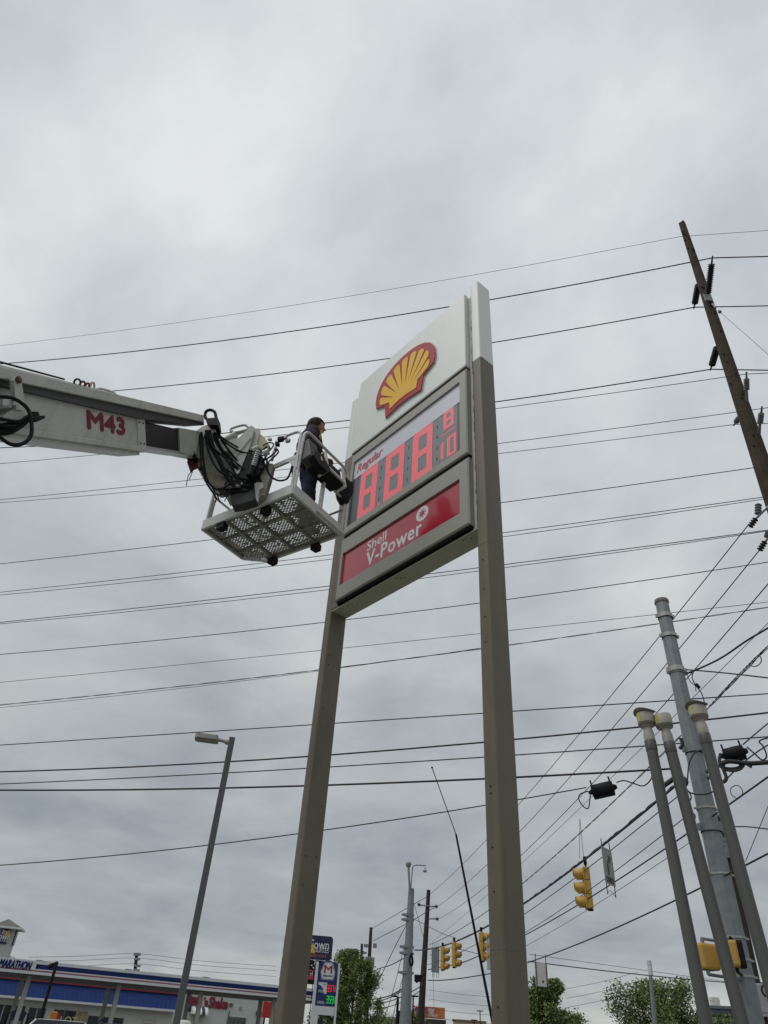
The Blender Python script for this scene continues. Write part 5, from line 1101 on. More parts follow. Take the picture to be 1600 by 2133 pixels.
# more far poles
def simple_pole(lab, top, basepx, D, r0, r1, m, gear=()):
    a = at(*top, D); b_ = at(*basepx, D); t = thing('utility_pole', lab, 'utility pole', Vector((b_.x, b_.y, 0)), 'utility poles'); mb = MB(); mb.tube([Vector((b_.x, b_.y, 0)), b_, a], [r0 * 1.05, r0, r1], 8); mb.build('shaft', m, t)
    for (px, py, l, w_) in gear: mb = MB(frame(at(px, py, D - .3), Vector((1, 0, 0)), Vector((0, 1, 0)), ZUP)); mb.box((0, 0, 0), (l, .25, w_), .03); mb.build('pole_hardware', M_galv, t)
    return t
simple_pole('far brown pole with transformer cans right of the leafy tree', (773, 1932), (762, 2133), 85, .26, .17, M_wood, ((766, 2004, .55, .9), (775, 2005, .5, .9), (763, 1970, .5, .3), (781, 1970, .4, .4)))
simple_pole('far dark pole tip standing behind the leafy tree', (754, 1966), (748, 2133), 105, .25, .17, M_wood2, ((760, 1985, .5, .25), (745, 1988, .5, .25)))
simple_pole('far pole standing behind the neighbouring canopy at left', (285, 1986), (270, 2133), 130, .30, .24, M_wood2, ((286, 1988, 1.0, .4), (286, 1998, .9, .3), (286, 2012, 1.0, .3), (284, 2021, 1.0, .3)))
simple_pole('slim pale pole with a white top in front of the loose tree', (1353, 2010), (1364, 2133), 40, .10, .07, M_galv)
tp = at(1354, 2016, 40); mb = MB(); mb.tube([tp + ZUP * .28, tp - ZUP * .28], .10, 8); single(mb, 'pole_sleeve', mat('white_sleeve', (.6, .6, .6), .4), 'white sleeve fitted over the slim pole top', 'sleeve', tp)
def far_wire(lab, pxs, D, r, m=M_wire2, g='far wires at the crossing'):
    pts = bez([at(x, y, D[i] if isinstance(D, (list, tuple)) else D) for i, (x, y) in enumerate(pxs)], 7); mb = MB(); mb.tube(pts, r, 5); return single(mb, 'overhead_wire', m, lab, 'wire', pts[len(pts) // 2], g)
FW = [('far wire sloping from the wooden pole top toward the left', [(893, 1866), (856, 1887), (820, 1908), (776, 1934)], [63, 60, 70, 85], .025),
      ('far wire from the upper crossarm toward the brown pole', [(905, 1890), (858, 1918), (820, 1938), (777, 1960)], [63, 62, 70, 85], .028),
      ('far guy from the strain pole band slanting steeply down left', [(854, 1912), (820, 1978), (795, 2030), (770, 2075)], 50, .022),
      ('second far guy slanting steeply beside the first', [(854, 1925), (835, 2000), (820, 2060), (805, 2110)], 50, .018),
      ('third steep far guy nearer to the strain pole', [(851, 1980), (838, 2040), (825, 2090), (815, 2133)], 50, .018),
      ('far cable sagging from strain pole to the brown pole', [(852, 1990), (815, 2010), (790, 2018), (772, 2028)], [50, 62, 74, 85], .035),
      ('sagging far cable at the height of the lowest clamp', [(846, 2055), (815, 2073), (790, 2080), (772, 2082)], [50, 62, 74, 85], .045),
      ('second sagging far cable just under the first', [(846, 2060), (812, 2078), (795, 2084), (772, 2088)], [50, 62, 74, 85], .035),
      ('lower sagging far cable crossing the short black lamp', [(884, 2050), (846, 2072), (810, 2086), (772, 2092)], [63, 62, 70, 85], .035),
      ('lowest sagging far cable near the billboard', [(884, 2058), (842, 2085), (805, 2098), (772, 2100)], [63, 62, 70, 85], .028),
      ('far cable from wooden pole sagging right behind the whip antenna', [(891, 2042), (920, 2042), (960, 2038), (1022, 2028), (1060, 2020)], 60, .035),
      ('far cable joining the wooden pole to the signals', [(892, 2020), (920, 2014), (960, 2006), (1000, 1990), (1050, 1966)], 60, .035),
      ('thin far wire crossing from strain pole to the far signals', [(858, 1912), (885, 1926), (920, 1944), (950, 1954)], 50, .015),
      ('thin far wire falling from strain pole to the wooden pole', [(860, 1875), (870, 1908), (880, 1945), (888, 1970)], 50, .014),
      ('far level cable left of the hidden signal', [(895, 1990), (930, 1975), (960, 1978), (1000, 1988), (1050, 1998)], 55, .02),
      ('thin plumb line with weights hanging below the small grey sign', [(902, 2010), (903, 2055), (904, 2085), (904, 2100)], 38, .008)]
for k, y in enumerate((2062, 2081, 2100, 2118)): FW.append((('highest', 'second', 'third', 'lowest')[k] + ' of the faint distant wires right of the wooden pole', [(893, y), (940, y + 7), (1000, y + 13), (1080, y + 19)], 120, .022))
for k, y in enumerate((1992, 2001, 2013)): FW.append((('highest', 'middle', 'lowest')[k] + ' of the faint distant wires above the neighbouring canopy', [(60, y + 2), (160, y), (285, y - 5), (420, y + 10), (575, y + 21)], 130, .025))
for k, y in enumerate((2030, 2050, 2069)): FW.append((('highest', 'middle', 'lowest')[k] + ' of the faint distant wires between the two right-hand trees', [(1180, y + 30), (1250, y + 16), (1310, y), (1330, y - 5)], 110, .022))
for lab, pxs, D, r in FW: far_wire(lab, pxs, D, r)
# short black lot lamp with a dark sign
p = at(829, 2076, 70); bl = thing('lot_light', 'short black lot light left of the distant strain pole', 'street light', Vector((p.x, p.y, 0))); mb = MB(); mb.tube([Vector((p.x, p.y, 0)), p], .11, 8); mb.build('pole', M_black, bl); mb = MB(frame(p, Vector((1, 0, 0)), Vector((0, 1, 0)), ZUP)); mb.box((-.25, 0, 0), (.5, .3, .12), .03); mb.build('lamp_head', M_black, bl)
p = at(836, 2120, 69); mb = MB(frame(p, Vector((1, 0, 0)), Vector((0, 1, 0)), ZUP)); mb.box((0, 0, 0), (.62 * 1.3, .3, .9), .02); mb.box((0, 0, -1.0), (.2, .2, 1.2)); single(mb, 'roadside_sign', M_black, 'dark roadside sign at the foot of the short black light', 'sign', p)
# ------------------------------------------------------------ neighbouring fuel station
M_cw = mat('canopy_white', (.62, .63, .66), .5, var=.06); M_cblue = mat('fascia_blue', (.006, .020, .105), .5, var=.08, spec=.25); M_cred = mat('fascia_red', (.28, .09, .13), .5, var=.06)
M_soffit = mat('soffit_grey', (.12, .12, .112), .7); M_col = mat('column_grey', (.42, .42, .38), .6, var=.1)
cA, cB = at(0, 1993, 66), at(640, 2058.5, 70)
czt = (cA.z + cB.z) / 2
cdir = Vector((cB.x - cA.x, cB.y - cA.y, 0)).normalized(); cback = Vector((-cdir.y, cdir.x, 0))
CO = Vector((cA.x, cA.y, 0)) - cdir * 9; CLEN = (Vector((cB.x, cB.y, 0)) - CO).length + 2.0; CDEP = 7.5
CNF = frame(CO, cdir, -cback, ZUP)  # x along, -y away; front face at y=0 looks to +y
CNF = frame(CO, cdir, cback, ZUP)
can = thing('fuel_canopy', 'long fuel canopy with blue and red striped white fascia across the road', 'canopy', CO)
h0 = czt; hh = [(.0, .20, M_cw, 'fascia_top'), (.20, .50, M_cblue, 'fascia_blue_stripe'), (.50, .575, M_cw, 'fascia_strip'), (.575, .665, M_cred, 'fascia_red_stripe'), (.665, .84, M_cw, 'fascia_strip')]
lx1 = (at(0, 2011, 66) - CO).dot(cdir); lx2 = (at(76, 2019, 66.4) - CO).dot(cdir)
for (a, b_, m, nm) in hh:
    mb = MB(CNF)
    if nm == 'fascia_blue_stripe':
        mb.box((lx2 + (CLEN - lx2) / 2, CDEP / 2, h0 - (a + b_) / 2), (CLEN - lx2, CDEP, b_ - a)); mb.mi = 1
        mb.box((lx2 / 2 - .05, CDEP / 2, h0 - (a + b_) / 2), (lx2 - .1, CDEP - .02, b_ - a)); mb.build(nm, [m, M_cw], can)
    else: mb.box((CLEN / 2, CDEP / 2, h0 - (a + b_) / 2), (CLEN, CDEP + (.01 if m is M_cred else 0), b_ - a)); mb.build(nm, m, can)
LTF = frame(CO, cdir, ZUP, -cback)
text_mb('MARATHON', LTF @ Matrix.Translation(((lx1 + lx2) / 2 - .25, h0 - .36, .012)), w=lx2 - lx1 - .35, h=.50, depth=.02, shear=.18, bold=.05).build('fascia_lettering', M_cblue, can)
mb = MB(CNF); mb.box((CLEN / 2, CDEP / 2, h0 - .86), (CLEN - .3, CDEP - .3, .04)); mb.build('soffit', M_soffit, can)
mb = MB(CNF)
for px in (76, 266, 436): x = (at(px, 2020, 68) - CO).dot(cdir); mb.box((x, 1.0, h0 + .05), (.5, .4, .1))
mb.build('roof_vent', M_soffit, can)
for k, px in enumerate((57, 249, 423, 575)):
    d = ray(px, 2050); xx = None
    for row, yy in enumerate((1.6, 5.6)):
        # column along the canopy where the ray crosses this row
        P0 = CO + cback * yy; p = onp(px if row == 0 else px - (13, 20, 25, 27)[k], 2050, P0, cback); x = (p - CO).dot(cdir)
        mb = MB(CNF); mb.box((x, yy, (h0 - .88) / 2), (.32, .32, h0 - .88), .03); mb.build('column', M_col, can)
M_pumpb = mat('pump_dark', (.04, .04, .05), .5); M_pumpl = mat('pump_blue', (.015, .03, .12), .4)
for k, px in enumerate((40, 233, 408)):
    p = onp(px - 4, 2120, CO + cback * 3.6, cback); o = Vector((p.x, p.y, 0.02)); pf_ = frame(o, cdir, cback, ZUP)
    t = thing('fuel_pump', ('fuel pump below the leftmost canopy columns', 'fuel pump below the second canopy columns', 'fuel pump below the third canopy columns')[k], 'fuel pump', o, 'fuel pumps under the canopy')
    mb = MB(pf_); mb.box((0, 0, .09), (2.2, 1.2, .18), .04); mb.build('island', kerbm, t)
    mb = MB(pf_); mb.box((0, 0, 1.0), (.95, .55, 1.64), .04); mb.build('cabinet', M_pumpb, t); mb = MB(pf_); mb.box((0, 0, 2.02), (1.05, .6, .38), .04); mb.build('topper', M_pumpl, t)
    for s_ in (-1, 1):
        mb = MB(pf_); mb.tube(bez([(s_ * .52, 0, 2.1), (s_ * .75, -.1, 1.9), (s_ * .72, -.1, 1.0), (s_ * .55, -.1, .9), (s_ * .5, -.1, 1.3)], 5), .03, 6); mb.build('hose', M_black, t)
        mb = MB(pf_); mb.box((s_ * .2, -.285, 1.45), (.3, .02, .35)); mb.build('screen', mat('pump_screen', (.3, .33, .33), .3), t)
# store with the blue mansard
sA, sB = at(0, 2044, 84), at(372, 2074, 86)
sdir_ = cdir; sback = cback; SO = at(-60, 2045, 84); SO = Vector((SO.x, SO.y, 0)); SLEN = (onp(373, 2080, SO, cback) - SO).dot(cdir)
STF = frame(SO, cdir, cback, ZUP)
zt_ = onp(150, 2051, SO, cback).z; zb_ = onp(150, 2085.5, SO, cback).z
store = thing('store_building', 'low store with blue ribbed mansard roof behind the canopy columns', 'building', SO)
M_mans = mat('mansard_blue', (.013, .042, .19), .5, var=.12, scale=1, spec=.3); M_mred = mat('mansard_red', (.20, .025, .03), .5); M_swall = mat('store_wall', (.56, .56, .53), .8, var=.12, scale=1.2, streak=.15)
mb = MB(STF); mb.box((SLEN / 2, 5 + .5, zb_ / 2), (SLEN - .2, 9.5, zb_)); wl = mb.build('wall', M_swall, store)
mb = MB(STF); mb.add([(0, 0, zb_), (SLEN, 0, zb_), (SLEN, .5, zt_), (0, .5, zt_), (0, 10, zb_), (SLEN, 10, zb_), (SLEN, 10, zt_), (0, 10, zt_)], [(0, 1, 2, 3), (4, 7, 6, 5), (1, 5, 6, 2), (0, 3, 7, 4), (3, 2, 6, 7)]); rf = mb.build('mansard', M_mans, store)
nr = int(SLEN / .42)
ribm = MB(STF); ribm.add([(0, -.02, zb_), (.05, -.02, zb_), (.05, .5, zt_ - .02), (0, .5, zt_ - .02), (0, -.06, zb_), (.05, -.06, zb_), (.05, .46, zt_ - .02), (0, .46, zt_ - .02)], [(4, 5, 6, 7), (0, 4, 7, 3), (1, 2, 6, 5)]); r0 = ribm.build('seam_rib', M_mans, rf)
for k in range(1, nr):
    r = r0.copy(); COL.objects.link(r); r.location = r0.location + cdir * (.42 * k)
mb = MB(STF); mb.box((SLEN / 2, .45, zt_ + .10), (SLEN + .1, .3, .22)); mb.build('ridge_trim', M_mred, rf)
mb = MB(STF); mb.box((SLEN / 2, .05, zb_ - .08), (SLEN + .1, .3, .18)); mb.build('eave_trim', M_cw, rf)
M_glass = mat('dark_glass', (.018, .022, .025), .12, var=.5, scale=2.5)
def st_x(px): return (onp(px, 2110, SO, cback) - SO).dot(cdir)
M_swf = mat('window_frame_white', (.5, .5, .5), .5)
def opening(px0, px1, z0, z1, nm, panes=1, m=None, parent=store):
    x0, x1 = st_x(px0), st_x(px1); mb = MB(STF); mb.box(((x0 + x1) / 2, .735, (z0 + z1) / 2), (x1 - x0 + .16, .06, z1 - z0 + .16)); w_ = mb.build(nm, M_swf, parent)
    for k in range(panes):
        a, b_ = x0 + (x1 - x0) * k / panes + .04, x0 + (x1 - x0) * (k + 1) / panes - .04
        mb = MB(STF); mb.box(((a + b_) / 2, .70, (z0 + z1) / 2), (b_ - a, .04, z1 - z0)); mb.build('pane', m or M_glass, w_)
    return w_
opening(-30, 22, 1.0, 2.75, 'window', 3); opening(26, 52, 1.0, 2.75, 'window', 2); opening(58, 96, .1, 2.7, 'door', 2); opening(112, 136, .9, 2.7, 'window', 1)
w_ = opening(136, 161, 1.0, 2.7, 'window', 1); opening(163, 185, .9, 2.7, 'poster_window', 2, mat('tan_poster', (.34, .27, .12), .6, var=.5, scale=3)); opening(187, 264, 1.0, 2.45, 'window', 2)
xm = (st_x(136) + st_x(161)) / 2; WF = frame(SO, cdir, ZUP, -cback)
text_mb('LOT', WF @ Matrix.Translation((xm, 1.95, -.675)), w=1.5, h=.6, depth=.01, bold=.02).build('window_lettering', mat('pale_yellow_neon', (.6, .55, .3), .5), w_)
mb = MB(WF); xm2 = st_x(122)
mb.box((xm2, 2.2, -.665), (.55, .5, .02)); mb.box((xm2 - .1, 1.6, -.665), (.4, .3, .02)); mb.build('red_notice', mat('red_notice', (.4, .03, .05), .5), wl)
# round pizza sign on the right-hand wall
x0, x1 = st_x(303), st_x(332); mb = MB(STF); mb.box(((x0 + x1) / 2, .72, 1.55), (x1 - x0, .08, 1.9)); bz = mb.build('poster_board', mat('board_grey', (.42, .43, .42), .6), store)
mb = MB(STF); mb.box(((x0 + x1) / 2, .67, 1.60), ((x1 - x0) * .8, .04, 1.5)); mb.build('poster', mat('poster_pale', (.55, .5, .5), .6), bz)
for k, (tx, m, zz) in enumerate((('HUNT', M_mred, 2.02), ('BROTHERS', mat('ink_green', (.02, .05, .04), .5), 1.62), ('PIZZA', M_mred, 1.2))):
    mb = MB(STF); mb.box(((x0 + x1) / 2, .645, zz), ((x1 - x0) * (.62, .78, .62)[k], .03, .36)); b2 = mb.build('poster_band', m, bz)
    text_mb(tx, WF @ Matrix.Translation(((x0 + x1) / 2, zz, -.628)), w=(x1 - x0) * (.45, .66, .5)[k], h=.24, depth=.005, bold=.03).build('poster_lettering', M_cw, b2)
for px in (3, 15, 167, 227, 270, 282): 
    x = st_x(px); mb = MB(STF); mb.box((x, 4, zt_ + .35), (.5, .5, .5)); mb.build('roof_unit', M_soffit, rf)
# low black lot light in front
p = at(119, 2004, 58); t = thing('lot_light', 'short black angled-arm light in front of the neighbouring canopy', 'street light', Vector((p.x, p.y, 0)))
mb = MB(); mb.tube([Vector((p.x, p.y, 0)), p], .10, 8); mb.build('pole', M_black, t); mb = MB(); mb.tube([at(119, 2005.5, 58), at(114, 2008, 58.2), at(104, 2013, 58.6)], [.08, .12, .16], 6); mb.build('lamp_head', M_black, t)
b_ = at(111, 2117, 57.6); mb = MB(frame(b_, cdir, cback, ZUP)); mb.box((0, 0, 0), (.42, .2, .48), .05); mb.box((0, 0, -.7), (.1, .1, .95)); single(mb, 'pole_sign', mat('orange_sign', (.50, .20, .02), .5), 'small orange sign at the foot of the black light', 'sign', b_)
# ------------------------------------------------------------ burger restaurant behind
def bld_frame(px0, px1, D): a, b_ = at(px0, 2120, D), at(px1, 2120, D); a.z = b_.z = 0; return a, (b_ - a).length
ro, rl = bld_frame(360, 553, 118); RF = frame(ro, cdir, cback, ZUP); rl = (onp(551, 2120, ro, cback) - ro).dot(cdir)
def r_x(px): return (onp(px, 2100, ro, cback) - ro).dot(cdir)
def r_z(py, px=450): return onp(px, py, ro, cback).z
rest = thing('restaurant', 'white restaurant with red script lettering seen under the canopy', 'building', ro)
M_rw = mat('restaurant_white', (.55, .56, .55), .75, var=.1, streak=.1); rzt = r_z(2071)
mb = MB(RF); mb.box((rl / 2, 6, rzt / 2), (rl, 12, rzt)); mb.build('wall', M_rw, rest); mb = MB(RF); mb.box((rl / 2, 6, rzt + .12), (rl + .3, 12.3, .24)); mb.build('parapet', M_soffit, rest)
RWF = frame(ro, cdir, ZUP, -cback); M_rr = mat('script_red', (.22, .012, .03), .4)
def serif(body, cx, cz, w_, h_, nm):
    mb = text_mb(body, RWF @ Matrix.Translation((cx, cz, .01)), w=w_, h=h_, depth=.12, bold=.05); return mb.build(nm, M_rr, rest)
xa, xb, xc, xd = r_x(386), r_x(418), r_x(431), r_x(473); zc2 = r_z(2086)
serif('Steak', (xa + xb) / 2, zc2 + .05, xb - xa, 1.25, 'wall_lettering'); serif("'n", (r_x(422) + xc) / 2, r_z(2086.5, 426), xc - r_x(423), 1.0, 'wall_lettering'); serif('Shake', (r_x(434) + xd) / 2, r_z(2089.5, 455), xd - r_x(434), 1.2, 'wall_lettering')
M_aw, M_ab = mat('awning_white', (.62, .62, .62), .7), mat('awning_black', (.02, .022, .05), .7)
for k, px in enumerate((398, 404.5, 411, 417.5, 424)):
    x0, x1 = r_x(px), r_x(px + 6.5); n = 6; zt2, zb2 = r_z(2097, 415), r_z(2114, 415); vs = []
    for j in range(n + 1): a = math.pi / 2 * j / n; y = -1.6 * (1 - math.cos(a)) if False else -1.6 * math.sin(a); z = zb2 + (zt2 - zb2) * math.cos(a); vs += [(x0, y, z), (x1, y, z)]
    mb = MB(RF); mb.add(vs, [(2 * j, 2 * j + 1, 2 * j + 3, 2 * j + 2) for j in range(n)]); mb.add([vs[2 * j] for j in range(n + 1)] + [(x0, 0, zb2)], [tuple(range(n + 2))]); mb.add([vs[2 * j + 1] for j in range(n + 1)] + [(x1, 0, zb2)], [tuple(range(n + 2))]); mb.build('awning_stripe', M_aw if k % 2 == 0 else M_ab, rest)
mb = MB(RF); x0, x1 = r_x(478), r_x(517); mb.box(((x0 + x1) / 2, -.03, r_z(2127, 500)), (x1 - x0, .08, .9)); wd = mb.build('window', M_swf, rest)
mb = MB(RF); mb.box(((x0 + x1) / 2, -.08, r_z(2127, 500)), (x1 - x0 - .2, .06, .8)); mb.build('pane', mat('busy_glass', (.10, .12, .11), .3, var=.9, scale=2), wd)
mb = MB(RF); x0, x1 = r_x(385), r_x(470); mb.box(((x0 + x1) / 2, -.03, 1.5), (x1 - x0, .08, 2.6)); wd = mb.build('window', M_swf, rest)
for k in range(8): a = x0 + (x1 - x0) * k / 8 + .1; mb = MB(RF); mb.box((a + (x1 - x0) / 16 - .1, -.08, 1.5), ((x1 - x0) / 8 - .2, .06, 2.4)); mb.build('pane', mat('busy_glass', (.10, .12, .11), .3), wd)
mb = MB(RF); mb.tube([(r_x(479), -.1, r_z(2105, 479)), (r_x(477), -.1, 1.8)], .07, 6); mb.box((r_x(480), -.12, r_z(2093, 480)), (.45, .2, .4)); mb.build('service_mast', M_soffit, rest)
mb = MB(RF); mb.box((r_x(501), -.06, r_z(2100, 501)), (.4, .12, .4)); mb.build('wall_box', M_lamp, rest)
for px in (397, 540):
    mb = MB(RF @ frame(Vector((r_x(px), -.1, r_z(2100 if px < 500 else 2111, px))), Vector((1, 0, 0)), Vector((0, 0, 1)), Vector((0, -1, 0)))); mb.lathe([(0, 0), (.42, 0), (.42, .12), (0, .14)], 14); mb.build('wall_disc', M_ab, rest)
mb = MB(RF); mb.box((r_x(534), -.05, 1.55), (r_x(539) - r_x(530), .1, 2.2)); mb.build('red_door', mat('maroon_door', (.12, .01, .02), .5), rest)
# red banner by the road
p = at(562, 2120, 100); t = thing('red_banner', 'upright red panel with pale curved edge beside the left sign post', 'banner', Vector((p.x, p.y, 0)))
bf_ = frame(Vector((p.x, p.y, 0)), cdir, ZUP, -cback); zt3 = onp(562, 2087, p, cback).z; zb3 = onp(562, 2121, p, cback).z
mb = MB(bf_); mb.box((0, (zt3 + zb3) / 2, -.1), (1.9, zt3 - zb3, .2)); mb.build('panel', mat('banner_red', (.42, .02, .015), .5), t)
mb = MB(bf_); mb.prism([(.25, zt3 - .05), (.92, zt3 - .05), (.92, zb3 + 1.2), (.80, zb3 + 1.2), (.68, zt3 - .9)], .001, .02); mb.build('pale_curve', mat('banner_pink', (.65, .25, .2), .5), t)
for s_ in (-.6, .6): mb = MB(bf_); mb.box((s_, zb3 / 2, -.1), (.15, zb3, .15)); mb.build('leg', M_black, t)
# ------------------------------------------------------------ hotel with tower, hotel road sign
ho = at(18, 1950, 112); hd_ = vec(12); hb = Vector((-hd_.y, hd_.x, 0)); HO_ = Vector((ho.x, ho.y, 0)); HF = frame(HO_, hd_, hb, ZUP)
hz = lambda py, px=18: onp(px, py, HO_, hb).z
hx_ = lambda px, py=1950: (onp(px, py, HO_, hb) - HO_).dot(hd_)
hotel = thing('hotel', 'hotel with square roof tower carrying a dark blue sign', 'building', HO_)
M_hw = mat('hotel_wall', (.42, .42, .41), .8, var=.08); M_shing = mat('grey_shingle', (.15, .145, .125), .9, var=.3, scale=2)
ze, zp = hz(1931), hz(1912.5); tw = hx_(31.5, 1940) - hx_(-4, 1940); x1 = hx_(31.5, 1940); xc_ = x1 - tw / 2; zbse = hz(1984)
mb = MB(HF); mb.box((xc_, tw / 2, (ze + 0) / 2), (tw, tw, ze)); mb.build('tower', M_hw, hotel)
e2 = tw / 2 + .75; mb = MB(HF); mb.add([(xc_ - e2, tw / 2 - e2, ze), (xc_ + e2, tw / 2 - e2, ze), (xc_ + e2, tw / 2 + e2, ze), (xc_ - e2, tw / 2 + e2, ze), (xc_ - .4, tw / 2, zp)], [(0, 1, 4), (1, 2, 4), (2, 3, 4), (3, 0, 4), (3, 2, 1, 0)]); rr_ = mb.build('tower_roof', M_shing, hotel)
mb = MB(HF); mb.box((xc_, tw / 2, ze - .1), (2 * e2, 2 * e2, .2)); mb.build('eave', M_cw, rr_)
M_navy2 = mat('sign_navy', (.010, .012, .055), .35, var=.05)
zs0, zs1 = hz(1967), hz(1934); mb = MB(HF); mb.box((xc_ - .1, -.08, (zs0 + zs1) / 2), (tw - .9, .14, zs1 - zs0)); hs_ = mb.build('sign_panel', M_navy2, hotel)
mb = MB(HF); mb.box((x1 + .08, tw / 2, (zs0 + zs1) / 2), (.14, tw - .9, zs1 - zs0)); mb.build('sign_panel', M_navy2, hotel)
HWF = frame(HO_, hd_, ZUP, -hb); M_gold = mat('gold', (.65, .38, .06), .4)
text_mb('In', HWF @ Matrix.Translation((hx_(7.5), hz(1942), .155)), h=.56, depth=.03, bold=.02).build('sign_lettering', M_white_l, hs_); text_mb('Town', HWF @ Matrix.Translation((hx_(6), hz(1951.5), .155)), h=.56, depth=.03, bold=.02).build('sign_lettering', M_white_l, hs_); text_mb('SUITES', HWF @ Matrix.Translation((hx_(6), hz(1959), .155)), h=.36, depth=.03).build('sign_lettering', M_white_l, hs_)
mb = MB(HWF @ Matrix.Translation((hx_(15.5), hz(1943.5), .155))); mb.prism([(-.4, -.3), (.4, -.3), (.15, .1), (.05, .45), (-.15, .1)], 0, .03); mb.build('flame_mark', M_gold, hs_)
mb = MB(HF); zr = hz(1986); xr = hx_(37, 1990)
mb.add([(xr - 30, -1.5, zr - 1.6), (xr, -1.5, zr - 1.6), (xr, 12, zr - 1.6), (xr - 30, 12, zr - 1.6), (xr - 30, 5, zr + 1.0), (xr - 1.2, 5, zr)], [(0, 1, 5, 4), (1, 2, 5), (2, 3, 4, 5), (3, 0, 4), (3, 2, 1, 0)]); mb.build('main_roof', M_shing, hotel)
mb = MB(HF); mb.box((xr - 15, 5, (zr - 1.6) / 2), (29, 12.5, zr - 1.6)); mb.build('wall', M_hw, hotel)
mb = MB(HF); gx = hx_(32, 1990); mb.prism([(0, 0), (1, 0), (.5, .6)], 0, .01) if False else mb.add([(gx - 1.2, -1.9, zr - 1.7), (gx + .9, -1.9, zr - 1.7), (gx - .1, -1.9, zr - .35), (gx - 1.2, 3, zr - 1.7), (gx + .9, 3, zr - 1.7), (gx - .1, 3, zr - .35)], [(0, 1, 2), (0, 2, 5, 3), (1, 4, 5, 2)]); mb.build('gable', M_cw, hotel)
mb = MB(HF); mb.add([(gx - .85, -1.93, zr - 1.62), (gx + .55, -1.93, zr - 1.62), (gx - .12, -1.93, zr - .72)], [(0, 1, 2)]); mb.build('gable_panel', M_hw, hotel)
# hotel road sign, half hidden by the left post
p = at(672, 1975, 82); hxv = vec(4); t = thing('hotel_sign', 'dark blue hotel road sign half hidden by the left post', 'sign', Vector((p.x, p.y, 0)))
F3 = frame(Vector((p.x, p.y, 0)), hxv, ZUP, Vector((hxv.y, -hxv.x, 0))); nb = Vector((-hxv.y, hxv.x, 0)); z3 = lambda py, px=672: onp(px, py, p, nb).z; x3 = lambda px, py: (onp(px, py, p, nb) - p).dot(hxv)
xr1 = x3(693.5, 1965); xl1 = xr1 - 4.9; zt4, zb4 = z3(1949.5), z3(2000)
def cab(nm, x0, x1, z0, z1, m, r=.3): mb = MB(F3 @ Matrix.Translation(((x0 + x1) / 2, (z0 + z1) / 2, 0))); mb.prism(rrect(x1 - x0, z1 - z0, r, 4), -.4, 0); return mb.build(nm, m, t)
c1 = cab('sign_cabinet', xl1, xr1, zb4, zt4, M_navy2)
def txt(s, px0, px1, py, h, par, m=M_white_l, **k): x0, x1 = x3(px0, py), x3(px1, py); text_mb(s, F3 @ Matrix.Translation(((x0 + x1) / 2, z3(py, (px0 + px1) / 2), .002)), w=x1 - x0, h=h, depth=.03, **k).build('sign_lettering', m, par)
txt('Town', 643, 685.5, 1967.5, .74, c1); txt('SUITES', 656.5, 685, 1979.5, .42, c1); txt('EXTENDED STAY', 628, 680, 1990.5, .22, c1, mat('orange_letter', (.55, .15, .08), .5))
text_mb('In', F3 @ Matrix.Translation((x3(640, 1958), z3(1958), .002)), h=.8, depth=.03).build('sign_lettering', M_white_l, c1)
mb = MB(F3 @ Matrix.Translation((x3(651, 1976), z3(1976), .002))); mb.prism([(-.35, -.45), (.3, -.45), (.12, .1), (.02, .5), (-.15, .1)], 0, .03); mb.build('flame_mark', M_gold, c1)
c2 = cab('reader_board', xl1, x3(672, 2030), z3(2052), zb4 - .05, M_black, .05)
txt('-3', 648, 657, 2008, .75, c2); txt('al', 645, 651, 2029, .6, c2); mb = MB(F3); mb.box((x3(650, 2038), z3(2038), .02), (1.2, .35, .03)); mb.box((x3(650, 2025), z3(2024), .02), (.9, .15, .03)); mb.build('reader_block', mat('red_notice', (.4, .03, .05), .5), c2)
for q in (xl1 + 1, xr1 - 1): mb = MB(F3); mb.box((q, z3(2052) / 2, -.2), (.4, z3(2052), .3)); mb.build('leg', M_white, t)
# station price sign across the road
D = 60; p = at(678, 2060, D); hxv = vec(3); nb = Vector((-hxv.y, hxv.x, 0)); F4 = frame(Vector((p.x, p.y, 0)), hxv, ZUP, Vector((hxv.y, -hxv.x, 0))); z4 = lambda py, px=678: onp(px, py, p, nb).z; x4 = lambda px, py: (onp(px, py, p, nb) - p).dot(hxv)
t = thing('station_price_sign', 'blue arched price sign with red and green prices across the road', 'sign', Vector((p.x, p.y, 0)))
xl, xr = x4(661.5, 2040), x4(702, 2040); zb5 = z4(2096); zs5 = z4(2008); za = z4(2000.5)
top_ = [(xl + (xr - xl) * k / 10, zs5 + (za - zs5) * math.sin(math.pi * k / 10)) for k in range(11)]
mb = MB(F4); mb.prism([(xl, zb5), (xr, zb5)] + top_[::-1], -.25, 0); pan = mb.build('price_panel', mat('station_blue', (.008, .02, .12), .35, var=.06), t)
zleg = 0
for (a, b_) in ((xl - .22, xl - .02), (xr + .02, xr + .16)): mb = MB(F4); mb.box(((a + b_) / 2, (zs5 + .1) / 2, -.14), (b_ - a, zs5 + .1, .34)); mb.build('post', M_cw, t)
mb = MB(F4); mb.box(((xl + xr) / 2, zb5 - .26, -.14), (xr - xl, .5, .28)); mb.build('lower_band', M_cw, t)
mb = MB(F4); mb.box(((xl + xr) / 2, .25, -.14), (xr - xl + .4, .5, .5)); mb.build('plinth', kerbm, t)
mb = MB(F4); mb.box((xl - .30, zs5 / 2, -.16), (.05, zs5, .3)); mb.build('edge_trim', M_black, t)
ex, ez = (x4(669, 2022) + x4(701, 2022)) / 2 - .05, z4(2023.5, 685); EW = .36
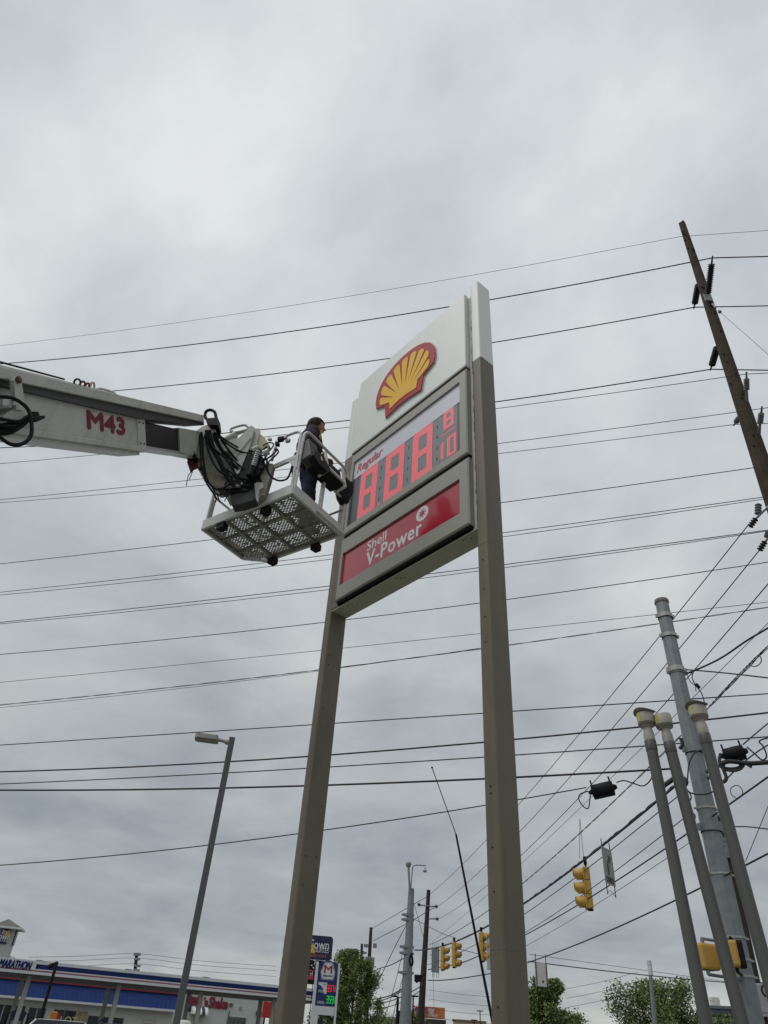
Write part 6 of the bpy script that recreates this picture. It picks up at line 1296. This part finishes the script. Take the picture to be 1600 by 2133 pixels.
hexo = lambda s: [(-.62 * s, -.85 * s), (.62 * s, -.85 * s), (.72 * s, -.75 * s), (.86 * s, -.1 * s), (.50 * s, .82 * s), (.38 * s, .90 * s), (-.38 * s, .90 * s), (-.50 * s, .82 * s), (-.86 * s, -.1 * s), (-.72 * s, -.75 * s)]
for k, (s_, m) in enumerate(((.62, mat('emblem_silver', (.55, .58, .62), .4)), (.585, mat('station_blue', (.012, .03, .17), .35)), (.55, M_cw))): mb = MB(F4 @ Matrix.Translation((ex, ez, .001 + .008 * k))); mb.prism(hexo(s_), 0, .007); eo = mb.build('emblem_plate', m, pan)
text_mb('M', F4 @ Matrix.Translation((ex, ez + .12, .026)), w=.56, h=.46, depth=.006, bold=.04).build('emblem_letter', mat('emblem_m_red', (.30, .015, .02), .4), eo)
text_mb('MARATHON', F4 @ Matrix.Translation((ex, ez - .28, .026)), w=.68, h=.13, depth=.006, bold=.03).build('emblem_name', M_cblue, eo)
M_lr = mat('price_red', (.2, .01, .01), .4, emit=(1, .03, .03), es=.55); M_lg = mat('price_green', (.01, .12, .03), .4, emit=(.02, .8, .10), es=.40)
def seven(s, x, z, w_, h, m):
    SEG = {'3': 'abcdg', '7': 'abc', '5': 'acdfg', '9': 'abcdfg', '1': 'bc'}; tk = h * .13
    for k, ch in enumerate(s):
        x0 = x + k * w_ * 1.3; ww = w_ if k < 3 else w_ * .5; mb = MB(F4)
        B = {'a': (x0 + ww / 2, z + h, ww, tk), 'd': (x0 + ww / 2, z, ww, tk), 'g': (x0 + ww / 2, z + h / 2, ww, tk), 'b': (x0 + ww, z + h * .75, tk, h / 2), 'c': (x0 + ww, z + h * .25, tk, h / 2), 'f': (x0, z + h * .75, tk, h / 2), 'e': (x0, z + h * .25, tk, h / 2)}
        for q in SEG[ch]: a, b_, c_, d_ = B[q]; mb.box((a, b_, .012), (c_, d_, .01))
        mb.build('price_digit', m, pan)
seven('3371', x4(680.5, 2064), z4(2066, 690), .135, .36, M_lr); seven('3591', x4(679, 2087), z4(2090, 690), .14, .40, M_lg)
text_mb('DIESEL', F4 @ Matrix.Translation((x4(668.5, 2088), z4(2088, 668), .003)), w=.52, h=.15, depth=.006, shear=.2).build('grade_name', M_white_l, pan)
xw, zw = x4(662.5, 2060), z4(2069.5, 668); mb = MB(F4); mb.prism([(xw, zw + .66), (xw + .62, zw + .66), (xw + .62, zw), (xw + .44, zw), (xw + .38, zw + .25), (xw + .22, zw + .44), (xw, zw + .52)], .001, .012); wv = mb.build('white_swoosh', M_cw, pan)
text_mb('REG', F4 @ Matrix.Translation((xw + .22, zw + .14, .003)), w=.34, h=.15, depth=.006).build('grade_name', M_white_l, pan); mb = MB(F4 @ Matrix.Translation((xw + .46, zw + .54, .0125))); mb.prism([(.06 * math.cos(a), .045 * math.sin(a)) for a in [k * .5236 for k in range(12)]], 0, .004); mb.build('small_dot', M_cred, wv)
# ------------------------------------------------------------ billboard, low buildings
p = at(893, 2108, 125); hxv = vec(-2); nb = Vector((-hxv.y, hxv.x, 0)); F5 = frame(Vector((p.x, p.y, 0)), hxv, ZUP, Vector((hxv.y, -hxv.x, 0))); x5 = lambda px: (onp(px, 2108, p, nb) - p).dot(hxv); z5 = lambda py, px=893: onp(px, py, p, nb).z
t = thing('billboard', 'red and orange billboard with white lettering behind the wooden pole', 'billboard', Vector((p.x, p.y, 0)))
a, b_, z0, z1 = x5(860), x5(927), z5(2121), z5(2097)
bbm = bpy.data.materials.new('billboard_print'); bbm.use_nodes = True; tn = bbm.node_tree; tcn = tn.nodes.new('ShaderNodeTexCoord'); spn = tn.nodes.new('ShaderNodeSeparateXYZ'); rn = tn.nodes.new('ShaderNodeValToRGB'); tn.links.new(tcn.outputs['Generated'], spn.inputs[0]); tn.links.new(spn.outputs[0], rn.inputs[0]); rn.color_ramp.elements[0].color = (.30, .03, .05, 1); rn.color_ramp.elements[1].color = (.55, .19, .05, 1); rn.color_ramp.elements[0].position = .3; tn.links.new(rn.outputs[0], tn.nodes['Principled BSDF'].inputs['Base Color']); tn.nodes['Principled BSDF'].inputs['Roughness'].default_value = .6
mb = MB(F5); mb.box(((a + b_) / 2, (z0 + z1) / 2, -.1), (b_ - a, z1 - z0, .2)); bp_ = mb.build('print_panel', bbm, t)
for k, s_ in enumerate(('SINGLE', 'TAKEN', 'AT THE GYM')): text_mb(s_, F5 @ Matrix.Translation((x5(892.5), z1 - (z1 - z0) * (.22, .47, .75)[k], .002)), w=(x5(905) - x5(892.5), x5(903) - x5(892.5), x5(912) - x5(892.5))[k], h=.34, depth=.02, align='L', bold=.02).build('lettering', M_white_l, bp_)
text_mb('FITNESS', F5 @ Matrix.Translation((x5(870), z0 + .35, .002)), w=x5(877) - x5(862), h=.22, depth=.02).build('lettering', M_white_l, bp_)
mb = MB(F5)
for k in range(9): q = 2 * math.pi * k / 9; mb.tube([(x5(869.5) + .75 * math.cos(q) * r_, (z0 + z1) / 2 + .25 + .55 * math.sin(q) * r_, .01) for r_ in (.55, 1.0)], .10, 5)
mb.build('ring_mark', M_white_l, bp_)
mb = MB(F5); mb.box(((a + b_) / 2, z0 - .45, -.3), (b_ - a + .3, .75, 1.0)); mb.build('apron', mat('apron_dark', (.05, .03, .03), .7), t); mb = MB(F5); mb.box(((a + b_) / 2, (z0 - .8) / 2, -.5), (.7, z0 - .8, .7)); mb.build('column', M_black, t)
def lowbld(lab, px0, px1, pyt, D, col, depth=14, roofcol=(.3, .3, .3)):
    p0, p1 = at(px0, pyt, D), at(px1, pyt + (px1 - px0) * .0755, D); x = Vector((p1.x - p0.x, p1.y - p0.y, 0)); l = x.length; x.normalize(); o = Vector((p0.x, p0.y, 0)); t = thing('low_building', lab, 'building', o, 'low buildings along the horizon'); fr_ = frame(o, x, Vector((-x.y, x.x, 0)), ZUP)
    mb = MB(fr_); mb.box((l / 2, depth / 2, p0.z / 2), (l, depth, p0.z)); mb.build('wall', mat('wall_%d' % int(px0), col, .8, var=.15), t); mb = MB(fr_); mb.box((l / 2, depth / 2, p0.z + .12), (l + .3, depth + .3, .24)); mb.build('parapet', mat('parapet_%d' % int(px0), roofcol, .7), t)
    for k in range(int(l / 4)):
        mb = MB(fr_); mb.box((2 + k * 4, -.03, p0.z * .55), (2.4, .08, min(1.4, p0.z * .4))); w_ = mb.build('window', M_swf, t); mb = MB(fr_); mb.box((2 + k * 4, -.08, p0.z * .55), (2.2, .06, min(1.2, p0.z * .34))); mb.build('pane', M_glass, w_)
    return t
lowbld('tan low building left of the short black light', 772, 824, 2119, 150, (.36, .30, .20)); lowbld('long beige low building right of the billboard', 944, 1012, 2126, 160, (.42, .33, .26), 14, (.2, .12, .09)); lowbld('blue-grey flat building between the vent pipes', 1470, 1530, 2100, 90, (.10, .125, .15), 14, (.12, .14, .16)); lowbld('dark blue low building below the grey flat one', 1490, 1535, 2115, 80, (.03, .045, .07), 5, (.05, .06, .08))
p = at(1490, 2092, 95); mb = MB(frame(Vector((p.x, p.y, 0)), Vector((1, 0, 0)), Vector((0, 1, 0)), ZUP)); hgt = at(1490, 2077, 95).z; mb.box((0, 0, hgt / 2), (.85, .6, hgt), .05); mb.box((0, 0, hgt - .3), (.9, .64, .1)); single(mb, 'pylon_sign', mat('pylon_white', (.66, .64, .58), .5), 'plain pale pylon rising over the blue-grey flat building', 'sign', Vector((p.x, p.y, 0)))
for lab, px, py, D in (('thin far lamp post right of the billboard', 1000, 2106, 130), ('faint short lamp post above the beige building', 988, 2125, 130), ('small lamp head beside the strain pole base', 861, 2075, 75)):
    p = at(px, py, D); t = thing('lamp_post', lab, 'street light', Vector((p.x, p.y, 0)), 'distant lamp posts'); mb = MB(); mb.tube([Vector((p.x, p.y, 0)), p], .07, 6); mb.build('pole', M_black, t); mb = MB(frame(p, Vector((1, 0, 0)), Vector((0, 1, 0)), ZUP)); mb.box((0.0, 0, 0), (.9, .3, .12), .03); mb.build('lamp_head', M_black, t)
# ------------------------------------------------------------ cars in the neighbouring lot (roofs show)
M_tyre = mat('tyre', (.02, .02, .02), .9); M_rim = mat('rim', (.4, .4, .42), .3, metal=.8); M_win = mat('car_glass', (.02, .025, .03), .08); M_hl = mat('headlight', (.6, .62, .62), .1); M_tl = mat('taillight', (.25, .01, .01), .2)
def car(lab, roofpx, D, ang, col, h, suv):
    p = at(*roofpx, D); o = Vector((p.x, p.y, .02)); x = vec(ang); F_ = frame(o, x, Vector((-x.y, x.x, 0)), ZUP); t = thing('parked_car', lab, 'car', o, 'cars in the neighbouring lot')
    pm = mat('paint_' + lab[:9].replace(' ', '_'), col, .25, var=.03, coat=.6)
    L_, W_ = 4.6, 1.84; zb = h * .56
    prof = [(-2.3, .35), (2.3, .35), (2.33, .6), (2.25, zb - .12), (1.1, zb), (-1.9 if suv else -1.45, zb + .02), (-2.3, zb - (.0 if suv else .08))]
    mb = MB(F_ @ Matrix(((1, 0, 0, 0), (0, 0, -1, 0), (0, 1, 0, 0), (0, 0, 0, 1)))); mb.prism(prof, -W_ / 2, W_ / 2); bd = mb.build('body', pm, t)
    r0, r1 = ((1.05, -2.15) if suv else (1.0, -1.75)); q0, q1 = ((.35, -1.95) if suv else (.15, -1.0)); wy0, wy1 = W_ / 2 - .06, W_ / 2 - .24
    vs = [(r0, -wy0, zb - .01), (r0, wy0, zb - .01), (r1, wy0, zb - .01), (r1, -wy0, zb - .01), (q0, -wy1, h - .04), (q0, wy1, h - .04), (q1, wy1, h - .04), (q1, -wy1, h - .04)]
    mb = MB(F_); mb.add(vs, [(0, 1, 5, 4), (1, 2, 6, 5), (2, 3, 7, 6), (3, 0, 4, 7)]); mb.build('windows', M_win, bd)
    m = (q0 + q1) / 2; l = q0 - q1; mb = MB(F_); pr_ = [(q0 + .05, h - .05), (q0 - .1, h - .015), (m, h), (q1 + .1, h - .015), (q1 - .06, h - .05)]
    vs = []
    for (xx, zz) in pr_:
        for f in (-1, -.85, 0, .85, 1): vs.append((xx, f * (wy1 + .02), zz - .03 * abs(f) ** 3))
    mb.add(vs, [(5 * i + j, 5 * i + j + 1, 5 * i + j + 6, 5 * i + j + 5) for i in range(4) for j in range(4)], True); mb.build('roof', pm, bd)
    mb = MB(F_)
    for (a, c_) in ((0, 4), (1, 5), (2, 6), (3, 7)): mb.tube([Vector(vsx) for vsx in ((r0 if a < 2 else r1, (-1 if a in (0, 3) else 1) * wy0, zb), (q0 if a < 2 else q1, (-1 if a in (0, 3) else 1) * wy1, h - .05))], .05, 5)
    mb.build('pillars', pm, bd)
    for sx in (1.42, -1.42):
        for sy in (-1, 1):
            wf = F_ @ frame(Vector((sx, sy * (W_ / 2 - .1), .33)), Vector((1, 0, 0)), Vector((0, 0, 1)), Vector((0, -1, 0))); mb = MB(wf); mb.lathe([(.2, -.11), (.31, -.11), (.33, -.08), (.33, .08), (.31, .11), (.2, .11)], 18); wl_ = mb.build('wheel', M_tyre, t); mb = MB(wf); mb.lathe([(0, -.115), (.2, -.105), (.2, .105), (0, .115)], 12); mb.build('rim', M_rim, wl_)
    for sy in (-1, 1):
        mb = MB(F_); mb.box((2.28, sy * .65, .70), (.10, .35, .14), .03); mb.build('headlight', M_hl, bd); mb = MB(F_); mb.box((-2.29, sy * .7, .85), (.06, .25, .2), .02); mb.build('taillight', M_tl, bd)
    return t
car('white sport utility car roof at the lower left edge', (92, 2121.5), 46, 200, (.62, .63, .65), 1.78, True)
car('silver car roof in front of the pump', (200, 2127), 40, 197, (.42, .43, .45), 1.62, False)
car('black car roof near the pizza poster', (272, 2123), 60, 20, (.015, .015, .017), 1.86, True)
p = at(384, 2126, 34); mb = MB(frame(Vector((p.x, p.y, 0)), Vector((1, 0, 0)), Vector((0, 1, 0)), ZUP)); mb.lathe([(.26, 0), (.26, 1.55), (.28, 1.58), (.28, p.z - .05), (.2, p.z), (0, p.z + .02)], 14); single(mb, 'bollard', mat('bollard_white', (.6, .6, .56), .5), 'rounded white bollard top at the foot of the grey light pole', 'bollard', Vector((p.x, p.y, 0)))
# ------------------------------------------------------------ trees
def leafmat(nm, a, b_, c_):
    m = bpy.data.materials.new(nm); m.use_nodes = True; t = m.node_tree; bs = t.nodes['Principled BSDF']; bs.inputs['Roughness'].default_value = .6
    oi = t.nodes.new('ShaderNodeTexCoord'); n = t.nodes.new('ShaderNodeTexNoise'); n.inputs['Scale'].default_value = 1.3; n.inputs['Detail'].default_value = 5; t.links.new(oi.outputs['Object'], n.inputs['Vector'])
    r = t.nodes.new('ShaderNodeValToRGB'); r.color_ramp.elements[0].position = .35; r.color_ramp.elements[1].position = .68; r.color_ramp.elements[0].color = a + (1,); r.color_ramp.elements[1].color = c_ + (1,); e_ = r.color_ramp.elements.new(.5); e_.color = b_ + (1,)
    t.links.new(n.outputs['Fac'], r.inputs[0]); t.links.new(r.outputs[0], bs.inputs['Base Color']); bs.inputs['Transmission Weight'].default_value = 0.0
    return m
LM = {'mid': leafmat('leaf_mid', (.07, .115, .028), (.125, .18, .044), (.19, .25, .065)), 'dark': leafmat('leaf_dark', (.020, .038, .018), (.034, .06, .025), (.06, .09, .034)), 'light': leafmat('leaf_light', (.07, .105, .026), (.12, .17, .042), (.19, .24, .065))}
M_bark = mat('bark', (.07, .055, .042), .9, var=.3)
def tree(name, lab, px, D, toppx, rx, kind, seed, n=9000, leaf=.13, shape='oval', dens=1.0, zlow=.12, sgk=.17, group='trees along the horizon'):
    rnd = random.Random(seed); b_ = at(px, 2120, D); o = Vector((b_.x, b_.y, 0)); h = at(px, toppx, D).z
    t = thing(name, lab, 'tree', o, group); mb = MB(); tips = []
    tr = [o, o + Vector((rnd.uniform(-.1, .1), 0, h * .35)), o + Vector((rnd.uniform(-.2, .2), 0, h * .62)), o + Vector((rnd.uniform(-.1, .1), 0, h * .93))]
    mb.tube(bez(tr, 5), [max(.03, h * .022 * (1 - k / 16.5)) for k in range(16)], 8)
    nl = 34
    for k in range(nl):
        f = rnd.uniform(zlow + .05, .9); base = o + Vector((0, 0, h * f * .88)); a = rnd.uniform(0, 2 * math.pi)
        prof = {'oval': math.sin(math.pi * min(1, max(0.05, (f - zlow) / (1.02 - zlow)))) ** .6, 'cone': max(.12, 1.08 - f) ** .8, 'vase': .45 + .75 * f if f < .75 else 1.15 * (1.15 - f) / .40}[shape]
        if shape == 'oval':
            f = zlow + .06 + (k + rnd.random()) / nl * (.98 - zlow - .06); prof = max(.10, 1 - ((f - .48) / .54) ** 2) ** .5; base = o + Vector((0, 0, h * max(.12, f * .75 - .05)))
        r = rx * prof * (rnd.uniform(.25, 1.0) ** .6); tip = o + Vector((r * math.cos(a), r * math.sin(a), h * min(.97, f + (.0 if shape == 'oval' else .12 if shape != 'vase' else .16) * rnd.uniform(.3, 1))))
        pv = None; mid = base.lerp(tip, .5) + Vector((0, 0, -.03 * h)); mb.tube([base, mid, tip], [h * .008, h * .005, h * .002], 5); pw = prof if shape == 'cone' else 1.0; tips += [(mid, .6 * pw), (tip, 1.0 * pw), (base.lerp(tip, .78), .9 * pw)]
        for q in range(3): s2 = tip + Vector((rnd.gauss(0, rx * .14 * pw), rnd.gauss(0, rx * .14 * pw), rnd.gauss(.05 * h, .035 * h))); mb.tube([mid.lerp(tip, .6), s2], [h * .003, h * .0012], 4); tips.append((s2, .7 * pw))
    for k in range(4): tips.append((o + Vector((rnd.gauss(0, .12 * rx), rnd.gauss(0, .12 * rx), h * rnd.uniform(.84, .96))), .6))
    mb.build('trunk', M_bark, t)
    lv = MB(); vs, fs = [], []
    sg = rx * sgk
    for k in range(int(n * dens)):
        c_, w_ = rnd.choice(tips); p = c_ + Vector((rnd.gauss(0, sg * w_), rnd.gauss(0, sg * w_), rnd.gauss(0, sg * .95 * w_)))
        if p.z < h * zlow or p.z > h * 1.02: continue
        s = leaf * rnd.uniform(.55, 1.25); d1 = Vector((rnd.gauss(0, 1), rnd.gauss(0, 1), rnd.gauss(0, .7))).normalized(); d2 = d1.orthogonal().normalized(); d2 = (d2 * math.cos(k) + d1.cross(d2) * math.sin(k)); i = len(vs)
        vs += [p - d1 * s, p + d2 * s * .5, p + d1 * s, p - d2 * s * .5]; fs.append((i, i + 1, i + 2, i + 3))
    lv.add(vs, fs); lv.build('crown', LM[kind], t); return t
tree('leafy_tree', 'full green tree behind the blue station price sign', 733, 74, 1984, 2.3, 'mid', 3, 44000, .10, 'oval', zlow=.06, sgk=.14)
tree('leafy_tree', 'low green tree showing through the legs of the station sign', 668, 110, 2108, 2.2, 'dark', 5, 5000, .14, 'oval', zlow=.05)
tree('evergreen_tree', 'dark pointed evergreen just right of the right sign post', 1139, 62, 2042, 3.3, 'mid', 13, 42000, .095, 'cone', zlow=.03)
tree('leafy_tree', 'light green loose tree with upright branches right of the evergreen', 1380, 46, 2044, 2.9, 'light', 21, 30000, .075, 'oval', zlow=.05, sgk=.115)
tree('bush', 'light bush low between the vent pipes', 1492, 60, 2113, 1.6, 'light', 4, 3500, .12, 'oval', zlow=.02)
tree('bush', 'green bush at the foot of the distant strain pole', 866, 90, 2107, 1.5, 'mid', 6, 3500, .14, 'oval', zlow=.02)
tree('bush', 'low bush under the short black light', 812, 95, 2121, 2.0, 'mid', 8, 2500, .14, 'oval', zlow=.02)
tree('bare_tree', 'hazy bare tree behind the tan low building', 817, 140, 2106, 2.4, 'dark', 9, 260, .12, 'oval', zlow=.05)
